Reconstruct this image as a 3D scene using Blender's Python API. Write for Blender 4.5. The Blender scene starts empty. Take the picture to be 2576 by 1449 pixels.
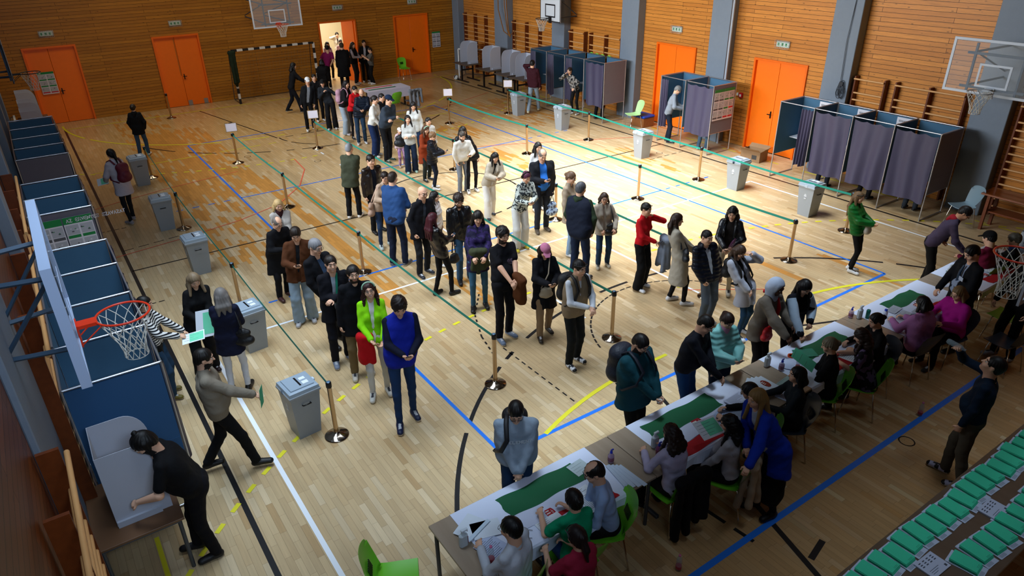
import bpy, math, random
import numpy as np
from mathutils import Vector, Matrix
random.seed(7)
rng = np.random.default_rng(11)
S = bpy.context.scene
C = S.collection
PI = math.pi
# ------------------------------------------------------------------ camera
F_PX, YAW, PITCH, ROLL, HC = 1759.24, 0.59603094, 0.48113906, -0.01816601, 6.1534
def cam_axes():
    f = Vector((math.sin(YAW)*math.cos(PITCH), math.cos(YAW)*math.cos(PITCH), -math.sin(PITCH)))
    r0 = Vector((math.cos(YAW), -math.sin(YAW), 0)); u0 = r0.cross(f)
    r = math.cos(ROLL)*r0 + math.sin(ROLL)*u0; u = -math.sin(ROLL)*r0 + math.cos(ROLL)*u0
    return r, u, f
CR, CU, CF = cam_axes()
cd = bpy.data.cameras.new('camera'); cam = bpy.data.objects.new('camera', cd); C.objects.link(cam)
cam.matrix_world = Matrix(((CR.x, CU.x, -CF.x, 0), (CR.y, CU.y, -CF.y, 0), (CR.z, CU.z, -CF.z, HC), (0, 0, 0, 1)))
cd.sensor_width = 36; cd.lens = 36*F_PX/2576; cd.clip_start = .05; cd.clip_end = 200
S.camera = cam
def ray(x, y):
    return CR*((x-1288)/F_PX) + CU*((724.5-y)/F_PX) + CF
def at(x, y, z=0.0):                      # where the surveyed photo point (x, y) meets the level z
    d = ray(x, y); t = (z-HC)/d.z
    return Vector((d.x*t, d.y*t, z))
def proj(p):
    v = Vector(p)-Vector((0, 0, HC)); c = v.dot(CF)
    return 1288+F_PX*v.dot(CR)/c, 724.5-F_PX*v.dot(CU)/c
# ------------------------------------------------------------------ materials
def lin(h):
    if not isinstance(h, str): return (*h[:3], 1)
    h = h.lstrip('#'); h = ''.join(c*2 for c in h) if len(h) == 3 else h; o = []
    for i in (0, 2, 4):
        c = int(h[i:i+2], 16)/255
        o.append(c/12.92 if c <= .04045 else ((c+.055)/1.055)**2.4)
    return (*o, 1)
MATS = {}
def mat(col, rough=.7, metal=0, bump=None, noise=0, spec=.4, trans=0, alpha=1, emit=0, coat=0, pat=None, sheen=0):
    """procedural surface: base colour with slight mottling, fabric or grain bump"""
    key = (str(col), rough, metal, bump, noise, spec, trans, alpha, emit, coat, pat, sheen)
    if key in MATS: return MATS[key]
    m = bpy.data.materials.new('surface'); m.use_nodes = True; MATS[key] = m
    nt = m.node_tree; N = nt.nodes; L = nt.links
    b = N['Principled BSDF']
    b.inputs['Roughness'].default_value = rough; b.inputs['Metallic'].default_value = metal
    b.inputs['Specular IOR Level'].default_value = spec; b.inputs['Alpha'].default_value = alpha
    b.inputs['Transmission Weight'].default_value = trans; b.inputs['Coat Weight'].default_value = coat
    if sheen: b.inputs['Sheen Weight'].default_value = sheen
    c = lin(col); b.inputs['Base Color'].default_value = c
    if emit:
        b.inputs['Emission Color'].default_value = c; b.inputs['Emission Strength'].default_value = emit
    tc = N.new('ShaderNodeTexCoord')
    if pat:
        kind, c2, sc = pat; c2 = lin(c2)
        mx = N.new('ShaderNodeMix'); mx.data_type = 'RGBA'
        mx.inputs[6].default_value = c; mx.inputs[7].default_value = c2
        mp = N.new('ShaderNodeMapping'); L.new(tc.outputs['Object'], mp.inputs[0])
        if kind == 'stripe':               # horizontal stripes
            w = N.new('ShaderNodeTexWave'); w.bands_direction = 'Z'; w.inputs['Scale'].default_value = sc
            r = N.new('ShaderNodeMath'); r.operation = 'GREATER_THAN'; r.inputs[1].default_value = .55
            L.new(mp.outputs[0], w.inputs[0]); L.new(w.outputs['Fac'], r.inputs[0]); L.new(r.outputs[0], mx.inputs[0])
        elif kind == 'quilt':              # padded horizontal seams of a down jacket
            w = N.new('ShaderNodeTexWave'); w.bands_direction = 'Z'; w.inputs['Scale'].default_value = sc
            w.inputs['Distortion'].default_value = 1.2; w.inputs['Detail'].default_value = 1; w.inputs['Detail Scale'].default_value = 1.5
            L.new(mp.outputs[0], w.inputs[0])
            bp = N.new('ShaderNodeBump'); bp.inputs['Strength'].default_value = .55; bp.inputs['Distance'].default_value = .014
            L.new(w.outputs['Fac'], bp.inputs['Height']); L.new(bp.outputs[0], b.inputs['Normal'])
            mx.inputs[0].default_value = 0
        elif kind == 'spots':
            w = N.new('ShaderNodeTexNoise'); w.inputs['Scale'].default_value = sc; w.inputs['Detail'].default_value = 2
            r = N.new('ShaderNodeMath'); r.operation = 'GREATER_THAN'; r.inputs[1].default_value = .52
            L.new(mp.outputs[0], w.inputs[0]); L.new(w.outputs['Fac'], r.inputs[0]); L.new(r.outputs[0], mx.inputs[0])
        elif kind == 'check':
            w = N.new('ShaderNodeTexWave'); w.bands_direction = 'Z'; w.inputs['Scale'].default_value = sc
            w2 = N.new('ShaderNodeTexWave'); w2.bands_direction = 'X'; w2.inputs['Scale'].default_value = sc
            r = N.new('ShaderNodeMath'); r.operation = 'MAXIMUM'; r2 = N.new('ShaderNodeMath'); r2.operation = 'POWER'; r2.inputs[1].default_value = 6
            L.new(mp.outputs[0], w.inputs[0]); L.new(mp.outputs[0], w2.inputs[0])
            L.new(w.outputs['Fac'], r.inputs[0]); L.new(w2.outputs['Fac'], r.inputs[1]); L.new(r.outputs[0], r2.inputs[0]); L.new(r2.outputs[0], mx.inputs[0])
        elif kind == 'grain':              # wood grain running along the long axis
            w = N.new('ShaderNodeTexNoise'); w.inputs['Scale'].default_value = sc; w.inputs['Detail'].default_value = 6
            mp.inputs['Scale'].default_value = (12, 1, 12); L.new(mp.outputs[0], w.inputs[0]); L.new(w.outputs['Fac'], mx.inputs[0])
        L.new(mx.outputs[2], b.inputs['Base Color'])
    elif noise:
        n = N.new('ShaderNodeTexNoise'); n.inputs['Scale'].default_value = 9; n.inputs['Detail'].default_value = 5
        L.new(tc.outputs['Object'], n.inputs[0])
        mr = N.new('ShaderNodeMapRange'); mr.inputs[3].default_value = 1-noise; mr.inputs[4].default_value = 1+noise
        L.new(n.outputs['Fac'], mr.inputs[0])
        mx = N.new('ShaderNodeMix'); mx.data_type = 'RGBA'; mx.blend_type = 'MULTIPLY'; mx.inputs[0].default_value = 1
        mx.inputs[6].default_value = c; L.new(mr.outputs[0], mx.inputs[7]); L.new(mx.outputs[2], b.inputs['Base Color'])
    if bump and not (pat and pat[0] == 'quilt'):
        n = N.new('ShaderNodeTexNoise'); n.inputs['Scale'].default_value = bump[0]; n.inputs['Detail'].default_value = 3
        n.inputs['Distortion'].default_value = .6
        L.new(tc.outputs['Object'], n.inputs[0])
        bp = N.new('ShaderNodeBump'); bp.inputs['Strength'].default_value = bump[1]; bp.inputs['Distance'].default_value = .02
        L.new(n.outputs['Fac'], bp.inputs['Height']); L.new(bp.outputs[0], b.inputs['Normal'])
    return m
def cloth(col, pat=None, rough=.85, sheen=0): return mat(col, rough, bump=(9, .55), spec=.2, pat=pat, sheen=sheen)
# ------------------------------------------------------------------ mesh collector
class MB:
    def __init__(s): s.v = []; s.f = []; s.m = []; s.sm = []; s.mi = 0; s.T = None; s.smooth = False
    def add(s, vs, fs, smooth=None):
        o = len(s.v)
        for p in vs:
            p = Vector(p)
            s.v.append(s.T @ p if s.T else p)
        for f in fs:
            s.f.append([i+o for i in f]); s.m.append(s.mi); s.sm.append(s.smooth if smooth is None else smooth)
        return s
    def box(s, a, b, bev=0):
        x0, y0, z0 = [min(p, q) for p, q in zip(a, b)]; x1, y1, z1 = [max(p, q) for p, q in zip(a, b)]
        e = min(bev, (x1-x0)/2.01, (y1-y0)/2.01, (z1-z0)/2.01)
        if e <= 0:
            return s.add([(x0,y0,z0),(x1,y0,z0),(x1,y1,z0),(x0,y1,z0),(x0,y0,z1),(x1,y0,z1),(x1,y1,z1),(x0,y1,z1)],
                  [(0,3,2,1),(4,5,6,7),(0,1,5,4),(1,2,6,5),(2,3,7,6),(3,0,4,7)], False)
        vs = []
        for z, i in ((z0, e), (z0+e, 0), (z1-e, 0), (z1, e)):
            vs += [(x0+i+e*(i==0),y0+i,z),(x1-i-e*(i==0),y0+i,z),(x1-i,y0+i+e*(i==0),z),(x1-i,y1-i-e*(i==0),z),(x1-i-e*(i==0),y1-i,z),(x0+i+e*(i==0),y1-i,z),(x0+i,y1-i-e*(i==0),z),(x0+i,y0+i+e*(i==0),z)]
        fs = [tuple(range(7, -1, -1)), tuple(range(24, 32))]
        for k in range(3):
            for j in range(8): fs.append((k*8+j, k*8+(j+1) % 8, k*8+8+(j+1) % 8, k*8+8+j))
        return s.add(vs, fs, False)
    def tube(s, pts, r, n=8, cap=True, smooth=True, flat=None):
        pts = [Vector(p) for p in pts]; rr = r if isinstance(r, (list, tuple)) else [r]*len(pts)
        vs = []; fs = []; up = None
        for i, p in enumerate(pts):
            d = (pts[min(i+1, len(pts)-1)]-pts[max(i-1, 0)]).normalized()
            if up is None: up = Vector((0, 0, 1)) if abs(d.z) < .9 else Vector((1, 0, 0))
            a = d.cross(up).normalized(); b = a.cross(d).normalized(); up = b
            for k in range(n):
                t = 2*PI*k/n; vs.append(p + (a*math.cos(t)*(flat or 1) + b*math.sin(t))*rr[i])
        for i in range(len(pts)-1):
            for k in range(n): fs.append((i*n+k, i*n+(k+1) % n, (i+1)*n+(k+1) % n, (i+1)*n+k))
        s.add(vs, fs, smooth)
        if cap: s.add(vs[:n], [tuple(range(n-1, -1, -1))], False); s.add(vs[-n:], [tuple(range(n))], False)
        return s
    def lathe(s, prof, c=(0,0,0), n=20, smooth=True):
        vs = []; fs = []
        for r, z in prof:
            for k in range(n): t = 2*PI*k/n; vs.append((c[0]+r*math.cos(t), c[1]+r*math.sin(t), c[2]+z))
        for i in range(len(prof)-1):
            for k in range(n): fs.append((i*n+k, i*n+(k+1) % n, (i+1)*n+(k+1) % n, (i+1)*n+k))
        s.add(vs, fs, smooth)
        if prof[0][0] > 0: s.add(vs[:n], [tuple(range(n-1, -1, -1))], False)
        if prof[-1][0] > 0: s.add(vs[-n:], [tuple(range(n))], False)
        return s
    def prism(s, poly, off):          # planar polygon extruded by vector off
        n = len(poly); off = Vector(off); vs = [Vector(p) for p in poly]+[Vector(p)+off for p in poly]
        fs = [tuple(range(n-1, -1, -1)), tuple(range(n, 2*n))]+[(i, (i+1) % n, n+(i+1) % n, n+i) for i in range(n)]
        return s.add(vs, fs, False)
    def grid(s, fn, nu, nv, th=None, smooth=True):  # fn(u,v)->point, optional thickness vector
        vs = [Vector(fn(i/nu, j/nv)) for j in range(nv+1) for i in range(nu+1)]
        q = [(j*(nu+1)+i, j*(nu+1)+i+1, (j+1)*(nu+1)+i+1, (j+1)*(nu+1)+i) for j in range(nv) for i in range(nu)]
        s.add(vs, q, smooth)
        if th is not None:
            th = Vector(th); s.add([v+th for v in vs], [f[::-1] for f in q], smooth)
            edge = [i for i in range(nu+1)]+[(j)*(nu+1)+nu for j in range(1, nv+1)]+[nv*(nu+1)+i for i in range(nu-1, -1, -1)]+[j*(nu+1) for j in range(nv-1, 0, -1)]
            k = len(edge); s.add([vs[e] for e in edge]+[vs[e]+th for e in edge], [(i, k+i, k+(i+1) % k, (i+1) % k) for i in range(k)], False)
        return s
    def build(s, name, mats, parent=None, loc=None, rz=0):
        me = bpy.data.meshes.new(name)
        me.from_pydata([tuple(v) for v in s.v], [], s.f)
        mats = mats if isinstance(mats, (list, tuple)) else [mats]
        for m in mats: me.materials.append(m)
        me.polygons.foreach_set('material_index', s.m); me.polygons.foreach_set('use_smooth', s.sm)
        me.validate(); me.update()
        o = bpy.data.objects.new(name, me); C.objects.link(o)
        if parent: o.parent = parent
        if loc is not None: o.location = loc
        if rz: o.rotation_euler.z = rz
        return o
def tag(o, label, cat, group=None):
    o['label'] = label; o['category'] = cat
    if group: o['group'] = group
    return o
def thing(name, label, cat, loc=(0,0,0), rz=0, group=None):
    o = bpy.data.objects.new(name, None); C.objects.link(o); o.location = loc; o.rotation_euler = (0, 0, rz)
    o.empty_display_size = .1
    return tag(o, label, cat, group)
def struct(o): o['kind'] = 'structure'; return o
def kids(o): return [c for c in bpy.data.objects if c.parent == o]
def copy_tree(o, parent=None, tree=None):
    if tree is None:
        tree = {}
        for c in bpy.data.objects:
            if c.parent: tree.setdefault(c.parent.name, []).append(c)
    c = o.copy(); C.objects.link(c); c.parent = parent
    for ch in tree.get(o.name, []): copy_tree(ch, c, tree)
    return c
class Proto:                              # first placement uses the source itself, later ones copies
    def __init__(s, o): s.o = o; s.used = False
    def put(s, loc, rz=0, label=None, group=None, scale=None):
        o = copy_tree(s.o) if s.used else s.o; s.used = True
        o.location = loc; o.rotation_euler = (0, 0, rz)
        if scale: o.scale = scale
        if label: o['label'] = label
        if group: o['group'] = group
        return o
# ------------------------------------------------------------------ soft bodies: distance field -> surface net
class SDF:
    def __init__(s, lo, hi, h):
        s.lo = np.array(lo, float); s.h = h
        s.n = np.maximum(np.ceil((np.array(hi)-s.lo)/h).astype(int)+1, 3)
        s.d = np.full(s.n, .3, np.float32)
        s.ax = [s.lo[i]+h*np.arange(s.n[i]) for i in range(3)]
    def _sub(s, lo, hi):
        i0 = np.clip(np.floor((np.array(lo)-s.lo)/s.h).astype(int), 0, s.n); i1 = np.clip(np.ceil((np.array(hi)-s.lo)/s.h).astype(int)+1, 0, s.n)
        if np.any(i1 <= i0): return None, None, None, None
        sl = tuple(slice(a, b) for a, b in zip(i0, i1))
        X, Y, Z = np.meshgrid(*[s.ax[i][sl[i]] for i in range(3)], indexing='ij', sparse=True)
        return sl, X, Y, Z
    def merge(s, sl, nd, k, sub=False):
        d = s.d[sl]
        if sub: nd = -nd; h = np.clip(.5-.5*(d-nd)/k, 0, 1); s.d[sl] = d*(1-h)+nd*h+k*h*(1-h)   # smooth max
        else: h = np.clip(.5+.5*(d-nd)/k, 0, 1); s.d[sl] = d*(1-h)+nd*h-k*h*(1-h)
    def cone(s, a, b, ra, rb, k=.02, sub=False, flat=None):
        a = np.array(a, float); b = np.array(b, float); m = max(ra, rb)+max(k, .02)+s.h*2
        sl, X, Y, Z = s._sub(np.minimum(a, b)-m, np.maximum(a, b)+m)
        if sl is None: return s
        ba = b-a; L2 = float(ba@ba)+1e-9
        px, py, pz = X-a[0], Y-a[1], Z-a[2]
        t = np.clip((px*ba[0]+py*ba[1]+pz*ba[2])/L2, 0, 1)
        dx, dy, dz = px-t*ba[0], py-t*ba[1], pz-t*ba[2]
        if flat is not None:               # squash along a unit direction
            f = np.array(flat[:3]); q = (dx*f[0]+dy*f[1]+dz*f[2])*(1/flat[3]-1)
            dx, dy, dz = dx+q*f[0], dy+q*f[1], dz+q*f[2]
        nd = np.sqrt(dx*dx+dy*dy+dz*dz)-(ra+(rb-ra)*t)
        s.merge(sl, nd, k, sub); return s
    def ell(s, c, r, M=None, k=.02, sub=False):    # M rows: local axes in world
        c = np.array(c, float); r = np.array(r, float); m = r.max()+max(k, .02)+s.h*2
        sl, X, Y, Z = s._sub(c-m, c+m)
        if sl is None: return s
        x, y, z = X-c[0], Y-c[1], Z-c[2]
        if M is not None: x, y, z = [x*M[i][0]+y*M[i][1]+z*M[i][2] for i in range(3)]
        k0 = np.sqrt((x/r[0])**2+(y/r[1])**2+(z/r[2])**2); k1 = np.sqrt((x/r[0]**2)**2+(y/r[1]**2)**2+(z/r[2]**2)**2)+1e-6
        s.merge(sl, k0*(k0-1)/k1, k, sub); return s
    def plane(s, p, n, k=.01):               # keep the side where (x-p).n < 0
        X, Y, Z = np.meshgrid(*s.ax, indexing='ij', sparse=True)
        n = np.array(n, float); n /= np.linalg.norm(n)
        nd = (X-p[0])*n[0]+(Y-p[1])*n[1]+(Z-p[2])*n[2]
        d = s.d; h = np.clip(.5-.5*(d-nd)/k, 0, 1); s.d = (d*(1-h)+nd*h+k*h*(1-h)).astype(np.float32); return s
    def ripple(s, amp, fn):
        X, Y, Z = np.meshgrid(*s.ax, indexing='ij', sparse=True); s.d = s.d+amp*fn(X, Y, Z); return s
    def net(s):
        d = s.d.copy(); d[0] = d[-1] = .1; d[:, 0] = d[:, -1] = .1; d[:, :, 0] = d[:, :, -1] = .1
        I = d < 0; nx, ny, nz = d.shape
        cs = [(i, j, k) for i in (0, 1) for j in (0, 1) for k in (0, 1)]
        cnt = sum(I[i:nx-1+i, j:ny-1+j, k:nz-1+k].astype(np.int8) for i, j, k in cs)
        act = (cnt > 0) & (cnt < 8); idx = np.full(act.shape, -1, np.int64); A = np.argwhere(act); idx[act] = np.arange(len(A))
        if not len(A): return np.zeros((0, 3)), np.zeros((0, 4), int)
        acc = np.zeros((len(A), 3)); num = np.zeros(len(A))
        for a in cs:
            for ax in range(3):
                if a[ax]: continue
                b = list(a); b[ax] = 1
                da = d[A[:, 0]+a[0], A[:, 1]+a[1], A[:, 2]+a[2]]; db = d[A[:, 0]+b[0], A[:, 1]+b[1], A[:, 2]+b[2]]
                x = (da < 0) != (db < 0); t = np.where(x, da/np.where(x, da-db, 1), 0)
                p = np.array(a, float)[None]*np.ones((len(A), 1)); p[:, ax] = t; acc += p*x[:, None]; num += x
        V = (A+acc/num[:, None])*s.h+s.lo
        Q = []
        for ax in range(3):
            o = [(0, 0, 0)]*4; u, w = (ax+1) % 3, (ax+2) % 3
            sa = [slice(None)]*3; sb = [slice(None)]*3; sa[ax] = slice(0, -1); sb[ax] = slice(1, None)
            Ia, Ib = I[tuple(sa)], I[tuple(sb)]
            for E, flip in (((Ia & ~Ib), False), ((~Ia & Ib), True)):
                e = np.argwhere(E)
                if not len(e): continue
                c = []
                for du, dw in ((0, 0), (1, 0), (1, 1), (0, 1)):
                    q = e.copy(); q[:, u] -= du; q[:, w] -= dw; c.append(idx[q[:, 0], q[:, 1], q[:, 2]])
                c = np.stack(c, 1); Q.append(c[:, ::-1] if not flip else c)
        Q = np.concatenate(Q)[:, ::-1]
        return V, Q[(Q >= 0).all(1)]
def np_obj(name, VQ, mats, parent=None, mi=None, smooth=True):
    V, Q = VQ
    me = bpy.data.meshes.new(name)
    me.vertices.add(len(V)); me.vertices.foreach_set('co', np.asarray(V, np.float32).ravel())
    me.loops.add(len(Q)*4); me.loops.foreach_set('vertex_index', Q.astype(np.int32).ravel())
    me.polygons.add(len(Q)); me.polygons.foreach_set('loop_start', np.arange(len(Q), dtype=np.int32)*4)
    try: me.polygons.foreach_set('loop_total', np.full(len(Q), 4, np.int32))
    except Exception: pass
    if smooth: me.polygons.foreach_set('use_smooth', np.ones(len(Q), bool))
    for m in (mats if isinstance(mats, (list, tuple)) else [mats]): me.materials.append(m)
    if mi is not None: me.polygons.foreach_set('material_index', mi.astype(np.int32))
    me.update(calc_edges=True); me.validate()
    o = bpy.data.objects.new(name, me); C.objects.link(o)
    if parent: o.parent = parent
    return o
def joinVQ(*a):
    V = []; Q = []; n = 0
    for v, q in a: V.append(v); Q.append(q+n); n += len(v)
    return np.concatenate(V), np.concatenate(Q)
# ------------------------------------------------------------------ a tiny stroke font for writing on signs and sheets
GL = {'A':'0,0 .5,1 1,0|.2,.4 .8,.4','B':'0,0 0,1 .7,1 .9,.75 .7,.5 0,.5|.7,.5 1,.25 .7,0 0,0','C':'1,.85 .7,1 .3,1 0,.7 0,.3 .3,0 .7,0 1,.15','D':'0,0 0,1 .6,1 1,.7 1,.3 .6,0 0,0',
'E':'1,0 0,0 0,1 1,1|0,.5 .8,.5','F':'0,0 0,1 1,1|0,.5 .8,.5','G':'1,.85 .7,1 .3,1 0,.7 0,.3 .3,0 .8,0 1,.2 1,.45 .6,.45','H':'0,0 0,1|1,0 1,1|0,.5 1,.5','I':'.5,0 .5,1','K':'0,0 0,1|1,1 0,.45 1,0',
'L':'0,1 0,0 1,0','M':'0,0 0,1 .5,.4 1,1 1,0','N':'0,0 0,1 1,0 1,1','O':'.3,0 0,.3 0,.7 .3,1 .7,1 1,.7 1,.3 .7,0 .3,0','P':'0,0 0,1 .8,1 1,.75 .8,.5 0,.5','R':'0,0 0,1 .8,1 1,.75 .8,.5 0,.5|.5,.5 1,0',
'S':'1,.85 .7,1 .2,1 0,.75 .3,.52 .8,.45 1,.25 .8,0 .3,0 0,.15','T':'0,1 1,1|.5,1 .5,0','U':'0,1 0,.3 .3,0 .7,0 1,.3 1,1','V':'0,1 .5,0 1,1','Z':'0,1 1,1 0,0 1,0','Y':'0,1 .5,.5 1,1|.5,.5 .5,0',
'.':'.4,0 .6,0','-':'.2,.5 .8,.5','1':'.2,.8 .5,1 .5,0','2':'0,.8 .3,1 .8,1 1,.7 0,0 1,0','J':'.9,1 .9,.3 .6,0 .2,0 0,.25'}
def write(mb, txt, o, ux, uy, h, w=None, th=.12, off=(0,0,0)):
    """strokes of the letters as flat ribbons; o lower left, ux/uy unit vectors, h letter height"""
    o = Vector(o); ux = Vector(ux); uy = Vector(uy); w = w or h*.62; t = h*th/2; off = Vector(off)
    for i, ch in enumerate(txt):
        for st in GL.get(ch, '').split('|'):
            if not st: continue
            P = [tuple(map(float, q.split(','))) for q in st.split()]
            for a, b in zip(P, P[1:]):
                A = o+ux*(i*w*1.35+a[0]*w)+uy*(a[1]*h); B = o+ux*(i*w*1.35+b[0]*w)+uy*(b[1]*h)
                d = (B-A).normalized(); n = d.cross(ux.cross(uy)).normalized()*t
                A -= d*t; B += d*t
                mb.add([A-n+off, B-n+off, B+n+off, A+n+off], [(0, 1, 2, 3)], False)
XL, XR, YB, YN, ZC = -.72, 17.6, 30.0, -1.6, 8.6     # room: left, right, back, near walls, ceiling
def wood_wall(axis, base=('#a35f1e', '#7c4312'), row=.108, seed=0):
    m = bpy.data.materials.new('wood_cladding'); m.use_nodes = True; nt = m.node_tree; N = nt.nodes; L = nt.links
    b = N['Principled BSDF']; b.inputs['Roughness'].default_value = .42; b.inputs['Specular IOR Level'].default_value = .35
    tc = N.new('ShaderNodeTexCoord'); sx = N.new('ShaderNodeSeparateXYZ'); L.new(tc.outputs['Object'], sx.inputs[0])
    cx = N.new('ShaderNodeCombineXYZ'); L.new(sx.outputs[axis], cx.inputs[0]); L.new(sx.outputs['Z'], cx.inputs[1])
    br = N.new('ShaderNodeTexBrick'); L.new(cx.outputs[0], br.inputs['Vector'])
    br.inputs['Scale'].default_value = 1; br.inputs['Brick Width'].default_value = 2.7; br.inputs['Row Height'].default_value = row
    br.inputs['Mortar Size'].default_value = .0045; br.inputs['Mortar Smooth'].default_value = .3; br.offset = .37; br.inputs['Bias'].default_value = 0
    br.inputs['Color1'].default_value = lin(base[0]); br.inputs['Color2'].default_value = lin(base[1]); br.inputs['Mortar'].default_value = lin('#2a1405')
    mp = N.new('ShaderNodeMapping'); mp.inputs['Scale'].default_value = (1.5, 26, 1); L.new(cx.outputs[0], mp.inputs[0])
    n = N.new('ShaderNodeTexNoise'); n.inputs['Scale'].default_value = 1.4; n.inputs['Detail'].default_value = 8; n.inputs['Distortion'].default_value = 1.2; L.new(mp.outputs[0], n.inputs[0])
    r = N.new('ShaderNodeMapRange'); r.inputs[1].default_value = .25; r.inputs[2].default_value = .75; r.inputs[3].default_value = .8; r.inputs[4].default_value = 1.16; L.new(n.outputs['Fac'], r.inputs[0])
    mx = N.new('ShaderNodeMix'); mx.data_type = 'RGBA'; mx.blend_type = 'MULTIPLY'; mx.inputs[0].default_value = 1; L.new(br.outputs['Color'], mx.inputs[6]); L.new(r.outputs[0], mx.inputs[7])
    mp2 = N.new('ShaderNodeMapping'); mp2.inputs['Scale'].default_value = (4, 9.3, 1); L.new(cx.outputs[0], mp2.inputs[0])   # knots
    vo = N.new('ShaderNodeTexVoronoi'); vo.inputs['Scale'].default_value = 1; L.new(mp2.outputs[0], vo.inputs[0])
    k = N.new('ShaderNodeMapRange'); k.inputs[1].default_value = .05; k.inputs[2].default_value = .16; k.inputs[3].default_value = .3; k.inputs[4].default_value = 1; L.new(vo.outputs['Distance'], k.inputs[0])
    mx2 = N.new('ShaderNodeMix'); mx2.data_type = 'RGBA'; mx2.blend_type = 'MULTIPLY'; mx2.inputs[0].default_value = .8; L.new(mx.outputs[2], mx2.inputs[6]); L.new(k.outputs[0], mx2.inputs[7])
    L.new(mx2.outputs[2], b.inputs['Base Color'])
    bp = N.new('ShaderNodeBump'); bp.inputs['Strength'].default_value = .6; bp.inputs['Distance'].default_value = .01; bp.invert = True
    L.new(br.outputs['Fac'], bp.inputs['Height']); L.new(bp.outputs[0], b.inputs['Normal'])
    return m
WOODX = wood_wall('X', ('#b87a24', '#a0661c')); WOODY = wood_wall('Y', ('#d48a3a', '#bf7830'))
struct(MB().box((XL-.2, YB+.2, 0), (10.0, YB+.4, ZC)).build('wall_leak_backing', mat('#30281f', .9))); struct(MB().box((14.6, YB+.2, 0), (XR+.4, YB+.4, ZC)).build('wall_leak_backing', mat('#30281f', .9))); struct(MB().box((XR+.2, YN, 0), (XR+.4, YB+.4, ZC)).build('wall_leak_backing', mat('#30281f', .9))); struct(MB().box((10.0, YB+.2, 3.25), (14.6, YB+.4, ZC)).build('wall_leak_backing', mat('#30281f', .9)))  # added unseen slabs behind the walls, keeping outside light out of door gaps
def wallbox(name, a, b, m): return struct(MB().box(a, b).build(name, m))
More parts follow.
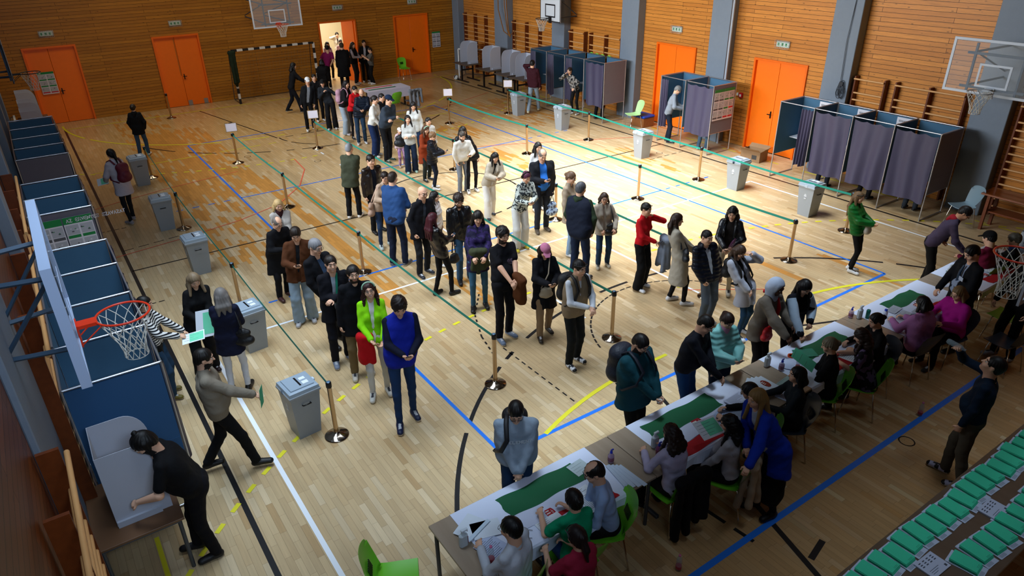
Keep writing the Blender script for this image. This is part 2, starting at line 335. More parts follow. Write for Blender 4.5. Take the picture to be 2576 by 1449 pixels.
# floor: each parquet stave is a quad with its own tone; replaced honey-coloured staves where the photo has them
def floor():
    w = .076; V = []; F = []; col = []
    zones = []                            # (x0,x1,y0,y1,chance) of the replaced, more orange staves
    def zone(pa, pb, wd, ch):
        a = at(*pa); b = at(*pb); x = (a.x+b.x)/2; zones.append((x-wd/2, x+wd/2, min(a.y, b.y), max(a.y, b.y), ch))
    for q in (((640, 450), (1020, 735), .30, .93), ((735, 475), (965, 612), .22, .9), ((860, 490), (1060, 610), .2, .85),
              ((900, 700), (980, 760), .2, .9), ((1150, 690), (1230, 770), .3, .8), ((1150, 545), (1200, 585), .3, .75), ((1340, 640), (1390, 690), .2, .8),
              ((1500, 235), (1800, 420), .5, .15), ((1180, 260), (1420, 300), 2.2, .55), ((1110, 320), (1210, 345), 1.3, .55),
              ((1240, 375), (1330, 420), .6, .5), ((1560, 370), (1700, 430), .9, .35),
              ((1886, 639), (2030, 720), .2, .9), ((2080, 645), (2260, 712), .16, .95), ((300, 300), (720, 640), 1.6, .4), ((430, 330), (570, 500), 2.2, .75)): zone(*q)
    base = np.array(lin('#c2a981')[:3]); orange = np.array(lin('#bb8440')[:3]); pale = np.array(lin('#d3bf9d')[:3]); brown = np.array(lin('#a58356')[:3])
    x = XL
    while x < XR:
        x1 = min(x+w, XR); y = YN-random.random()*.5
        while y < YB+5.6 and (y < YB+.3 or 10 < x < 14.6):
            y1 = y+random.uniform(.35, .62); cx, cy = (x+x1)/2, (y+y1)/2
            t = random.random(); c = base*(1-t*.3)+brown*t*.3
            if random.random() < .14: c = pale*.55+c*.45
            if random.random() < .05: c = brown*.6+c*.4
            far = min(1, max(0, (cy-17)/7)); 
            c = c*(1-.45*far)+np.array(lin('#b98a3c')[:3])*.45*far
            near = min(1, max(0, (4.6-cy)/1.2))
            if random.random() < .92*near: c = c*.5+np.array(lin('#a26d2e')[:3])*.5  # near end: orange-brown staves with that zone's shade mixed into their colour
            for z in zones:
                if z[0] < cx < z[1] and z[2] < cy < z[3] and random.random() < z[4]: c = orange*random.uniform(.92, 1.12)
            n = len(V); g = .0007
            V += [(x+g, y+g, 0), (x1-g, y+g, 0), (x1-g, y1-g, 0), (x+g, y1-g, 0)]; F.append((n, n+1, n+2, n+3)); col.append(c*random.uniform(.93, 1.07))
            y = y1
        x = x1
    me = bpy.data.meshes.new('floor'); me.from_pydata(V, [], F)
    at_ = me.color_attributes.new('tone', 'FLOAT_COLOR', 'CORNER')
    cc = np.ones((len(F)*4, 4), np.float32); cc[:, :3] = np.repeat(np.array(col), 4, 0); at_.data.foreach_set('color', cc.ravel())
    m = bpy.data.materials.new('lacquered_parquet'); m.use_nodes = True; N = m.node_tree.nodes; L = m.node_tree.links; b = N['Principled BSDF']
    a = N.new('ShaderNodeAttribute'); a.attribute_name = 'tone'; tc = N.new('ShaderNodeTexCoord')
    mp = N.new('ShaderNodeMapping'); mp.inputs['Scale'].default_value = (40, 2.2, 1); L.new(tc.outputs['Object'], mp.inputs[0])
    n = N.new('ShaderNodeTexNoise'); n.inputs['Scale'].default_value = 1; n.inputs['Detail'].default_value = 6; L.new(mp.outputs[0], n.inputs[0])
    r = N.new('ShaderNodeMapRange'); r.inputs[3].default_value = .82; r.inputs[4].default_value = 1.16; L.new(n.outputs['Fac'], r.inputs[0])
    mx = N.new('ShaderNodeMix'); mx.data_type = 'RGBA'; mx.blend_type = 'MULTIPLY'; mx.inputs[0].default_value = 1
    L.new(a.outputs['Color'], mx.inputs[6]); L.new(r.outputs[0], mx.inputs[7]); L.new(mx.outputs[2], b.inputs['Base Color'])
    n2 = N.new('ShaderNodeTexNoise'); n2.inputs['Scale'].default_value = 1.1; n2.inputs['Detail'].default_value = 3; L.new(tc.outputs['Object'], n2.inputs[0])
    r2 = N.new('ShaderNodeMapRange'); r2.inputs[3].default_value = .26; r2.inputs[4].default_value = .42; L.new(n2.outputs['Fac'], r2.inputs[0]); L.new(r2.outputs[0], b.inputs['Roughness'])
    b.inputs['Specular IOR Level'].default_value = .5
    me.materials.append(m); o = bpy.data.objects.new('floor', me); C.objects.link(o); struct(o)
    sub = MB().box((XL-.3, YN-.2, -.12), (XR+.3, YB+5.6, -.004)); sub.build('subfloor', mat('#3a2a18', .9), o)
    return o
FLOOR = floor()
def dashes(mb, pts, w, z, on=None, off=0, keep=1):
    """a painted line as a ribbon through pts, optionally broken"""
    P = [Vector((p[0], p[1], z)) for p in pts]; seg = []
    for a, b in zip(P, P[1:]):
        n = max(1, int((b-a).length/.25)); seg += [a.lerp(b, i/n) for i in range(n)]
    seg.append(P[-1])
    if on is None: runs = [seg] if keep == 1 else [[p, q] for p, q in zip(seg, seg[1:]) if random.random() < keep]
    else:
        runs = []; L = 0
        for a, b in zip(P, P[1:]):
            d = (b-a).length; s = 0
            while s < d: runs.append([a.lerp(b, s/d), a.lerp(b, min(1, (s+on)/d))]); s += on+off
    for run in runs:
        vs = []
        for i, p in enumerate(run):
            d = (run[min(i+1, len(run)-1)]-run[max(i-1, 0)]).normalized(); n = Vector((-d.y, d.x, 0))*w/2; vs += [p-n, p+n]
        mb.add(vs, [(2*i, 2*i+2, 2*i+3, 2*i+1) for i in range(len(run)-1)], False)
def arc(c, r, a0, a1, n=40): return [(c[0]+r*math.cos(math.radians(a0+(a1-a0)*i/n)), c[1]+r*math.sin(math.radians(a0+(a1-a0)*i/n))) for i in range(n+1)]
CXc = 8.31
black = MB(); z = .0014
for x in (.82, 15.81): dashes(black, [(x, .87), (x, 28.75)], .065, z)
dashes(black, [(.82, 14.94), (15.81, 14.94)], .05, z)
dashes(black, arc((CXc, 14.94), 1.8, 0, 360, 60), .05, z, keep=.9)
for s, cy, ty in ((1, 2.4, 6.67), (-1, 27.4, 23.1)):
    dashes(black, arc((CXc, cy), 6.25, 25*s, 155*s, 60), .06, z, keep=.72)
    if s > 0: dashes(black, arc((CXc, ty), 1.8, 15, 165, 30), .03, z, on=.12, off=.16); dashes(black, [(5.3, 8.1), (5.33, 6.2)], .025, z, on=.1, off=.07); continue
    dashes(black, arc((CXc, ty), 1.8, 0, 180*s, 30), .05, z, keep=.6)
    yb = 28.75
    dashes(black, [(CXc-3, yb), (CXc-1.85, ty)], .05, z); dashes(black, [(CXc+3, yb), (CXc+1.85, ty)], .05, z); dashes(black, [(CXc-1.85, ty), (CXc+1.85, ty)], .05, z, keep=.6)
dashes(black, [(5.98, 9.92), (5.5, 9.3), (5.2, 8.6), (5.07, 8.05)], .03, z, on=.09, off=.08)
for a, b in ((2.0, 16.6), (.5, 20.1)): dashes(black, [(.55, 13.2+(a > 1)*4.4), (1.1, 13.2+(a > 1)*4.4)], .035, z, on=.1, off=.05)
dashes(black, [(.82, 16.15), (2.2, 16.35)], .03, z, on=.22, off=.1)
dashes(black, [(14.4, 14.0), (15.8, 14.0)], .03, z, on=.2, off=.1)
for c in ((5.05, 21.6), (6.6, 19.85), (2.05, 11.9), (11.3, 21.6), (9.1, 18.9), (15.1, 14.3), (2.05, 14.3)): dashes(black, arc(c, .09, 0, 360, 20), .016, z)
dashes(black, arc((8.33, 3.06), .095, 0, 360, 20), .018, z)
dashes(black, [(5.46, 2.35), (5.95, 4.0)], .07, z); dashes(black, [(5.25, 3.75), (5.32, 3.1)], .05, z, on=.25, off=.12); dashes(black, [(5.62, 2.62), (5.95, 2.7)], .07, z)
dashes(black, [(6.2, 4.9), (6.55, 6.1)], .06, z); dashes(black, [(9.3, 5.9), (10.5, 5.4)], .05, z)
struct(black.build('floor_line', mat('#131315', .4), FLOOR))
blue = MB(); z = .0022
for x in (3.85, 12.79): dashes(blue, [(x, 5.95), (x, 24.0)], .055, z); dashes(blue, [(x, 5.2), (x, 5.45)], .055, z)
for y in (5.95, 24.0): dashes(blue, [(3.85, y), (12.79, y)], .06, z)
for y in (11.94, 18.0):
    dashes(blue, [(3.85, y), (12.79, y)], .05, z); dashes(blue, [(1.9, y), (3.75, y)], .05, z, on=.16, off=.22); dashes(blue, [(12.95, y), (14.7, y)], .05, z, on=.16, off=.2)
dashes(blue, [(XL+1, 3.2), (16.9, 3.2)], .075, z)
struct(blue.build('floor_line', mat('#1e6fd6', .4, coat=.2), FLOOR))
white = MB(); z = .003
for x in (1.38, 15.15): dashes(white, [(x, 1.2), (x, 11.03)], .06, z)
dashes(white, [(1.38, 11.03), (15.15, 11.03)], .05, z); dashes(white, [(7.0, 7.3), (7.0, 21.4)], .05, z, keep=.5); dashes(white, [(9.3, 7.4), (9.3, 11.0)], .05, z)
struct(white.build('floor_line', mat('#e6ebf0', .4), FLOOR))
yel = MB(); z = .0037
for cy, s in ((.4, 1), (29.4, -1)):
    dashes(yel, arc((6.8, cy), 6, 95*s, 180*s, 30)+[], .065, z, keep=.93); dashes(yel, arc((9.8, cy), 6, 0, 85*s, 30), .065, z, keep=.9)
    dashes(yel, [(6.3, cy+6*s), (10.3, cy+6*s)], .06, z, keep=.35)
    for a in range(0, 44): 
        for cx2, off in ((6.8, 90), (9.8, 0)):
            t = math.radians(off+a*2.1); t2 = math.radians(off+a*2.1+.95)
            if a*2.1 < 89: dashes(yel, [(cx2+9*math.cos(t), cy+9*s*math.sin(t)), (cx2+9*math.cos(t2), cy+9*s*math.sin(t2))], .06, z)
dashes(yel, [(.85, 28.8), (16.9, 28.8)], .06, z); dashes(yel, [(-.15, 5.6), (-.15, 7.1)], .05, z); dashes(yel, [(1.0, 22.6), (15.5, 22.6)], .04, z, keep=.8)
dashes(yel, [(16.95, 1.0), (16.95, 28)], .05, z, keep=.6); dashes(yel, [(9.15, 7.9), (9.85, 8.4)], .05, z)
struct(yel.build('floor_line', mat('#d9cf2a', .45), FLOOR))
red = MB(); z = .0044
dashes(red, [(.5, 15.85), (2.04, 16.11), (3.4, 16.45), (4.47, 16.93), (5.4, 18), (6.0, 19.3), (6.11, 20.48)], .03, z); dashes(red, [(.59, 19.34), (1.25, 19.6), (2.43, 19.95), (4.4, 20.3)], .028, z)
dashes(red, [(11.02, 18.25), (12.29, 17.71), (14.35, 16.68), (15.76, 15.99)], .03, z); dashes(red, [(9.2, 7.75), (10.4, 6.9)], .02, z)
dashes(red, [(12.5, 23.3), (15.7, 24.6)], .03, z)
struct(red.build('floor_line', mat('#d95b40', .45), FLOOR))
# ---------------------------------------------------------------- walls
ORANGE = mat('#f9740d', .38, noise=.05); ORANGE_F = mat('#ee6a0c', .35, noise=.04)
GREY = mat('#77828f', .6, noise=.06, bump=(14, .15)); GREYD = mat('#5b646f', .6, noise=.06)
bdoors = [(.31, 1.95), (4.42, 6.08), (10.83, 12.5), (14.27, 15.97)]; rdoors = [(15.45, 17.15), (11.5, 13.25)]; HD = 2.62
def pierced(name, axis, c0, c1, lo, hi, holes, m, zt=ZC):
    """one wall mesh with door openings"""
    mb = MB(); ed = sorted([lo, hi]+[e for h in holes for e in h])
    for a, b in zip(ed, ed[1:]):
        hole = any(h[0]-1e-6 <= a and b <= h[1]+1e-6 for h in holes); z0 = HD if hole else 0
        if axis == 'x': mb.box((a, c0, z0), (b, c1, zt))
        else: mb.box((c0, a, z0), (c1, b, zt))
    return struct(mb.build(name, m))
pierced('wall_back', 'x', YB, YB+.2, XL-.2, XR+.2, bdoors, WOODX)
pierced('wall_right', 'y', XR, XR+.2, YN, YB, rdoors, WOODY)
wallbox('wall_near', (XL-.2, YN-.2, 0), (XR+.2, YN, ZC), WOODX)
n_d = [0]
def double_door(axis, c, lo, hi, plate=True, lever=1, open_=False):
    n_d[0] += 1; f = MB(); t = .06
    def bx(mb, a0, a1, d0, d1, z0, z1, bev=0):
        if axis == 'x': mb.box((a0, c+d0, z0), (a1, c+d1, z1), bev)
        else: mb.box((c+d0, a0, z0), (c+d1, a1, z1), bev)
    bx(f, lo, lo+t, -.05, .15, 0, HD); bx(f, hi-t, hi, -.05, .15, 0, HD); bx(f, lo+t, hi-t, -.05, .15, HD-t, HD)
    fr = struct(f.build('door_%d' % n_d[0], ORANGE_F)); mid = (lo+hi)/2-.05 if axis == 'x' else (lo+hi)/2+.03
    if not open_:
        for a0, a1 in ((lo+t, mid-.004), (mid+.004, hi-t)):
            lf = MB(); bx(lf, a0, a1, .03, .09, .01, HD-t, .006); leaf = struct(lf.build('door_leaf', ORANGE, fr))
        h = MB()
        bx(h, mid+.06, mid+.09, .0, .03, 1.0, 1.2, .004); bx(h, mid+.02, mid+.16, -.05, -.02, 1.1, 1.125, .006); bx(h, mid+.065, mid+.085, -.03, .03, 1.1, 1.125)
        struct(h.build('door_handle', mat('#20242a', .3, .8), leaf))
        if plate:
            for a in (mid+.02, hi-t-.22): p = MB(); bx(p, a, a+.15, .022, .03, .01, .2); struct(p.build('kick_plate', mat('#a8aab0', .35, .8), leaf))
            r = MB(); bx(r, mid-.04, mid-.02, .015, .03, 1.15, HD-.12); struct(r.build('bolt_rod', mat('#b07030', .4, .6), leaf))
    return fr
double_door('x', YB, *bdoors[0], plate=False); double_door('x', YB, *bdoors[1]); d3 = double_door('x', YB, *bdoors[2], open_=True); double_door('x', YB, *bdoors[3], plate=False)
double_door('y', XR, *rdoors[0], plate=False); double_door('y', XR, *rdoors[1], plate=False)
lf = MB(); lf.prism([(12.44, 30.1, .01), (12.40, 30.1, .01), (12.18, 30.85, .01), (12.22, 30.86, .01)], (0, 0, HD-.08)); struct(lf.build('door_leaf', ORANGE, d3))
# corridor behind the open door
PL = mat('#d9cfae', .8, noise=.03)
hall = MB(); hall.box((10.05, 35.35, 0), (14.55, 35.5, 3.3)); hall.box((10.05, 30.2, 0), (10.2, 35.4, 3.3)); hall.box((14.4, 30.2, 0), (14.55, 35.4, 3.3)); hall.box((10.05, 30.2, 3.1), (14.55, 35.4, 3.25)); hall.box((12.1, 34.9, 0), (12.3, 35.35, 3.1))
struct(hall.build('wall_corridor', PL))
# left wall: bays of bars between grey pillars, seen steeply from above
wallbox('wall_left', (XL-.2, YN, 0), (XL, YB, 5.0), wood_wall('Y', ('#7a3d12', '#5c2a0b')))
struct(MB().box((XL-.2, YN, 7.9), (XL, YB, ZC)).build('trim_1', GREY))
# right-hand pillars and left-hand pillars
k = 2
for y0, y1 in ((29.45, 29.98), (25.5, 26.45), (21.7, 22.45), (17.8, 18.6), (14.05, 14.75), (10.1, 10.85), (6.35, 7.1), (2.6, 3.35)):
    struct(MB().box((XR-.32, y0, 0), (XR, y1, ZC), .01).build('trim_%d' % k, GREY)); k += 1
for y0 in (25.6, 21.9, 18.2, 14.2, 10.3, 5.65):
    struct(MB().box((XL, y0, 0), (XL+(.14 if y0 > 6 else .055), y0+(.6 if y0 > 6 else 1.55), 7.9), .01).build('trim_%d' % k, GREY)); k += 1
struct(MB().tube([(XR-.35, 13.95, 0), (XR-.35, 13.95, ZC)], .035, 10).build('trim_%d' % k, mat('#aab2bd', .5)))
# solid ceiling; clerestory openings in the upper left wall carry the daylight
ce = MB(); ce.box((XL-.2, YN-.2, ZC), (XR+.2, YB+.2, ZC+.2)); struct(ce.build('ceiling', mat('#4d473d', .9, noise=.04)))
n = 1
for y in range(0, 8):
    f = MB(); y0 = -1.2+y*3.9; y1 = y0+3.6
    for a, b in ((y0, y0+.07), (y1-.07, y1), ((y0+y1)/2-.03, (y0+y1)/2+.03)): f.box((XL-.15, a, 5.08), (XL-.05, b, 7.82))
    f.box((XL-.15, y0, 5.0), (XL-.05, y1, 5.08)); f.box((XL-.15, y0, 7.82), (XL-.05, y1, 7.9))
    struct(f.build('window_%d' % n, GREYD)); n += 1
STEEL = mat('#9a8f82', .12, 1.0); CHROME = mat('#c9c2b6', .08, 1.0); BLACKP = mat('#0d0d10', .35)
ALU = mat('#b9bcc4', .3, .85); BOOTH_G = mat('#6a6670', .85, noise=.05); BOOTH_B = mat('#3f6784', .8, noise=.04); BOOTH_BACK = mat('#2a5580', .8)
CURT = mat('#403d54', .45, bump=(5, .2), spec=.4)
WOODB = mat('#7c3a14', .45, pat=('grain', '#55260b', 1.2)); DOWEL = mat('#dca56a', .4, noise=.1)
# ---------------------------------------------------------------- rope stanchions
def make_stanchion(sign=False):
    t = thing('rope_stanchion' if not sign else 'sign_stanchion', '', 'stanchion')
    b = MB(); b.lathe([(.165, 0), (.165, .012), (.155, .02), (.09, .04), (.05, .062), (.034, .07), (.034, .085)], n=36); b.build('base', STEEL, t)
    p = MB(); p.lathe([(.032, .06), (.032, .80), (.034, .802)], n=20); p.build('pole', mat('#b39b7c', .14, 1.0), t)
    c = MB(); c.lathe([(.036, .80), (.038, .805), (.038, .868), (.034, .882), (.0, .884)], n=20); c.box((.03, -.012, .805), (.047, .012, .865)); c.box((-.047, -.012, .805), (-.03, .012, .865)); c.build('belt_head', BLACKP, t)
    cp = MB(); cp.lathe([(.027, .884), (.026, .8865), (0, .887)], n=20); cp.build('cap', mat('#5f7f9a', .4, .3), t)
    if sign:
        s = MB(); s.box((-.006, -.006, .88), (.006, .006, .95)); s.box((-.16, -.008, .93), (.16, .004, .945)); s.box((-.16, -.008, 1.175), (.16, .004, 1.19)); s.box((-.16, -.008, .93), (-.145, .004, 1.19)); s.box((.145, -.008, .93), (.16, .004, 1.19)); s.build('sign_frame', mat('#b09a70', .35, .7), t)
        w = MB(); w.box((-.146, -.004, .944), (.146, .002, 1.176)); w.build('sign_sheet', mat('#e3e0ee', .6), t)
        k = MB(); k.box((-.04, -.012, 1.182), (.04, .006, 1.197)); k.build('clip', BLACKP, t)
    return t
PS = Proto(make_stanchion()); PSS = Proto(make_stanchion(True))
SX = [2.25, 4.62, 7.02, 9.4, 11.9, 14.3]
st = [ # x, y, sign, label
 (4.64, 21.12, 1, 'chrome stanchion with blank framed sign, leftmost of the sign stanchions'),
 (7.09, 21.14, 1, 'chrome stanchion with blank framed sign in front of the man in a white cap'),
 (11.91, 21.25, 1, 'chrome stanchion with blank framed sign alone on open floor right of the far queue'),
 (14.33, 21.16, 1, 'chrome stanchion with blank framed sign beside the farthest right-hand ballot box'),
 (4.61, 16.61, 0, 'chrome belt stanchion behind the blonde woman in a pale grey coat'),
 (7.02, 16.6, 0, 'chrome belt stanchion half hidden behind the man in a brown leather jacket'),
 (9.42, 16.66, 0, 'chrome belt stanchion behind the dark padded jacket woman and the bearded man in white'),
 (11.93, 16.65, 0, 'chrome belt stanchion behind the heavy man in a blue shirt, on open floor'),
 (14.35, 16.68, 0, 'chrome belt stanchion between the second and third right-hand ballot boxes'),
 (11.88, 11.85, 0, 'chrome belt stanchion above the woman in a red cardigan, on the blue attack line'),
 (14.17, 11.94, 0, 'chrome belt stanchion left of the ballot box beside the cardboard carton'),
 (2.19, 16.71, 0, 'chrome belt stanchion beside the second left-hand ballot box'),
 (4.61, 12.08, 0, 'chrome belt stanchion by the long orange floor stripe above the smiling young man'),
 (2.2, 12.1, 0, 'chrome belt stanchion behind the ballot box beside the two women with a ballot'),
 (2.23, 7.6, 0, 'chrome belt stanchion closest to the camera, right of the nearest ballot box'),
 (4.64, 7.33, 0, 'chrome belt stanchion above the man in a printed grey sweatshirt'),
 (6.93, 7.29, 0, 'chrome belt stanchion between the beige vest man and the teal jacket man'),
 (9.3, 7.35, 0, 'chrome belt stanchion behind the young man in a navy padded jacket'),
 (11.82, 7.42, 0, 'chrome belt stanchion ending the belt on bright floor above the hooded person'),
 (9.4, 11.99, 0, 'chrome belt stanchion right of the man in a blue shirt carrying a patterned bag'),
 (4.21, 28.27, 0, 'chrome belt stanchion standing alone in front of the orange door with floor plates'),
 (2.3, 21.21, 0, 'chrome belt stanchion hidden behind the farthest left-hand ballot box'),
 (14.1, 7.62, 0, 'chrome belt stanchion behind the girl in a green padded jacket')]
for x, y, s, lb in st:
    p = (PSS if s else PS).put((x, y, 0), math.atan2(x, y)*-1 if s else PI/2, lb, 'belt barrier stanchions' if not s else 'stanchions with blank signs')
BELT = mat('#0e8272', .6, bump=(60, .2))
def belt(a, b, lb):
    A = Vector((a[0], a[1], .835)); B = Vector((b[0], b[1], .835)); d = (B-A).normalized(); A += d*.045; B -= d*.045; L = (B-A).length
    m = MB(); n = Vector((-d.y, d.x, 0))*.0015
    def fn(u, v): p = A.lerp(B, u); return (p.x-n.x, p.y-n.y, p.z-.024+v*.048-.035*4*u*(1-u))
    m.grid(fn, 12, 1, tuple(n*2)); tag(m.build('barrier_belt', BELT), lb, 'belt', 'green barrier belts')
belt((4.64, 21.12), (4.61, 16.61), 'green belt from the leftmost blank sign towards the blonde woman'); belt((4.61, 16.61), (4.61, 12.08), 'green belt passing right of the blonde woman down to the smiling young man')
belt((4.61, 12.08), (4.64, 7.33), 'green belt in front of the red-haired woman, ending above the grey sweatshirt man')
belt((7.09, 21.14), (7.02, 16.6), 'green belt running along the feet of the far queue'); belt((7.02, 16.6), (7.02, 12.0), 'green belt behind the leather jacket man and the bald man')
belt((7.02, 12.0), (6.93, 7.29), 'green belt behind the curly haired man in a black shirt and the pink cap person')
belt((9.42, 21.2), (9.42, 16.66), 'green belt behind the women in white jackets in the far queue'); belt((9.42, 16.66), (9.4, 11.99), 'green belt behind the woman in a beige bomber jacket')
belt((9.4, 11.99), (9.3, 7.35), 'green belt behind the red cardigan woman')
belt((11.91, 21.25), (11.93, 16.65), 'green belt from the sign on open floor to the next stanchion'); belt((11.93, 16.65), (11.88, 11.85), 'green belt crossing the bright empty floor'); belt((11.88, 11.85), (11.82, 7.42), 'green belt across the white line ending at the stanchion above the hooded person')
belt((14.33, 21.16), (14.35, 16.68), 'green belt in front of the two farthest right-hand ballot boxes'); belt((14.35, 16.68), (14.17, 11.94), 'green belt in front of the ballot box by the two-cell booth'); belt((14.17, 11.94), (14.1, 7.62), 'green belt in front of the long curtained booth ending at the girl in green')
belt((2.3, 21.21), (2.19, 16.71), 'green belt between the two farthest left-hand ballot boxes'); belt((2.19, 16.71), (2.2, 12.1), 'green belt running behind the third left-hand ballot box'); belt((2.2, 12.1), (2.23, 7.6), 'green belt ending at the nearest stanchion beside the nearest ballot box')
tag(MB().lathe([(.165, 0), (.165, .012), (.155, .02), (.09, .04), (.034, .07), (.032, .80), (.038, .805), (.038, .868), (.0, .884)], (9.42, 21.2, 0), n=24).build('rope_stanchion', STEEL), 'plain stanchion hidden behind the couple with crossed arms in the far queue', 'stanchion', 'belt barrier stanchions')
# ---------------------------------------------------------------- grey ballot bins
BIN = mat('#8f969c', .42, noise=.03); BINLID = mat('#93a2af', .4)
def make_bin():
    t = thing('ballot_box', '', 'ballot box')
    def ring(w, d, z): return [(-w, -d, z), (w, -d, z), (w, d, z), (-w, d, z)]
    b = MB(); r = ring(.155, .15, 0)+ring(.205, .205, .70); b.add(r, [(3, 2, 1, 0), (0, 1, 5, 4), (1, 2, 6, 5), (2, 3, 7, 6), (3, 0, 4, 7)], False)
    b.box((-.222, -.222, .69), (.222, .222, .73), .008); b.build('body', BIN, t)
    l = MB(); r = ring(.212, .212, .73)+ring(.205, .205, .775)+ring(.165, .165, .785)+ring(.16, .16, .80)
    l.add(r, [(3, 2, 1, 0)]+[(4*j+i, 4*j+(i+1) % 4, 4*j+4+(i+1) % 4, 4*j+4+i) for j in range(3) for i in range(4)]+[(12, 13, 14, 15)], False); lid = l.build('lid', BINLID, t)
    s = MB(); s.box((-.012, -.11, .80), (.012, .11, .803)); s.build('slot', BLACKP, lid)
    lb = MB(); lb.box((.04, -.1, .8), (.12, -.03, .8025)); lb.box((.04, .01, .8), (.12, .07, .8025)); lb.build('seal_sticker', mat('#dfe6ee', .5), lid)
    for s_ in (-1, 1):
        c = MB(); c.box((.213*s_-.012, -.03, .70), (.213*s_+.016*s_+.004, .03, .765), .004); c.build('clasp', mat('#c6d2de', .4), t)
    for s_ in (-1, 1):
        h = MB(); y = s_*.197; h.tube([(-.055, y, .55), (-.055, y+s_*.035, .56), (.055, y+s_*.035, .56), (.055, y, .55)], .009, 8); h.build('handle', BLACKP, t)
    e = MB(); e.smooth = False
    for (x, z, w, hh) in ((0, .50, .035, .05), (0, .44, .03, .03), (0, .54, .02, .02)):
        e.prism([(-.19-.001, x-w, z-hh/2), (-.19-.001, x+w, z-hh/2), (-.19-.001+.0, x+w*.8, z+hh/2), (-.19-.001, x-w*.8, z+hh/2)], (-.003, 0, 0))
    e.build('crest_sticker', mat('#b7bcc2', .5), t)
    return t
PBIN = Proto(make_bin())
for i, (x, y, lb) in enumerate([(2.0, 20.75, 'farthest left-hand grey ballot box, by the woman with a crimson backpack'), (1.88, 16.98, 'grey ballot box second from the far end of the left-hand row, stanchion at its side'),
    (1.97, 14.08, 'third left-hand grey ballot box from the far end, on the black line'), (2.0, 10.55, 'grey ballot box behind the woman in a navy jacket and white trousers'), (1.93, 7.97, 'largest grey ballot box, nearest to the camera'),
    (14.5, 20.75, 'grey ballot box by the man in a burgundy jacket on the phone'), (14.5, 18.22, 'grey ballot box in front of the woman leaving a booth'), (14.4, 14.33, 'grey ballot box in front of the two-cell booth'),
    (14.4, 10.9, 'grey ballot box in front of the opened cardboard carton'), (14.28, 8.72, 'grey ballot box in front of the long four-cell booth, left of the girl in green')]):
    PBIN.put((x, y, 0), [.05, -.03, .02, .12, .1, 0, .04, -.03, .02, -.04][i]+(0 if x > 10 else 0), lb, 'grey ballot boxes with lids')
# ---------------------------------------------------------------- voting booths
def ctube(mb, a, b, r=.014): mb.tube([a, b], r, 6)
def curtain(w, h0, h1, pleats, amp, seed, rnd=.02):
    R = random.Random(seed); ph = R.random()*6; m = MB()
    def fn(u, v):
        z = h1+(h0-h1)*v; a = amp*(.35+.65*v)
        return (a*math.sin(u*pleats*2*PI+ph+.5*math.sin(3*v+ph))+.25*a*math.sin(u*pleats*5+v*2), u*w*(1-.03*v), z+(.02*math.sin(u*9+ph) if v > .98 else 0)-(.035*abs(math.sin(u*PI*3)) if v < .02 else 0))
    m.grid(fn, int(pleats*10), 12); return m
def make_cell(first=True, last=True, cur='closed', side=-1, seed=0, desk=True, backcol=BOOTH_B, inner=False):
    """one booth cell: opening at x=0 facing -x, back at x=.95, cell spans y 0..1; side = -1/+1 mirrors the bunched curtain"""
    t = thing('voting_booth', '', 'voting booth'); D = .95; H = 2.0
    fr = MB()
    posts = [(0, 0), (D, 0)]+([(0, 1), (D, 1)] if last else [])
    for x, y in posts: ctube(fr, (x, y+.015 if y == 0 else y-.015, 0), (x, y+.015 if y == 0 else y-.015, H), .016)
    for y in ([.015]+([.985] if last else [])):
        ctube(fr, (0, y, .02), (D, y, .02)); ctube(fr, (0, y, H-.01), (D, y, H-.01)); ctube(fr, (0, y, .62), (D, y, .62), .01)
    ctube(fr, (0, 0, H-.01), (0, 1, H-.01), .012); ctube(fr, (D, 0, H-.01), (D, 1, H-.01), .014)
    fr.build('frame', ALU, t)
    for y in ([.015]+([.985] if last else [])):
        p = MB(); p.box((.02, y-.009, .63), (D-.02, y+.009, H-.03)); p.box((.02, y-.012, .96), (D-.02, y+.012, .985)); 
        p.build('side_panel', BOOTH_G, t)
    for y, s in ((.015, 1), (.985, -1)):
        if y > .5 and not last: continue
        p = MB(); p.box((.02, y+s*.013, .64), (D-.02, y+s*.015, H-.03)); p.build('lining', backcol, t)
        if inner and y < .5: p = MB(); p.box((.02, y-.015, .64), (D-.02, y-.013, H-.03)); p.build('lining', backcol, t)
    b = MB(); b.box((D-.01, .03, .63), (D+.008, .97, H-.03)); b.build('back_panel', backcol, t)
    if desk: d = MB(); d.box((.55, .04, .98), (D-.015, .96, 1.0)); d.build('shelf', mat('#c6ccd6', .5), t)
    if cur == 'closed': c = curtain(.93, .52, 1.94, 2.6, .035, seed)
    elif cur == 'loose': c = curtain(.93, .42, 1.94, 2.1, .05, seed)
    else: c = curtain(.3, .50, 1.94, 3.5, .05, seed)
    o = c.build('curtain', CURT, t, (-.02, .035 if (cur in ('closed', 'loose') or side < 0) else .66, 0))
    return t
def scaled_row(cells, x, y0, rz, group, step=1.02):
    for i, (kw, lb) in enumerate(cells):
        kw = dict(kw); t = make_cell(last=(i == len(cells)-1), seed=i*7+len(group), inner=i > 0, **kw)
        if rz == 0: t.location = (x, y0+i*step, 0)
        else: t.location = (x, y0+(len(cells)-1-i)*step+step, 0); t.rotation_euler.z = PI
        t['label'] = lb; t['group'] = group
scaled_row([({'cur': 'closed'}, 'curtained booth cell at the near end of the far right-hand row, grey outer panel'), ({'cur': 'open', 'side': 1}, 'booth cell a woman in a patterned top is stepping out of'),
            ({'cur': 'open', 'side': 1}, 'open booth cell with a bunched curtain right of the man on the phone'), ({'cur': 'open', 'side': 1}, 'farthest cell of the far right-hand row behind the man in burgundy')], 16.05, 17.95, 0, 'four-cell booth by the far right wall', 1.06)
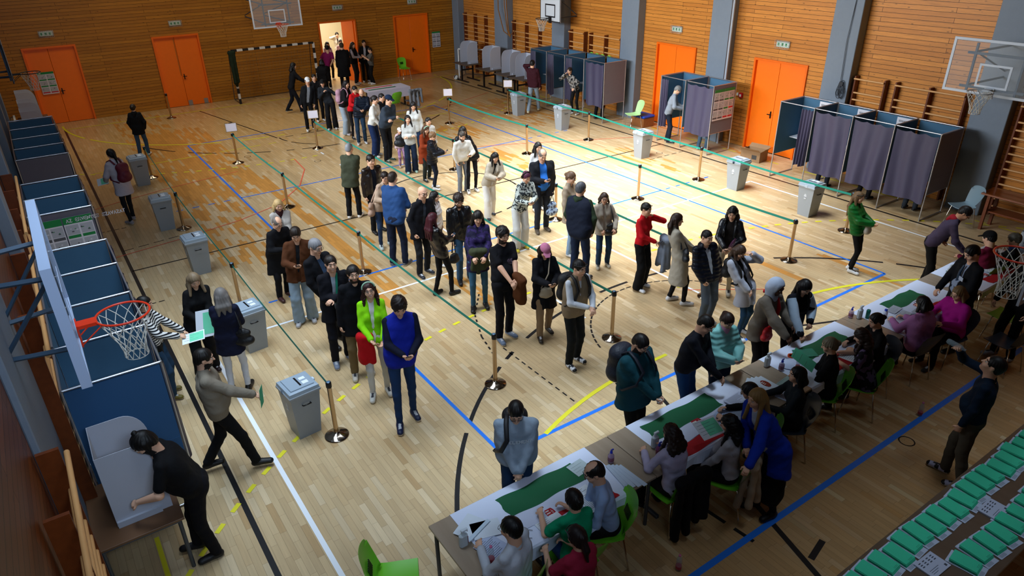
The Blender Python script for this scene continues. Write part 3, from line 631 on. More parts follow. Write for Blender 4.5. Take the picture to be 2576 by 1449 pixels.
scaled_row([({'cur': 'closed'}, 'curtained booth cell with an instruction poster on its grey side'), ({'cur': 'open', 'side': 1}, 'booth cell with a man in a black vest bending inside')], 16.0, 13.27, 0, 'two-cell booth between the orange doors', 1.06)
scaled_row([({'cur': 'loose'}, 'nearest curtained cell of the long booth, trouser legs showing below it'), ({'cur': 'loose'}, 'long booth cell second from the near end, curtain closed'),
            ({'cur': 'loose'}, 'long booth cell third from the near end, curtain closed, legs behind it'), ({'cur': 'open', 'side': -1}, 'far cell of the long booth standing open against an orange door')], 15.9, 6.95, 0, 'four-cell booth by the near right wall', 1.02)
# left-hand row, opening towards +x
lt = [(20.33, 21.33), (19.3, 20.31), (18.3, 19.28), (17.33, 18.28), (14.38, 15.42), (13.35, 14.36), (10.58, 11.6), (9.5, 10.56), (8.45, 9.48), (7.42, 8.43)]
lab = ['farthest cell of the left-hand booths in front of the cardboard screens', 'left-hand booth cell second from the far end', 'left-hand booth cell third from the far end', 'left-hand booth cell with a plain grey outer panel facing the camera',
       'left-hand booth cell just beyond the poster cell', 'left-hand booth cell with large instruction posters on its side', 'left-hand booth cell just nearer than the posters', 'left-hand booth cell beside the top of the near backboard', 'left-hand booth cell beside the basket rim, woman in stripes outside it', 'nearest left-hand booth cell, blue side towards the camera']
for i, ((y0, y1), lb) in enumerate(zip(lt, lab)):
    last = i in (3, 5, 9)
    t = make_cell(last=last, cur='open' if i in (6, 8) else 'closed', side=-1, seed=i+60, backcol=BOOTH_B)
    t.rotation_euler.z = PI; t.location = (.42, y1, 0); t['label'] = lb; t['group'] = 'left-hand booth cells'
    if i == 9:
        for c in kids(t):
            if c.name.startswith('side_panel'): c.data.materials[0] = BOOTH_BACK
# posters on booth sides, doors and walls
PAPER = mat('#d8d6de', .7); GREENP = mat('#14803f', .6); REDP = mat('#c02030', .6); GREYP = mat('#55565c', .6); GREYL = mat('#aeb0b8', .7)
def poster(o, ux, uy, w, h, title='', cols=2, rows=3, kinds='gggrrr', nrm=None):
    """sheet with a green heading and framed picture boxes, each with a coloured caption bar"""
    o = Vector(o); ux = Vector(ux).normalized(); uy = Vector(uy).normalized(); n = Vector(nrm) if nrm else ux.cross(uy)
    mb = MB()
    def q(a, b, c, d, m, lift): mb.mi = m; mb.add([o+ux*a+uy*b+n*lift, o+ux*c+uy*b+n*lift, o+ux*c+uy*d+n*lift, o+ux*a+uy*d+n*lift], [(0, 1, 2, 3)], False)
    mb.mi = 0; mb.prism([o, o+ux*w, o+ux*w+uy*h, o+uy*h], n*.002)
    q(0, h*.9, w, h, 1, .0028)
    cw = w/cols; rh = h*.86/rows; k = 0
    for r in range(rows):
        for c in range(cols):
            x0 = c*cw+.06*cw; x1 = (c+1)*cw-.06*cw; y1 = h*.88-r*rh; y0 = y1-rh*.9
            q(x0, y0+rh*.24, x1, y1, 4, .0026); q(x0, y0, x1, y0+rh*.2, {'g': 1, 'r': 2, 'k': 3}[kinds[k % len(kinds)]], .0026)
            rr = random.Random(k); 
            for _ in range(4):
                a = rr.uniform(x0, x1-.2*cw); b = rr.uniform(y0+rh*.3, y1-rh*.2); q(a, b, a+rr.uniform(.05, .2)*cw, b+rr.uniform(.02, .12)*rh, rr.choice([3, 0, 3, 1]), .003)
            k += 1
    if title: mb.mi = 0; write(mb, title, o+ux*w*.12+uy*h*.925, ux, uy, h*.045, h*.028, .2, n*.0034)
    return mb
PM = [PAPER, GREENP, REDP, GREYP, GREYL]
def put_poster(*a, label, **k): tag(poster(*a, **k).build('poster', PM), label, 'poster')
yq = 13.33-.006
put_poster((-.48, yq, .68), (1, 0, 0), (0, 0, 1), .40, 1.2, 'A', 2, 4, 'kkkkkkkk', label='instruction poster with dark captions half behind the near backboard, on the left-hand booth')
put_poster((-.06, yq, .68), (1, 0, 0), (0, 0, 1), .43, 1.2, 'AZ ERVENYES SZAVAZAT', 2, 4, 'gggrrrrr', label='green headed poster with green and red captions on the left-hand booth side')
put_poster((16.03, 13.262, 1.0), (1, 0, 0), (0, 0, 1), .42, .88, '', 2, 3, 'kkkkkk', label='instruction poster with dark captions, left one on the two-cell booth')
put_poster((16.46, 13.262, 1.0), (1, 0, 0), (0, 0, 1), .42, .88, '', 2, 3, 'gggrrr', label='instruction poster with green and red captions, right one on the two-cell booth')
put_poster((.55, 29.99, 1.05), (1, 0, 0), (0, 0, 1), .5, .75, '', 2, 3, 'ggggrr', label='instruction poster taped to the leftmost orange door')
put_poster((16.15, 29.98, 1.1), (1, 0, 0), (0, 0, 1), .42, .68, '', 2, 3, 'kkkkkk', label='instruction poster on the wood wall right of the far right door')
for y, lb in ((10.55, 'far'), (9.5, 'middle'), (8.5, 'near')):
    m = MB(); m.box((16.83, y-.05, 1.66), (16.833, y-.45, 1.95)); m.mi = 1; m.box((16.827, y-.07, 1.68), (16.8295, y-.43, 1.73)); m.mi = 2; write(m, 'SZAVAZAS', (16.8285, y-.1, 1.85), (0, -1, 0), (0, 0, 1), .035, .022, .2); m.box((16.827, y-.1, 1.79), (16.8295, y-.38, 1.80))
    tag(m.build('notice', [PAPER, mat('#d9d020', .6), mat('#22242a', .6)]), 'white notice with yellow strip in the %s posted cell of the long booth' % lb, 'notice', 'notices inside the long booth')
# ---------------------------------------------------------------- exit lamps in wire cages
def make_lamp():
    t = thing('exit_light', '', 'emergency light')
    b = MB(); b.box((-.17, -.03, -.065), (.17, 0, .065), .01); b.build('housing', mat('#b8c2bc', .5), t)
    s = MB(); s.box((-.15, -.034, -.045), (.15, -.03, .045)); sg = s.build('sign_face', mat('#cfe0d4', .5), t)
    g = MB()
    for x in (-.1, .0, .1): g.box((x-.03, -.037, -.025), (x+.012, -.034, .03))
    g.prism([(-.02, -.037, .0), (.02, -.037, .035), (.02, -.037, -.035)], (0, .002, 0)); g.build('pictogram', mat('#1f8a4c', .5), sg)
    c = MB()
    for i in range(9): x = -.18+i*.045; c.tube([(x, 0, -.085), (x, -.07, -.085), (x, -.07, .085), (x, 0, .085)], .003, 4)
    for z in (-.05, 0, .05, -.085, .085): c.tube([(-.18, 0, z), (-.18, -.07, z), (.18, -.07, z), (.18, 0, z)], .003, 4)
    c.build('wire_cage', mat('#d3d7d9', .4, .6), t); return t
PL_ = Proto(make_lamp()); PL_.o.scale = (1.25, 1.25, 1.25)
for x, l in ((1.18, 'leftmost'), (5.35, 'second')): PL_.put((x, YB, 3.03), 0, 'caged emergency exit light above the %s orange door of the back wall' % l, 'caged exit lights')
PL_.put((11.76, YB, 3.13), 0, 'caged emergency exit light above the open doorway', 'caged exit lights')
PL_.put((15.25, YB, 3.13), 0, 'caged emergency exit light above the far right door of the back wall', 'caged exit lights')
PL_.put((XR, 16.33, 3.08), -PI/2, 'caged emergency exit light above the orange door behind the two-cell booth', 'caged exit lights', )
PL_.put((XR, 12.39, 3.06), -PI/2, 'caged emergency exit light above the bright orange door by the carton', 'caged exit lights')
# ---------------------------------------------------------------- basketball hoops
def net_mesh(r=.225, h=.42, taper=.45, tangle=0, n=12):
    m = MB(); rows = 6
    def pt(k, j):
        t = k/n*2*PI; f = j/rows; rr = r*(1-(1-taper)*min(1, f*1.35)); return (rr*math.cos(t)+tangle*f*f, rr*math.sin(t)+tangle*.3*f, -f*h)
    for k in range(n):
        for s in (.5, -.5):
            m.tube([pt(k+s*j, j) for j in range(rows+1)], .0045, 4, cap=False)
    m.tube([pt(k, rows) for k in range(n+1)], .004, 4, cap=False)
    return m
def hoop(name_lb, rim, facing, kind, wall_d, board_w=1.8, board_h=1.05, rimcol='#c8371b', board_z=2.92, tangle=0, net=.42):
    """rim centre in the world; facing = rotation so that +y local points from board to rim"""
    t = thing('basketball_hoop', name_lb, 'basketball hoop', rim, facing)
    yb = -.38
    r = MB(); r.tube([(.225*math.cos(a*PI/16), .225*math.sin(a*PI/16), 0) for a in range(33)], .0105, 8, cap=False)
    r.box((-.06, yb, -.02), (.06, -.21, .012)); r.tube([(-.12, -.19, -.01), (-.1, yb, -.16)], .006, 6); r.tube([(.12, -.19, -.01), (.1, yb, -.16)], .006, 6)
    r.box((-.09, yb, -.18), (.09, yb+.012, .03)); r.build('rim', mat(rimcol, .35), t)
    n = net_mesh(tangle=tangle, h=net); n.build('net', mat('#cfccc2', .8), t)
    z0 = board_z-3.05; W = board_w/2; deep = .055 if wall_d == .5 else 0
    if kind == 'glass':
        g = MB(); g.box((-W+.03, yb-.012, z0+.03), (W-.03, yb-.004, z0+board_h-.03)); g.build('backboard_glass', mat('#cfd6da', .05, alpha=.13), t)
        f = MB(); e = .05; yy = (yb-.022-deep, yb+.0)
        for a, b in (((-W, z0), (W, z0+e)), ((-W, z0+board_h-e), (W, z0+board_h)), ((-W, z0+e), (-W+e, z0+board_h-e)), ((W-e, z0+e), (W, z0+board_h-e))): f.box((a[0], yy[0], a[1]), (b[0], yy[1], b[1]))
        a, b, c, d = -.3, .3, z0+.15, z0+.6
        for q in ((a, c, b, c+e*.8), (a, d-e*.8, b, d), (a, c+e*.8, a+e*.8, d-e*.8), (b-e*.8, c+e*.8, b, d-e*.8)): f.box((q[0], yb-.003, q[1]), (q[2], yb+.001, q[3]))
        f.build('backboard_frame', mat('#c3cbd6' if deep == 0 else '#b4c6e4', .45), t)
    else:
        col = '#d4d9de' if kind == 'white' else '#23262c'
        g = MB(); g.box((-W, yb-.025, z0), (W, yb-.001, z0+board_h), .004); bb = g.build('backboard', mat(col, .5), t)
        f = MB(); e = .045; a, b, c, d = -.3, .3, z0+.15, z0+.6
        for q in ((a, c, b, c+e), (a, d-e, b, d), (a, c+e, a+e, d-e), (b-e, c+e, b, d-e), (-W, z0, W, z0+.03), (W-.03, z0+.03, W, z0+board_h-.03), (-W, z0+.03, -W+.03, z0+board_h-.03), (-W, z0+board_h-.03, W, z0+board_h)): f.box((q[0], yb-.002, q[1]), (q[2], yb+.003, q[3]))
        f.build('board_marking', mat('#15161a' if kind == 'white' else '#b8bcc4', .5), bb)
    s = MB(); yw = yb-wall_d
    for x in (-.45, .45):
        s.box((x-.02, yb-.07, z0+.05), (x+.02, yb-.03, z0+board_h-.08))
        for zz in (z0+.15, z0+.8): s.tube([(x, yb-.05, zz), (x*.8, yw, zz)], .024, 4, smooth=False)
        s.tube([(x, yb-.05, z0+.8), (x*.8, yw, z0+.2)], .018, 4, smooth=False)
    s.box((-.6, yb-.06, z0+.1), (.6, yb-.035, z0+.15)); s.box((-.6, yb-.06, z0+.75), (.6, yb-.035, z0+.8))
    s.build('wall_bracket', mat('#34485c', .5, .2), t)
    return t
hoop('near basketball hoop with bright orange rim seen from above over the left-hand booths', (.19, 6.62, 3.05), -PI/2, 'glass', .5, rimcol='#e0381a', tangle=.05)
hoop('basketball hoop on the back wall above the football goal, transparent board', (8.31, 26.7, 3.05), PI, 'glass', 2.9, rimcol='#b03418')
hoop('basketball hoop with a solid white backboard on the far right wall', (16.22, 21.67, 3.05), PI/2, 'white', .95, 1.2, .9, rimcol='#1c1c20')
hoop('large transparent basketball backboard with white frame above the right-hand bench', (15.49, 6.3, 3.05), PI/2, 'glass', 1.6, rimcol='#a8b0b8')
hoop('orange rim with a tangled net in front of the suited man at the right edge', (7.95, 2.43, 3.05), 0, 'glass', 3.4, rimcol='#c8371b', tangle=-.1)
hoop('dark basketball hoop with white net at the far left by the door poster', (.26, 21.52, 3.05), -PI/2, 'dark', .55, 1.2, .9, rimcol='#15171b')
# ---------------------------------------------------------------- wall bars
def bars(x, y0, y1, side, label, n=3, h=2.58, gap_top=True, rows=14):
    t = thing('wall_bars', label, 'wall bars', (x, y0, 0)); L = y1-y0; s = -side
    for i in range(n+1):
        y = L*i/n; m = MB(); m.box((0, y-.018, .05), (s*.16, y+.018, h)); m.build('upright', WOODB, t)
    for r in range(rows):
        z = h-.06-r*(h-.15)/rows; m = MB()
        if r == 1: continue
        m.tube([(s*(.2 if r == 0 else .135), 0, z), (s*(.2 if r == 0 else .135), L, z)], .022, 8); m.build('rung', DOWEL, t)
for y0, y1, n, lb in ((9.25, 10.03, 1, 'wall bars right of the cable tangle pillar, single bay'), (7.35, 8.97, 2, 'double wall bars behind the long booth'), (3.5, 6.2, 3, 'wide wall bars behind the brown bench at the right edge'),
                      (18.75, 20.4, 2, 'wall bars behind the green chairs on the right wall'), (20.7, 21.55, 1, 'single bay wall bars right of the white backboard pillar'), (22.6, 25.3, 3, 'dark wall bars behind the white backboard net'), (26.6, 29.2, 3, 'farthest wall bars near the back corner')):
    bars(XR-.02, y0, y1, 1, lb, n)
for y0, y1, n, lb in ((3.9, 5.55, 2, 'wall bars nearest to the camera in the lower left corner'), (7.25, 10.1, 3, 'left wall bars seen from above behind the near booths'), (11.0, 14.0, 3, 'left wall bars behind the poster booth'), (2.0, 3.75, 2, 'wall bars at the very bottom left edge')):
    bars(XL+.02, y0, y1, -1, lb, n)
# ---------------------------------------------------------------- handball goal and small goals
def goal(lb, x, y, w, h, d, rz, striped=True, r=.04):
    t = thing('football_goal' if not striped else 'handball_goal', lb, 'goal', (x, y, 0), rz)
    f = MB()
    segs = []
    def striptube(a, b, n):
        for i in range(n):
            f.mi = i % 2 if striped else 1; p = Vector(a).lerp(Vector(b), i/n); q = Vector(a).lerp(Vector(b), (i+1)/n); lo = [min(p[k], q[k])-(r if abs(p[k]-q[k]) < 1e-6 else 0) for k in range(3)]; hi = [max(p[k], q[k])+(r if abs(p[k]-q[k]) < 1e-6 else 0) for k in range(3)]
            f.box(lo, hi)
    striptube((0, 0, 0), (0, 0, h), 10); striptube((w, 0, 0), (w, 0, h), 10); striptube((0, 0, h), (w, 0, h), 15); f.build('posts', [mat('#17181b', .5), mat('#d6d6d2', .5)], t)
    b = MB()
    for xx in (0, w): b.tube([(xx, 0, h), (xx, d*.5, h-.05), (xx, d, .03), (xx, 0, .03)], .014, 6)
    b.tube([(0, d, .03), (w, d, .03)], .014, 6); b.build('rear_frame', mat('#3a3c40', .5, .5), t)
    n = MB(); st = .13
    def P(u, v): # v 0 top front -> 1 bottom back
        return (u, .5*d*min(1, v*3) if v < .33 else .5*d+.5*d*(v-.33)/.67, h-.05*min(1, v*3) if v < .33 else (h-.05)*(1-(v-.33)/.67)+.03)
    k = int(w/st)
    for i in range(k+1): n.tube([P(i*w/k, v/8) for v in range(9)], .0028, 3, cap=False)
    for j in range(20): n.tube([P(0, j/20), P(w, j/20)], .0028, 3, cap=False)
    for xx in (0, w):
        for j in range(1, 9): z = h*j/9; n.tube([(xx, 0, z), (xx, d*(1-z/h*.5), z)], .0028, 3, cap=False)
    n.build('net', mat('#8d8468', .9), t); return t
goal('black and white striped handball goal against the back wall', 6.92, 29.0, 3.25, 2.0, .85, 0)
goal('small white goal in the far right corner', 16.35, 28.0, 1.9, 1.25, .8, -.9, False, .025)
goal('small goal with white net in the far left corner behind the cardboard screens', -.44, 24.2, 1.9, 1.2, .22, PI/2, False, .025)
b = MB(); b.lathe([(0.001, 0)]+[(.11*math.sin(a*PI/14), .11-.11*math.cos(a*PI/14)) for a in range(1, 14)]+[(.001, .22)], n=20); tag(b.build('football', mat('#cfd0cc', .5, pat=('spots', '#3a3a3c', 9)), loc=(16.0, 27.7, 0)), 'white football lying in front of the small white goal', 'ball')
SKIN = {k: mat(c, .55, spec=.35, noise=.04) for k, c in dict(light='#d9a98c', pale='#e0b8a0', tan='#c08a68', dark='#5a3a2a').items()}
LIPS = mat('#a4524a', .5); EYEW = mat('#d8d4cc', .3); IRIS = mat('#241a14', .2); BROW = mat('#3a281c', .8)
RUB = mat('#e4e2dc', .6); LENS = mat('#202022', .3)
def nrm(v): v = np.array(v, float); return v/(np.linalg.norm(v)+1e-9)
def rotm(yaw=0, pitch=0, roll=0):         # columns: right, forward, up ; pitch > 0 nods forward/down
    cy, sy, cp, sp, cr, sr = math.cos(yaw), math.sin(yaw), math.cos(pitch), math.sin(pitch), math.cos(roll), math.sin(roll)
    Rz = np.array([[cy, -sy, 0], [sy, cy, 0], [0, 0, 1]]); Rx = np.array([[1, 0, 0], [0, cp, sp], [0, -sp, cp]]); Ry = np.array([[cr, 0, sr], [0, 1, 0], [-sr, 0, cr]])
    return Rz@Rx@Ry
def ik(a, b, l1, l2, hint):
    a, b = np.array(a, float), np.array(b, float); d = b-a; L = np.linalg.norm(d)
    if L > (l1+l2)*.995: b = a+d/L*(l1+l2)*.995; d = b-a; L = np.linalg.norm(d)
    u = d/L; x = (l1*l1-l2*l2+L*L)/(2*L); h = math.sqrt(max(l1*l1-x*x, 0)); hp = np.array(hint, float)-u*np.dot(hint, u); hp = nrm(hp)
    return a+u*x+hp*h, b
POSE = {  # hand targets (side, forward, height/H) for right and left hand, side measured outward; curl; palm
 'phone': ((.03, .33, .66), (.07, .30, .645)), 'phoneR': ((.05, .32, .68), (.21, .06, .47)), 'phoneL': ((.21, .06, .47), (.05, .32, .68)),
 'down': ((.23, .05, .455), (.23, .05, .455)), 'pocket': ((.19, .09, .53), (.19, .09, .53)), 'cross': ((-.05, .22, .685), (-.06, .19, .665)),
 'front': ((.02, .24, .54), (.02, .25, .535)), 'belly': ((.03, .28, .60), (.02, .29, .595)), 'pockR': ((.19, .09, .53), (.22, .06, .455)),
 'back': ((.05, -.2, .53), (.05, -.2, .53)), 'arm': ((.06, .27, .64), (.2, .07, .47)), 'walk': ((.22, .2, .48), (.22, -.16, .49)),
 'earR': ((.10, .10, .90), (.22, .06, .47)), 'earL': ((.22, .06, .47), (.10, .10, .90)), 'reach': ((.12, .55, .60), (.1, .5, .58)), 'reachR': ((.14, .58, .62), (.2, .08, .48)),
 'desk': ((.14, .40, 0), (.12, .42, 0)), 'chin': ((.02, .26, 0), (.1, .38, 0))}
def shm(c, A, fd, z0, k, sole):           # sole, tongue and laces, darker panels of a trainer
    f = (c-A)@fd/k; sd = np.abs((c-A)@np.array([fd[1], -fd[0], 0]))/k; z = (c[:, 2]-z0)/k; m = (z < .026).astype(int)
    if sole == 'none': return m*0
    m[(z > .05) & (f > .045) & (f < .13) & (sd < .017)] = 2
    if sole and sole < '#3': m[(z > .026) & ((f < -.01) | ((f > .06) & (f < .1) & (sd > .02)) | (f > .165))] = 3
    return m
def person(label, feet, head=None, face=0, H=None, sex='m', pose='down', top='shirt', tc='#222', inner=None, ic='#ddd', legs='straight', lc='#15171d', shoe='#e8e8e6', sole=None,
           hair='short', hc='#1b1410', skin='light', nod=10, turn=0, bend=0, fat=1.0, beard=None, glasses=False, cap=None, seat=False, hands=None, stance=.11, stride=.04, pat=None, lpat=None,
           hem=None, long=None, curl=(.5, .5), lean=None, extra=None, group=None, smile=False, scarf=None, trim=None, seat_z=.45, q=1.0, lift=0, hood=None, sleeves=1, rollhead=0, azi=None, step=0):
    if head is not None and feet is not None and H is None and not seat:
        base = at(*feet) if len(feet) == 2 and feet[0] > 30 else Vector((feet[0], feet[1], 0)); best = None
        for hh in range(120, 200):
            P = at(head[0], head[1], hh/100); d = math.hypot(P.x-base.x, P.y-base.y)
            if best is None or d < best[0]: best = (d, hh/100, P)
        H = min(max(best[1], 1.56 if sex == 'f' else 1.66), 1.9 if sex == 'm' else 1.78) if sex != 'c' else best[1]
        P = at(head[0], head[1], H); lw = Vector((P.x-base.x, P.y-base.y, 0))
        if lw.length > .22:
            over = lw.length-.22; base = base+lw.normalized()*over; lw = lw.normalized()*.22
    else:
        H = H or (1.66 if sex == 'f' else 1.77)
        if seat:                          # head point given: sits under it
            zt = seat_z+.50*H-.03; P = at(head[0], head[1], zt); base = Vector((P.x, P.y, 0)); lw = Vector((0, 0, 0))
        elif feet is None:
            P = at(head[0], head[1], H-(1-math.cos(math.radians(bend)))*.45*H); base = Vector((P.x, P.y, 0)); lw = Vector((0, 0, 0))
        else:
            base = at(*feet) if feet[0] > 30 else Vector((feet[0], feet[1], 0)); lw = Vector((0, 0, 0))
    toc = math.atan2(-base.x, -base.y)    # azimuth towards the camera, measured from +Y clockwise
    az = toc-math.radians(face)           # face 90 = turned to the right of the picture
    if azi is not None: az = math.radians(azi)
    rz = -az
    c, s_ = math.cos(-rz), math.sin(-rz); lx = lw.x*c-lw.y*s_; ly = lw.x*s_+lw.y*c
    f = sex == 'f'; ch = sex == 'c'; k = H/1.75; fat *= 1.05 if sex == 'm' else 1.0
    R = math.radians; bnd = R(bend)
    hip = np.array([0, 0, (seat_z+.085) if seat else .525*H-lift*.02])
    if bend and not seat:
        hip[1] -= .12*math.sin(bnd); 
    T = rotm(0, bnd, 0); 
    shear = np.array([lx, ly, 0]) if not seat else np.zeros(3)
    def tor(x, y, z):                     # torso point, z in fractions of H above the hip
        p = T@np.array([x*k, y*k, z*H]); return hip+p+shear*min(1, max(0, z/.3))*1.0
    if seat or (bend and feet is None):   # put the head where it was seen
        off = tor(0, .03, .40)-hip; base = base-Vector((off[0]*math.cos(rz)-off[1]*math.sin(rz), off[0]*math.sin(rz)+off[1]*math.cos(rz), 0))
    sw = (.142 if f else .164)*(.5+.5*fat) if not ch else .13; hw = .088 if not f else .092
    sh = [tor(sg*sw, 0, .295) for sg in (1, -1)]; neck = tor(0, -.005, .315); hipj = [hip+np.array([sg*hw*k, 0, 0]) for sg in (1, -1)]
    hd = tor(0, .0, .32)+rotm(0, bnd*.5+R(nod)*.3)@np.array([0, .015*k, .092*H])
    Hm = rotm(R(-turn), bnd*.35+R(nod), R(rollhead)); hk = k*(1.0 if not ch else 1.12)*(.96 if f else 1)
    # legs
    ul, ll = .245*H, .245*H; kn = []; an = []
    for i, sg in enumerate((1, -1)):
        if seat: tgt = np.array([sg*(hw+.03)*k, (.36+.05*i)*k, .07]); hint = (0, .5, 1)
        else: tgt = np.array([sg*stance*k, sg*stride*k*1.0+step*sg*.3*k, .075+(.06 if step and sg*step < 0 else 0)]); hint = (sg*.1, 1, 0)
        a, b = ik(hipj[i], tgt, ul, ll if not seat else .25*H, hint); kn.append(a); an.append(b)
    # arms
    hs = hands or POSE[pose]; el = []; wr = []
    for i, sg in enumerate((1, -1)):
        hx, hy, hz = hs[i]; z = hz*H if hz > .05 else seat_z+.36+hz
        t = np.array([sg*hx*k, hy*k, z])
        if not seat: t = t+shear*min(1, max(0, (hz-.5)/.3))
        if bend and not seat and hz > .05 and hz < 1.5: pass
        a, b = ik(sh[i], t, .165*H, .15*H, (sg*.8, -.35, -.9) if hy > .05 else (sg*.6, -1, 0)); el.append(a); wr.append(b)
    root = thing('person', label, 'person', base, rz, group)
    hs_ = .0072*q
    # ------------------------------------------------ body: one continuous skin surface
    S1 = SDF(np.minimum(hd-.17*hk, neck-.1), np.maximum(hd+.17*hk, neck+.1), hs_)
    def hp(x, y, z): return hd+Hm@(np.array([x, y, z])*hk)
    M = Hm.T
    S1.ell(hp(0, -.012, .03), np.array([.076, .096, .088])*hk, M, .01); S1.ell(hp(0, .028, -.03), np.array([.058, .066, .082])*hk, M, .03)
    S1.cone(hp(0, .06, -.085), hp(0, .072, -.082), .02*hk, .018*hk, .03)
    S1.cone(hp(0, .088, .012), hp(0, .108, -.02), .007*hk, .0115*hk, .012)
    for sg in (1, -1):
        S1.ell(hp(sg*.031, .094, .014), np.array([.016, .014, .010])*hk, M, .012, sub=True); S1.ell(hp(sg*.031, .082, .012), np.array([.013, .012, .011])*hk, M, .004)
        S1.ell(hp(sg*.078, -.008, .0), np.array([.009, .018, .03])*hk, M, .008); S1.cone(hp(sg*.012, .086, .034), hp(sg*.045, .08, .036), .009*hk, .007*hk, .012)
        S1.ell(hp(sg*.04, .06, -.03), np.array([.022, .022, .022])*hk, M, .03)
    S1.cone(hp(-.02, .082, -.052), hp(.02, .082, -.052), .0075*hk, .0075*hk, .01)
    nr = (.053 if f or ch else .062)*k
    S1.cone(hp(0, -.018, -.06), neck+np.array([0, -.01, -.02]), nr, nr*1.12, .035)
    parts = [S1.net()]
    V, Q = parts[0]; fc = V[Q].mean(1); loc = (fc-hd)@Hm/hk; x, y, z = loc.T; ax = np.abs(x); fr = y > .05
    mi = np.zeros(len(Q), int)
    mi[fr & (ax > .019) & (ax < .044) & (np.abs(z-.0125) < .0068)] = 2
    mi[fr & (ax > .025) & (ax < .038) & (np.abs(z-.0125) < .0066)] = 3
    mi[fr & (ax > .012) & (ax < .05) & (np.abs(z-.034-.004*np.cos((ax-.03)*80)) < .0052)] = 4
    mi[fr & (ax < (.032 if smile else .024)) & (np.abs(z+.053) < .0068)] = 1
    if smile: mi[fr & (ax < .024) & (np.abs(z+.052) < .0035)] = 2
    bm = mat(beard or '#2a1d14', .9) if beard else BROW
    if beard: mi[(z < -.035) & (y > -.02) & (mi == 0) & (z > -.13) & ((ax > .03) | (z < -.066) | (np.abs(z+.038) < .006)) & (y > .0+.0)] = 5
    nh = [len(parts[0][1])]
    # hands and forearms
    sleeve_short = top in ('tee', 'tunic') or sleeves < 1
    for i, sg in enumerate((1, -1)):
        e, w = el[i], wr[i]; d = nrm(w-e); hl = .098*H*1.0
        up = np.array([0, 0, 1.]); fwd = np.array([0, 1., 0])
        n = nrm(np.cross(d, np.cross((-sg*np.array([1., 0, 0])*.9+np.array([0, .15, -.5])), d))) if hs[i][1] < .18 else nrm(np.cross(d, np.cross(np.array([-sg*.4, -.2, .9 if pose.startswith('phone') else -.9]), d)))
        side = nrm(np.cross(d, n))*sg; th = -side if (np.dot(-side, [0, 1, 0])+(.3*np.dot(-side, [-sg, 0, 0]))) > 0 else side
        q1 = w+d*.04*k; g = hs_*.8; r = .024*k
        a0 = e if sleeve_short else w-d*.06
        pad = .12*k; S2 = SDF(np.minimum(a0-.06, w-pad-.07), np.maximum(a0+.06, w+pad+.07), g if not sleeve_short else g*1.15)
        if sleeve_short: S2.cone(e, w, .042*k*(.6+.4*fat), .027*k, .01)
        else: S2.cone(a0, w, .027*k, .025*k, .01)
        acr = nrm(np.cross(d, n))
        S2.cone(w+d*.015, w+d*.06*k, .026*k, .030*k, .02, flat=(*n, .5))
        for j, (o, L_) in enumerate(((-.027, .072), (-.009, .08), (.009, .076), (.026, .06))):
            cu = curl[i]*(1+.12*j); p0 = w+d*.068*k+acr*o*k; a1 = cu*.9; a2 = cu*1.9; a3 = cu*2.7
            p1 = p0+(d*math.cos(a1)+n*math.sin(a1))*L_*.42*k; p2 = p1+(d*math.cos(a2)+n*math.sin(a2))*L_*.33*k; p3 = p2+(d*math.cos(a3)+n*math.sin(a3))*L_*.25*k
            S2.cone(p0-d*.02, p0, .009*k, .0088*k, .006); S2.cone(p0, p1, .0088*k, .0082*k, .004); S2.cone(p1, p2, .0082*k, .0076*k, .003); S2.cone(p2, p3, .0076*k, .0068*k, .003)
        t0 = w+d*.022*k+th*.022*k; t1 = t0+(th*.75+d*.6+n*.3)*.038*k; t2 = t1+(d*.9+th*.1+n*.45)*.03*k
        S2.cone(t0, t1, .012*k, .0098*k, .012); S2.cone(t1, t2, .0098*k, .0082*k, .004)
        parts.append(S2.net())
    # core under the clothes
    S3 = SDF(np.array([-.36, -.45, .03])+np.minimum(0, shear)+[0, min(0, -bend*.004), 0], np.array([.36, .75, H*.9])+np.maximum(0, shear), .024)
    S3.ell(hip+np.array([0, -.01, .02]), (.09*k, .055*k, .07*k), None, .02); S3.cone(tor(0, -.015, .02), tor(0, -.01, .2), .05*k, .06*k, .02); S3.cone(tor(0, -.01, .2), tor(0, -.012, .3), .055*k, .04*k, .02)
    for i in (0, 1):
        S3.cone(sh[i]*.85+neck*.15, sh[i], .04*k, .04*k, .03); S3.cone(sh[i], el[i], .036*k, .03*k, .02); S3.cone(el[i], wr[i], .03*k, .022*k, .02)
        S3.cone(hipj[i], kn[i], .055*k, .04*k, .015); S3.cone(kn[i], an[i], .042*k, .03*k, .02)
    S3.cone(neck-T@np.array([0, 0, .04]), neck+T@np.array([0, 0, .03]), .045*k, .045*k, .02)
    parts.append(S3.net())
    VQ = joinVQ(*parts); mi = np.concatenate([mi, np.zeros(len(VQ[1])-len(mi), int)])
    body = np_obj('body', VQ, [SKIN[skin], LIPS, EYEW, IRIS, mat(hc if not isinstance(hc, str) or hc[1] < 'a' else '#5a4632', .8), bm], root, mi)
    # ------------------------------------------------ garments
    def sleeve(Sx, t, endr=0, short=False, puff=0):
        for i in (0, 1):
            Sx.cone(sh[i], el[i] if not short else sh[i]+(el[i]-sh[i])*.72, .043*k*(.6+.4*fat)+t, (  .039*k*(.6+.4*fat)+t) if not short else .052*k+t, .028)
            if not short:
                e2 = wr[i]-nrm(wr[i]-el[i])*.015 if sleeves >= 1 else el[i]+(wr[i]-el[i])*sleeves
                Sx.cone(el[i], e2, .042*k*(.6+.4*fat)+t+puff, .032*k+t*.8+endr, .025)
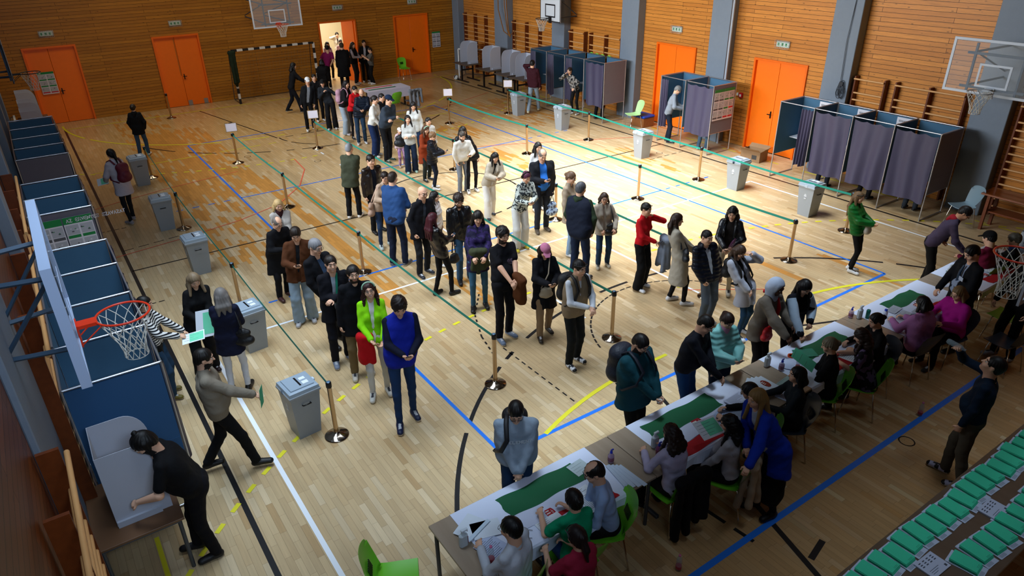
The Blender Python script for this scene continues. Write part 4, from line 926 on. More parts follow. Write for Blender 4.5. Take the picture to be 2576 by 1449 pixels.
    def torso(Sx, t, z0=-.02, waist=1.0, bust=True):
        F = fat; Fd = .35+.65*fat if not f else fat
        ycl = T[:, 1]
        Sx.cone(tor(-.075*F, -.012, .235), tor(.075*F, -.012, .235), .098*k*F+t, .098*k*F+t, .03, flat=(*nrm(T[:, 1]), .93+.1*(F-1)))
        Sx.cone(tor(-sw*.6, -.01, .272), tor(sw*.6, -.01, .272), .05*k+t, .05*k+t, .04)
        for sg in (1, -1): Sx.cone(tor(0, -.015, .322), tor(sg*sw*.92, -.008, .288), .038*k+t, .036*k+t, .03)
        wx = (.058 if f else .068)+(.012 if t > .012 else 0); Sx.cone(tor(-wx*F, -.004, .12), tor(wx*F, -.004, .12), (.082 if f else .092)*k*F+t, (.082 if f else .092)*k*F+t, .04)
        Sx.cone(tor(-(wx+.005)*F, -.008, .18), tor((wx+.005)*F, -.008, .18), (.09 if f else .096)*k*F+t, (.09 if f else .096)*k*F+t, .04)
        Sx.cone(tor(-(wx+.006)*F, -.004, .06), tor((wx+.006)*F, -.004, .06), (.086 if f else .09)*k*F+t, (.086 if f else .09)*k*F+t, .04)
        Sx.cone(tor(-.07, -.008, z0+.03), tor(.07, -.008, z0+.03), (.094 if f else .088)*k*F+t, (.094 if f else .088)*k*F+t, .04)
        if F > 1.05: Sx.ell(tor(0, .05*F, .10), np.array([.13, .11, .13])*k*F, T.T, .05)
        if f and bust:
            for sg in (1, -1): Sx.ell(tor(sg*.062, .075, .205), np.array([.055, .05, .055])*k+t*.6, None, .04)
        Sx.cone(tor(0, -.008, .29), tor(0, -.004, .325), .062*k+t*.6, .05*k+t*.7, .04)
    def fold(Sx, amp, sd):
        r = np.random.default_rng(sd); a, b, c2, d2 = r.uniform(0, 6, 4); 
        Sx.ripple(amp, lambda X, Y, Z: np.sin(Z*46+6*np.sin(X*9+a)+5*Y+b)*np.sin(X*17+Y*21+Z*5+c2)+.6*np.sin(Z*23+X*30*np.sin(a)+Y*18+d2))
    th = {'tee': .006, 'tunic': .012, 'shirt': .008, 'sweater': .014, 'hoodie': .017, 'jacket': .02, 'puffer': .03, 'coat': .022, 'vest': .03, 'blouse': .01, 'suit': .016, 'fleece': .03}[top]
    g = .0135*q; hem = hem if hem is not None else {'tee': -.02, 'shirt': -.03, 'coat': -.26, 'sweater': 0, 'tunic': -.12, 'blouse': -.02, 'suit': -.06}.get(top, -.025)
    mn = np.min(np.array([*sh, *el, *wr, hip, neck]), 0)-.2; mx = np.max(np.array([*sh, *el, *wr, hip, neck]), 0)+.2; mn[2] = min(mn[2], hip[2]+hem*H-.05)
    sd = abs(hash(label)) % 9999 if False else sum(map(ord, label))
    St = SDF(mn, mx, g)
    torso(St, th, min(0, hem) if hem > -.06 else 0)
    if hem <= -.06:
        hc_ = (an[0]+an[1])/2 if not seat else hip+np.array([0, .3, 0]); hb = hip+nrm(np.array([(hc_-hip)[0], (hc_-hip)[1], -abs(hc_[2]-hip[2])]))*(-hem*H)
        if seat: hb = hip+np.array([0, -.02, hem*H*.4])
        St.cone(hip+np.array([0, 0, .03]), hb, .155*k*fat+th, (.185 if f else .18)*k*fat+th*1.2+(-hem-.06)*.12, .05, flat=(0, 1, 0, .74)); St.plane(hb, (0, .1, -1))
    elif not seat: St.plane(hip+T@np.array([0, 0, (hem-.005)*H]), T@np.array([0, 0, -1.]), .006)
    if top != 'vest': sleeve(St, th, short=(top in ('tee', 'tunic')), puff=.012 if top in ('fleece', 'puffer') else 0, endr=.004)
    fold(St, .0022 if top in ('tee', 'vest', 'puffer') else .0034, sd)
    if inner: # open front, lower thickness shirt shows in the gap
        rt, rb = inner if isinstance(inner, tuple) else (.055, .02)
        bel = .055*(fat-1) if fat > 1.05 else 0; md = (rt+rb)/2
        St.cone(tor(0, .05+th, .335), tor(0, .093+th, .24), rt, md, .008, sub=True); St.cone(tor(0, .093+th, .24), tor(0, .1*fat+th+bel, .1), md, md, .008, sub=True); St.cone(tor(0, .1*fat+th+bel, .1), tor(0, .1*fat+th, max(hem, -.07)), md, max(rb, .012), .008, sub=True)
        if hem < -.08: St.cone(tor(0, .115+th, -.05), np.array([0, .16, max(.25, hip[2]+hem*H)]), rb, rb*1.6, .01, sub=True)
    else: St.cone(tor(0, .06, .335), tor(0, .12, .30), .042 if top not in ('hoodie', 'puffer', 'fleece') else .03, .02 if not f else .03, .01, sub=True)
    nm = {'tee': 'shirt', 'tunic': 'blouse', 'puffer': 'jacket', 'suit': 'jacket', 'fleece': 'jacket'}.get(top, top)
    tm = cloth(tc, pat, rough=.42 if top == 'puffer' or pat == 'leather' else .85) if pat != 'leather' else mat(tc, .32, bump=(11, .5), spec=.5)
    if top == 'puffer' and pat is None: tm = cloth(tc, ('quilt', tc, 4.6), .42)
    np_obj(nm, St.net(), tm, root)
    if inner or top == 'vest':
        Si = SDF(mn, mx, g*1.05); torso(Si, .001, -.01, bust=False)
        if top == 'vest': sleeve(Si, .01)
        if not seat: Si.plane(hip+T@np.array([0, 0, -.035*H]), T@np.array([0, 0, -1.]), .006)
        Si.cone(tor(0, .06, .335), tor(0, .11, .30), .042, .02, .01, sub=True)
        np_obj('shirt', Si.net(), cloth(ic), root)
    if top in ('hoodie', 'puffer', 'fleece') or hood:
        Sh = SDF(neck-.2, neck+.24, g); 
        if hood == 'up':
            Sh = SDF(hd-.24, hd+.24, g*.8); Sh.ell(hp(0, -.025, .01), np.array([.108, .125, .14])*hk, M, .02); Sh.cone(hp(0, -.04, -.06), neck, .1*k, .09*k, .04); Sh.ell(hp(0, .1, -.015), np.array([.075, .12, .105])*hk, M, .015, sub=True); Sh.ell(hp(0, -.01, 0), np.array([.085, .1, .11])*hk, M, .01, sub=True)
        else:
            Sh.cone(neck+T@np.array([-.05, -.05, .01])*k, neck+T@np.array([.05, -.05, .01])*k, .045*k, .045*k, .03); Sh.cone(neck+T@np.array([0, -.085, .0])*k, neck+T@np.array([0, -.1, -.07])*k, .05*k, .04*k, .04)
            for sg in (1, -1): Sh.cone(neck+T@np.array([sg*.06, -.03, .012])*k, neck+T@np.array([sg*.035, .06, -.03])*k, .03*k, .02*k, .02)
            Sh.cone(neck+T@np.array([0, 0, -.02]), hp(0, 0, -.05), .052*k, .05*k, .01, sub=True)
        np_obj('hood', Sh.net(), cloth(hood) if hood and hood != 'up' else (cloth(trim) if trim and hood == 'up' else tm), root)
    elif top in ('shirt', 'jacket', 'coat', 'suit'):
        Sc = SDF(neck-.14, neck+.14, g*.85); Sc.cone(neck+T@np.array([0, -.012, -.005]), neck+T@np.array([0, -.01, .028])*k, .068*k, .062*k, .01); Sc.cone(neck+T@np.array([0, 0, -.06]), hp(0, -.012, -.05), .055*k, .056*k, .006, sub=True)
        Sc.cone(neck+T@np.array([0, .06, .05]), neck+T@np.array([0, .1, -.05]), .035, .03, .01, sub=True); np_obj('collar', Sc.net(), tm, root)
    if scarf:
        Sc = SDF(neck-.16, neck+.16, g*.85); Sc.cone(neck+T@np.array([0, 0, -.01]), neck+T@np.array([0, .01, .03])*k, .085*k, .078*k, .02); np_obj('scarf', Sc.net(), cloth(scarf), root)
    # trousers / skirt / tights
    lo = np.min(np.array([hip, *hipj, *kn, *an]), 0)-.2; hi = np.max(np.array([hip, *hipj, *kn, *an]), 0)+.2; hi[2] = hip[2]+.14; lo[2] = .0
    Sl = SDF(lo, hi, g*1.05); W = {'slim': (.082, .054, .042), 'straight': (.086, .066, .058), 'wide': (.092, .085, .1), 'shorts': (.09, .085, .05), 'tights': (.07, .05, .038)}[legs if legs in ('slim', 'straight', 'wide', 'tights') else 'slim']
    ft = .6+.4*fat
    for i in (0, 1):
        a2 = an[i]-nrm(an[i]-kn[i])*.02 if legs != 'wide' else an[i]+nrm(an[i]-kn[i])*.015
        if legs == 'cropped': a2 = kn[i]+(an[i]-kn[i])*.82
        Sl.cone(hipj[i], kn[i], W[0]*k*ft, W[1]*k, .03); Sl.cone(kn[i], a2, W[1]*k, W[2]*k, .02)
    Sl.cone(hip+np.array([-.055, -.012, .02])*k, hip+np.array([.055, -.012, .02])*k, .098*k*fat, .098*k*fat, .04)
    if legs in ('skirt', 'skirtlong'):
        hb = hip+np.array([0, .02 if not seat else .3, -(.2 if legs == 'skirt' else .31)*H if not seat else -.05])
        Sl.cone(hip, hb, .14*k*fat, .19*k*fat, .04, flat=(0, 1, 0, .8))
    Sl.plane((0, 0, .035), (0, 0, -1), .005); fold(Sl, .003, sd+3)
    np_obj('trousers' if 'skirt' not in legs else 'skirt', Sl.net(), cloth(lc, lpat), root)
    # shoes
    for i, sg in enumerate((1, -1)):
        fd = rotm(R(-sg*9))@np.array([0, 1, 0.]); a = an[i]; z0 = a[2]-.075; A = np.array([a[0], a[1], 0])
        S5 = SDF(A-[.16, .16, -z0+.002], A+[.16, .3, z0+.16], .0095*q)
        S5.cone(A+fd*-.025*k+[0, 0, z0+.04], A+fd*.02*k+[0, 0, z0+.05], .042*k, .042*k, .02); S5.cone(A+fd*.03*k+[0, 0, z0+.047], A+fd*.16*k+[0, 0, z0+.036], .046*k, .04*k, .02, flat=(0, 0, 1, .88)); S5.cone(A+[0, 0, z0+.05], A+[0, 0, z0+.085], .042*k, .04*k, .02)
        S5.plane((0, 0, z0+.006), (0, 0, -1), .002); Vs, Qs = S5.net()
        if not len(Qs): continue
        np_obj('shoe', (Vs, Qs), [mat(shoe, .5, bump=(20, .2)), mat(shoe if sole == 'none' else (sole if sole and sole > '#8' else '#dcdad2'), .6), mat('#2c2d33' if shoe[1] > '6' else '#b4b6ba', .7), mat(sole if sole and sole != 'none' else shoe, .5)], root, shm(Vs[Qs].mean(1), A, fd, z0, k, sole))
    # hair
    if hair != 'bald' or cap:
        Sx = SDF(hd-np.array([.2, .24, .50 if hair in ('long', 'verylong', 'pony', 'curlylong') else .22])*hk, hd+np.array([.2, .2, .2])*hk, hs_*1.15)
        t = {'buzz': .003, 'short': .009, 'curly': .022}.get(hair, .011)
        if hair == 'balding': t = .006
        Sx.ell(hp(0, -.014, .032), np.array([.077+t, .097+t, .089+t])*hk, M, .01)
        if hair in ('short', 'curly', 'buzz', 'balding'): Sx.ell(hp(0, -.06, -.015), np.array([.068+t*.5, .05, .06])*hk, M, .02)
        else:
            for sg in (1, -1): Sx.cone(hp(sg*.07, -.02, .02), hp(sg*.078, -.0, -.05 if hair != 'bun' and hair != 'pony' else -.0), .03*hk, .022*hk, .03)
            Sx.ell(hp(0, -.06, -.02), np.array([.08, .055, .08])*hk, M, .03)
        # face opening and neck
        Sx.ell(hp(0, .1, -.014 if hair != 'fringe' else -.024), np.array([.07, .066, .082 if hair != 'fringe' else .062])*hk, M, .01, sub=True)
        if hair in ('short', 'buzz', 'curly', 'balding', 'bun', 'pony'):
            Sx.ell(hp(0, .05, -.09), np.array([.15, .12, .085])*hk, M, .01, sub=True)
            for sg in (1, -1): Sx.ell(hp(sg*.09, .012, -.012), np.array([.03, .026, .035])*hk, M, .008, sub=True)
        if hair == 'balding': Sx.ell(hp(0, .03, .13), np.array([.062, .11, .07])*hk, M, .01, sub=True)
        if hair in ('long', 'verylong', 'curlylong', 'bob', 'fringe'):
            Ld = {'long': .24, 'verylong': .38, 'curlylong': .28, 'bob': .1, 'fringe': .13}[hair]; bk = T@np.array([0, -.13, 0])
            dn = np.array([0, 0, -Ld])*k; wv = .02 if hair == 'curlylong' else 0
            for ox in (-.055, 0, .055):
                a = hp(ox, -.075, -.02); b_ = a+dn+(bk*(.35 if Ld > .15 else 0))+np.array([ox*.5, 0, 0]); mdp = (a+b_)/2+bk*.12
                Sx.cone(a, mdp, .04*hk, (.042+wv)*hk, .03); Sx.cone(mdp, b_, (.042+wv)*hk, .02*hk, .03)
            for sg in (1, -1):
                a = hp(sg*.08, -.01, -.03); b_ = a+dn*.8+T@np.array([sg*.03, .05 if Ld > .2 else 0, 0]); Sx.cone(a, b_, .03*hk, .022*hk, .02)
            Sx.ell(hp(0, .09, -.05), np.array([.062, .085, .09])*hk, M, .01, sub=True)
        if hair == 'pony':
            a = hp(0, -.11, .03); b_ = a+T@np.array([0, -.06, -.24])*k; Sx.cone(hp(0, -.1, .04), a, .03, .03, .02); Sx.cone(a, (a+b_)/2+T@np.array([0, -.02, 0]), .028, .032, .02); Sx.cone((a+b_)/2, b_, .032, .012, .02)
        if hair == 'bun': Sx.ell(hp(0, -.125, .015), np.array([.04, .038, .04])*hk, M, .01)
        if hair == 'topknot': Sx.ell(hp(0, -.05, .13), np.array([.028, .028, .03])*hk, M, .01)
        amp = {'curly': .007, 'curlylong': .008}.get(hair, .0022); fr_ = 75 if 'curly' in hair else 150
        if 'curly' in hair: Sx.ripple(amp, lambda X, Y, Z: np.sin(X*fr_+3*np.sin(Z*40))*np.sin(Y*fr_*.9+2+2*np.sin(X*33))*np.sin(Z*fr_*.8+X*30))
        else: Sx.ripple(.0024, lambda X, Y, Z: np.sin(np.arctan2(X-hd[0], Y-hd[1]+.02)*19+2.2*np.sin(Z*13+1.5))*np.clip((np.hypot(X-hd[0], Y-hd[1])-.03)*30, 0, 1))
        if hood != 'up':
            if cap: Sx.ell(hp(0, -.0, .13), np.array([.2, .2, .085])*hk, M, .008, sub=True)
            np_obj('hair', Sx.net(), mat(hc, .5, noise=.15, spec=.3), root)
    if cap:
        S6 = SDF(hd-.2, hd+.24, hs_*1.2); S6.ell(hp(0, -.012, .045), np.array([.09, .11, .09])*hk, M, .01); S6.plane(hp(0, 0, .038), Hm@np.array([0, 0.15, -1]), .004)
        S6.cone(hp(-.03, .1, .045), hp(.03, .1, .045), .04*hk, .04*hk, .01, flat=(*nrm(Hm[:, 2]), .3)); S6.cone(hp(-.022, .15, .038), hp(.022, .15, .038), .03*hk, .03*hk, .02, flat=(*nrm(Hm[:, 2]), .32))
        S6.ell(hp(0, -.012, .03), np.array([.079, .099, .092])*hk, M, .004, sub=True); np_obj('cap', S6.net(), cloth(cap), root)
    if glasses:
        G = MB()
        for sg in (1, -1):
            cc = [hp(sg*.033+.023*math.cos(a*PI/6), .105, .010+.018*math.sin(a*PI/6)) for a in range(13)]; G.tube(cc, .0022, 5, cap=False)
            G.tube([hp(sg*.056, .104, .014), hp(sg*.078, .06, .014), hp(sg*.082, -.01, .012)], .002, 4)
        G.tube([hp(-.011, .107, .014), hp(.011, .107, .014)], .002, 4); G.build('glasses', LENS, root)
    if extra == 'sunglasses':
        G = MB(); G.tube([hp(-.09, -.02, .06), hp(-.07, .07, .085), hp(0, .095, .09), hp(.07, .07, .085), hp(.09, -.02, .06)], .007, 6, flat=.6); G.build('sunglasses', LENS, root)
    if extra == 'headband':
        G = MB(); G.tube([hp(.09*math.cos(a*PI/12), -.005+.02, .045+.0+.085*math.sin(a*PI/12)) for a in range(13)], .012, 6); G.build('headband', cloth('#8fb59a' if 'green' in label else '#a3182a'), root)
    if extra == 'headphones':
        G = MB(); G.tube([hp(.1*math.cos(a*PI/12), -.01, .02+.12*math.sin(a*PI/12)) for a in range(13)], .009, 6)
        for sg in (1, -1): G.tube([hp(sg*.085, -.01, .0), hp(sg*.11, -.01, .0)], .035, 12)
        G.build('headphones', BLACKP, root)
    if trim and hood != 'up' and top in ('jacket', 'sweater', 'fleece', 'puffer'):
        pass
    mw = Matrix.Translation(base)@Matrix.Rotation(rz, 4, 'Z')
    W_ = lambda p: mw@Vector(p)
    return dict(fat=fat, root=root, base=base, rz=rz, wr=[W_(w+nrm(w-e)*.085*k) for w, e in zip(wr, el)], el=[W_(e) for e in el], wrist=[W_(w) for w in wr], sh=[W_(x_) for x_ in sh], hip=W_(hip), neck=W_(neck), hd=W_(hd), M=mw, k=k, T=T, tor=lambda x_, y_, z_: W_(tor(x_, y_, z_)), an=[W_(a) for a in an], H=H, dirs=[nrm(w-e) for w, e in zip(wr, el)])
# ------------------------------------------------------------------ things people carry
PHM = mat('#0c0d10', .2, spec=.6)
def phone(p, i=0, label='black phone'):
    """slab lying in the hand, tilted towards the holder's face"""
    c = p['wr'][i]; n = (p['hd']-c).normalized(); r = (p['M'].to_3x3()@Vector((1, 0, 0))); u = n.cross(r).normalized(); r = u.cross(n).normalized()
    m = MB(); m.T = Matrix(((r.x, u.x, n.x, c.x), (r.y, u.y, n.y, c.y), (r.z, u.z, n.z, c.z+.018), (0, 0, 0, 1))); m.box((-.036, -.072, .0), (.036, .072, .009), .004)
    o = m.build('phone', PHM); tag(o, label, 'phone', 'phones in hands')
    s = MB(); s.T = m.T; s.box((-.033, -.068, .0092), (.033, .068, .0098)); s.build('screen', mat('#2a3440', .12), o); return o
def backpack(p, label, col, h=.46, w=.3, d=.17, flap=None):
    sides = (1,) if flap else (1, -1)
    S7 = SDF((-.25, -.25, -.32), (.25, .25, .32), .012); S7.cone((-w*.22, 0, -h*.3), (w*.22, 0, -h*.3), d*.55, d*.55, .03); S7.cone((-w*.2, .01, h*.22), (w*.2, .01, h*.22), d*.45, d*.45, .06); S7.cone((-w*.14, 0, -h*.3), (-w*.14, .0, h*.24), d*.58, d*.5, .05); S7.cone((w*.14, 0, -h*.3), (w*.14, .0, h*.24), d*.58, d*.5, .05); S7.ell((0, -d*.5, -h*.14), (w*.3, d*.28, h*.2), None, .015)
    V, Q = S7.net(); c = p['tor'](0, -.19-d*.25, .2)
    t = thing('backpack', label, 'backpack', c, p['rz']); np_obj('bag', (V, Q), mat(col, .6, bump=(25, .4)), t)
    inv = t.matrix_basis.inverted() if False else (Matrix.Translation(c)@Matrix.Rotation(p['rz'], 4, 'Z')).inverted()
    for sg in sides:
        s = MB(); pts = [inv@p['tor'](sg*.08, -.15, .3), inv@p['tor'](sg*.1, -.03, .352), inv@p['tor'](sg*.11, .075, .325), inv@p['tor'](sg*.11, .15*p['fat'], .25), inv@p['tor'](sg*.14*p['fat'], .135*p['fat'], .16), inv@p['tor'](sg*.19*p['fat'], .02, .09), inv@p['tor'](sg*.14, -.16, .06)]
        s.tube(pts, .012, 6, flat=2.2); s.build('strap', mat(col, .6), t)
    return t
def bag(name, label, c, col, w=.28, h=.24, d=.1, strap=None, pat=None, rz=0):
    S8 = SDF((-w, -d-.05, -h), (w, d+.05, h), .012); S8.cone((-w*.28, 0, -h*.22), (w*.28, 0, -h*.22), d*.62, d*.62, .03); S8.cone((-w*.24, 0, h*.2), (w*.24, 0, h*.2), d*.4, d*.4, .06); S8.cone((0, 0, -h*.3), (0, 0, h*.3), d*.6, d*.4, .06)
    t = thing(name, label, 'bag', c, rz); np_obj('bag_body', S8.net(), mat(col, .5, bump=(20, .3), pat=pat), t)
    if strap:
        inv = (Matrix.Translation(c)@Matrix.Rotation(rz, 4, 'Z')).inverted(); s = MB(); s.tube([inv@Vector(q_) for q_ in strap], .009, 6, flat=1.8); s.build('strap', mat(col, .5), t)
    return t
def sheet(name, label, c, r, u, w, h, col='#dfe6ee', th=.002, cat='paper', group=None, ink=None, face2=None, bend=0):
    """sheet centred at c spanned by unit vectors r and u"""
    c = Vector(c); r = Vector(r).normalized(); u = Vector(u).normalized(); n = r.cross(u).normalized(); m = MB()
    m.grid(lambda a, b_: c+r*(a-.5)*w+u*(b_-.5)*h+n*(bend*math.sin(a*PI)), 6, 2, tuple(n*-th)); m.mi = 1
    o_ = []
    if face2: m.mi = 2; m.grid(lambda a, b_: c+r*((a-.5)*w*.62+.14*w)+u*((b_-.5)*h*.8)+n*(bend*math.sin((a*.62+.33)*PI)+.0012), 6, 1); m.mi = 1
    if ink:
        rr = random.Random(int(abs(c.x*1000+c.y*777)) % 9999)
        for j in range(ink):
            y_ = (.42-.84*j/ink)*h; x0 = -.42*w; x1 = x0+rr.uniform(.35, .84)*w; z_ = n*(.0016)
            m.add([c+r*x0+u*y_+z_, c+r*x1+u*y_+z_, c+r*x1+u*(y_+h*.012)+z_, c+r*x0+u*(y_+h*.012)+z_], [(0, 1, 2, 3)], False)
    return tag(m.build(name, [mat(col, .65), mat('#50545c', .7), mat('#6fd6ab', .6)]), label, cat, group)
def drape(label, a, b, col, w=.22, L=.5, name='draped_jacket', cat='jacket', seed=1, group=None):
    """a garment folded over an arm or a chair back, hanging in folds"""
    a = Vector(a); b = Vector(b); mid = (a+b)/2; S9 = SDF((min(a.x, b.x)-.2, min(a.y, b.y)-.2, mid.z-L-.1), (max(a.x, b.x)+.2, max(a.y, b.y)+.2, mid.z+.15), .013)
    d = (b-a); n = Vector((-d.y, d.x, 0)).normalized(); R = random.Random(seed)
    S9.cone(a, b, .05, .055, .02)
    for i in range(7):
        f_ = i/6; p = a.lerp(b, f_); s = 1 if i % 2 else -1; q_ = p+n*s*R.uniform(.02, .06)+Vector((R.uniform(-.04, .04), R.uniform(-.04, .04), -L*R.uniform(.7, 1))); S9.cone(p+n*s*.03, q_, .036, .046, .06)
    S9.ripple(.003, lambda X, Y, Z: np.sin(X*60+seed)*np.sin(Y*50)+np.sin(Z*30+X*20))
    return tag(np_obj(name, S9.net(), cloth(col)), label, cat, group)
DARK = '#101116'; NAVY = '#141c30'; JEAN = '#28405e'; JEANL = '#7d93a8'; CREAM = '#cfc8ba'
P_ = {}
def A(key, *a, **k): P_[key] = person(*a, **k); return P_[key]
# ---- left side of the hall
A('farleft', 'person in black hooded jacket and jeans walking away alone at the far left', (365, 393), (332, 263), 165, sex='f', top='hoodie', tc='#0e0f12', lc='#33506e', hair='bun', hc='#241a12', stride=.1, pose='pocket', hem=-.08, q=1.2)
w = A('crimson', 'person in white padded coat with a long black ponytail and crimson backpack', (335, 558), (277, 376), -150, sex='f', top='coat', hem=-.12, tc='#b9b4c0', lc='#14161c', legs='slim', shoe='#8a868c', hair='pony', hc='#0c0b0d', hands=((.2, .1, .5), (.16, .3, .58)), stride=.12, scarf='#b9b4c0')
backpack(w, 'crimson backpack on the back of the woman in a white coat', '#5a1028')
sheet('ballot_paper', 'white and green paper held by the woman with the crimson backpack', w['wr'][1]+Vector((-.06, 0, .03)), (1, 0, .1), (.1, .8, .6), .24, .2, face2=1, cat='paper')
w = A('blonde1', 'blonde person in a black sweatshirt reading a large green ballot by the near ballot boxes', (525, 935), (482, 686), 12, sex='f', top='sweater', tc='#0c0d0f', lc='#0b0c10', legs='wide', shoe='#2a1a1c', hair='long', hc='#7d6a52', pose='belly', nod=28, sleeves=.9)
c = (w['wr'][0]+w['wr'][1])/2
sheet('ballot_paper', 'large green and white ballot held by the blonde woman in black', c+Vector((.05, -.06, .06)), (.9, -.35, .1), (.2, .3, .8), .34, .4, face2=1, ink=6, bend=.03)
w = A('navyback', 'person seen from behind in navy jacket and white jeans with long ash hair', (607, 985), (551, 728), 165, sex='f', top='jacket', hem=-.1, tc='#10142a', lc='#c9cdd6', legs='slim', shoe='#15130f', sole='none', hair='long', hc='#6f6a66', pose='belly', turn=-20)
bag('shoulder_bag', 'black leather shoulder bag on the woman in white jeans', w['tor'](.22, -.06, .04), '#0c0d10', .3, .3, .1, [w['tor'](.2, .0, .1), w['tor'](.16, .03, .3), w['tor'](.15, -.05, .3), w['tor'](.22, -.1, .1)], rz=w['rz'])
w = A('beigeman', 'bearded person in a beige jacket striding past with a green envelope', (590, 1180), (502, 882), 85, top='jacket', tc='#7d7466', lc='#0a0b0e', shoe='#0c0c0e', sole='none', hair='short', hc='#15110e', beard='#1a130e', hands=((.14, .5, .60), (.22, -.1, .5)), stride=.0, stance=.08, step=.95, fat=1.1)
sheet('envelope', 'green envelope in the hand of the striding man in a beige jacket', w['wr'][0]+Vector((.02, 0, -.02)), (.5, .8, .1), (.1, .1, 1), .12, .24, '#3fae86', cat='envelope')
w = A('tee', 'person with a topknot in a black t-shirt leaning into the nearest cardboard screen', (526, 1388), None, -95, H=1.84, top='tee', tc='#0b0b0e', lc='#0c0c12', shoe='#121216', sole='none', hair='topknot', hc='#0e0c0b', beard='#15100d', bend=24, nod=34, hands=((.12, .42, .6), (.12, .44, .58)), stride=.08, fat=1.25)
w = A('stripe', 'person in a striped long-sleeved top standing against the left-hand booths', (428, 995), (357, 740), 70, sex='f', H=1.66, top='sweater', tc='#d6d4cf', pat=('stripe', '#15151c', 9), lc='#24405c', shoe='#6e6128', hair='bun', hc='#14100e', hands=((.2, .42, .66), (.1, .5, .56)), legs='wide')
sheet('ballot_paper', 'blue white and green papers held out by the woman in stripes', w['wr'][0]+Vector((.1, -.06, -.02)), (.9, -.2, .1), (.2, .9, .1), .3, .24, face2=1, ink=4)
drape('black jacket tied around the waist of the woman in stripes', w['tor'](-.15, .03, .02), w['tor'](.15, .03, .02), '#0b0c0e', L=.35, seed=4)
# ---- queue lane nearest to the camera
A('blondecoat', 'blonde person in a pale grey coat at the back of the near lane', None, (697, 502), 12, sex='f', top='coat', tc='#a9a49e', inner=(.04, .02), ic='#1a1c26', lc='#1a1c22', hair='bob', hc='#b89a68', nod=15, scarf='#3a1c20', hem=-.2, pose='front')
w = A('oldcoat', 'balding elderly person in a long black coat reading a white sheet', (715, 748), (692, 545), 28, top='coat', tc='#0b0c11', lc='#0f1016', shoe='#3a1a18', sole='none', hair='balding', hc='#6d6660', pose='phone', nod=32, glasses=True, hem=-.2)
sheet('letter', 'white folded sheet held by the elderly man in a long coat', w['wr'][1]+Vector((.06, -.04, .03)), (.9, -.3, 0), (.2, .5, .4), .24, .14)
w = A('suede', 'person in a brown suede jacket and pale jeans looking at a phone', (772, 808), (741, 570), -5, top='jacket', hem=-.07, tc='#4c2a14', inner=(.05, .03), ic='#101318', lc='#8296a6', shoe='#9a9a9c', legs='wide', hair='short', hc='#1f150f', pose='phoneR', nod=32); phone(w, 0, 'phone in the hand of the man in a brown suede jacket')
A('checked', 'grey-haired person in glasses with a blue checked shirt under a black jacket', (848, 862), (788, 602), 38, top='jacket', tc='#0b0c12', inner=(.055, .04), ic='#3c5474', lc='#0e0f14', shoe='#0d0d0f', sole='none', hair='short', hc='#77777a', glasses=True, pose='pocket', nod=15)
A('smiler', 'dark-haired person smiling in a black coat with folded arms, green lanyard', (862, 908), (829, 645), 12, top='jacket', hem=-.1, tc='#0c0d15', inner=(.06, .035), ic='#9aa2ac', lc='#0d0e16', shoe='#6b7486', hair='short', hc='#1a1310', pose='cross', nod=0, smile=True)
s_ = MB(); w = P_['smiler']; s_.tube([w['tor'](-.05, .03, .33), w['tor'](-.02, .13, .22), w['tor'](0, .15, .08), w['tor'](0, .14, -.06)], .008, 6, flat=2.2); tag(s_.build('lanyard', cloth('#0f6b52')), 'green lanyard hanging from the neck of the smiling young man', 'lanyard')
A('longhair', 'person with slicked-back long hair in a black coat and khaki trousers, facing the camera', (912, 938), (886, 670), 6, top='jacket', hem=-.12, tc='#0a0b12', lc='#6b5a3e', shoe='#b5ada0', hair='pony', hc='#171210', beard='#2a1d15', pose='down', nod=0)
w = A('neon', 'smiling person in a neon green cardigan and white trousers with a red headband', (958, 990), (926, 712), 2, sex='f', top='shirt', tc='#86d80c', inner=(.05, .012), ic='#d8d8d2', lc='#c3c4c0', legs='slim', shoe='#c7c4ba', hair='curlylong', hc='#2a110e', pose='phoneR', hands=((.05, .26, .6), (.1, .24, .58)), nod=-8, smile=True, glasses=True, extra='headband', rollhead=8)
drape('bright red jacket folded over the arm of the woman in neon green', w['tor'](.07, .17, .08), w['tor'](.2, .1, .07), '#b30d16', L=.42, seed=9)
w = A('bluevest', 'person in a royal blue padded vest and navy sweater typing on a phone', (1024, 1058), (1000, 745), 8, top='vest', tc='#0e1f8e', ic='#0c1024', lc='#153056', shoe='#101c3c', hair='curly', hc='#1a110d', pose='phone', nod=32, legs='slim', stride=.1); phone(w, 0, 'phone held by the man in the royal blue vest')
# ---- second lane
A('olive', 'grey-haired person in an olive jacket standing with back turned, white trainers', (893, 548), (876, 362), 160, top='jacket', hem=-.07, tc='#3a3f30', lc='#0b0c10', shoe='#d8d6d2', hair='buzz', hc='#7d7f84', turn=10, pose='front')
A('leather', 'dark-haired person in an open brown leather jacket over a navy jumper', (950, 582), (930, 390), 28, top='jacket', tc='#1c1412', pat='leather', inner=(.06, .05), ic='#0e1626', lc='#0b0c10', shoe='#0c0c0c', sole='none', hair='short', hc='#140f0c', pose='down')
w = A('totewoman', 'smiling person in glasses and a beige jacket carrying a pink-beige tote bag', (970, 620), (966, 432), 15, sex='f', top='jacket', tc='#a8917c', lc='#1f3350', shoe='#a9b6b4', hair='bun', hc='#1c120e', glasses=True, smile=True, legs='slim', pose='phoneR', nod=18)
bag('tote_bag', 'pink-beige leather tote on the smiling woman in glasses', w['tor'](.24, .02, .02), '#a08370', .3, .34, .1, [w['tor'](.24, .08, .1), w['tor'](.18, .06, .31), w['tor'](.16, -.05, .31), w['tor'](.24, -.06, .1)], rz=w['rz']+1)
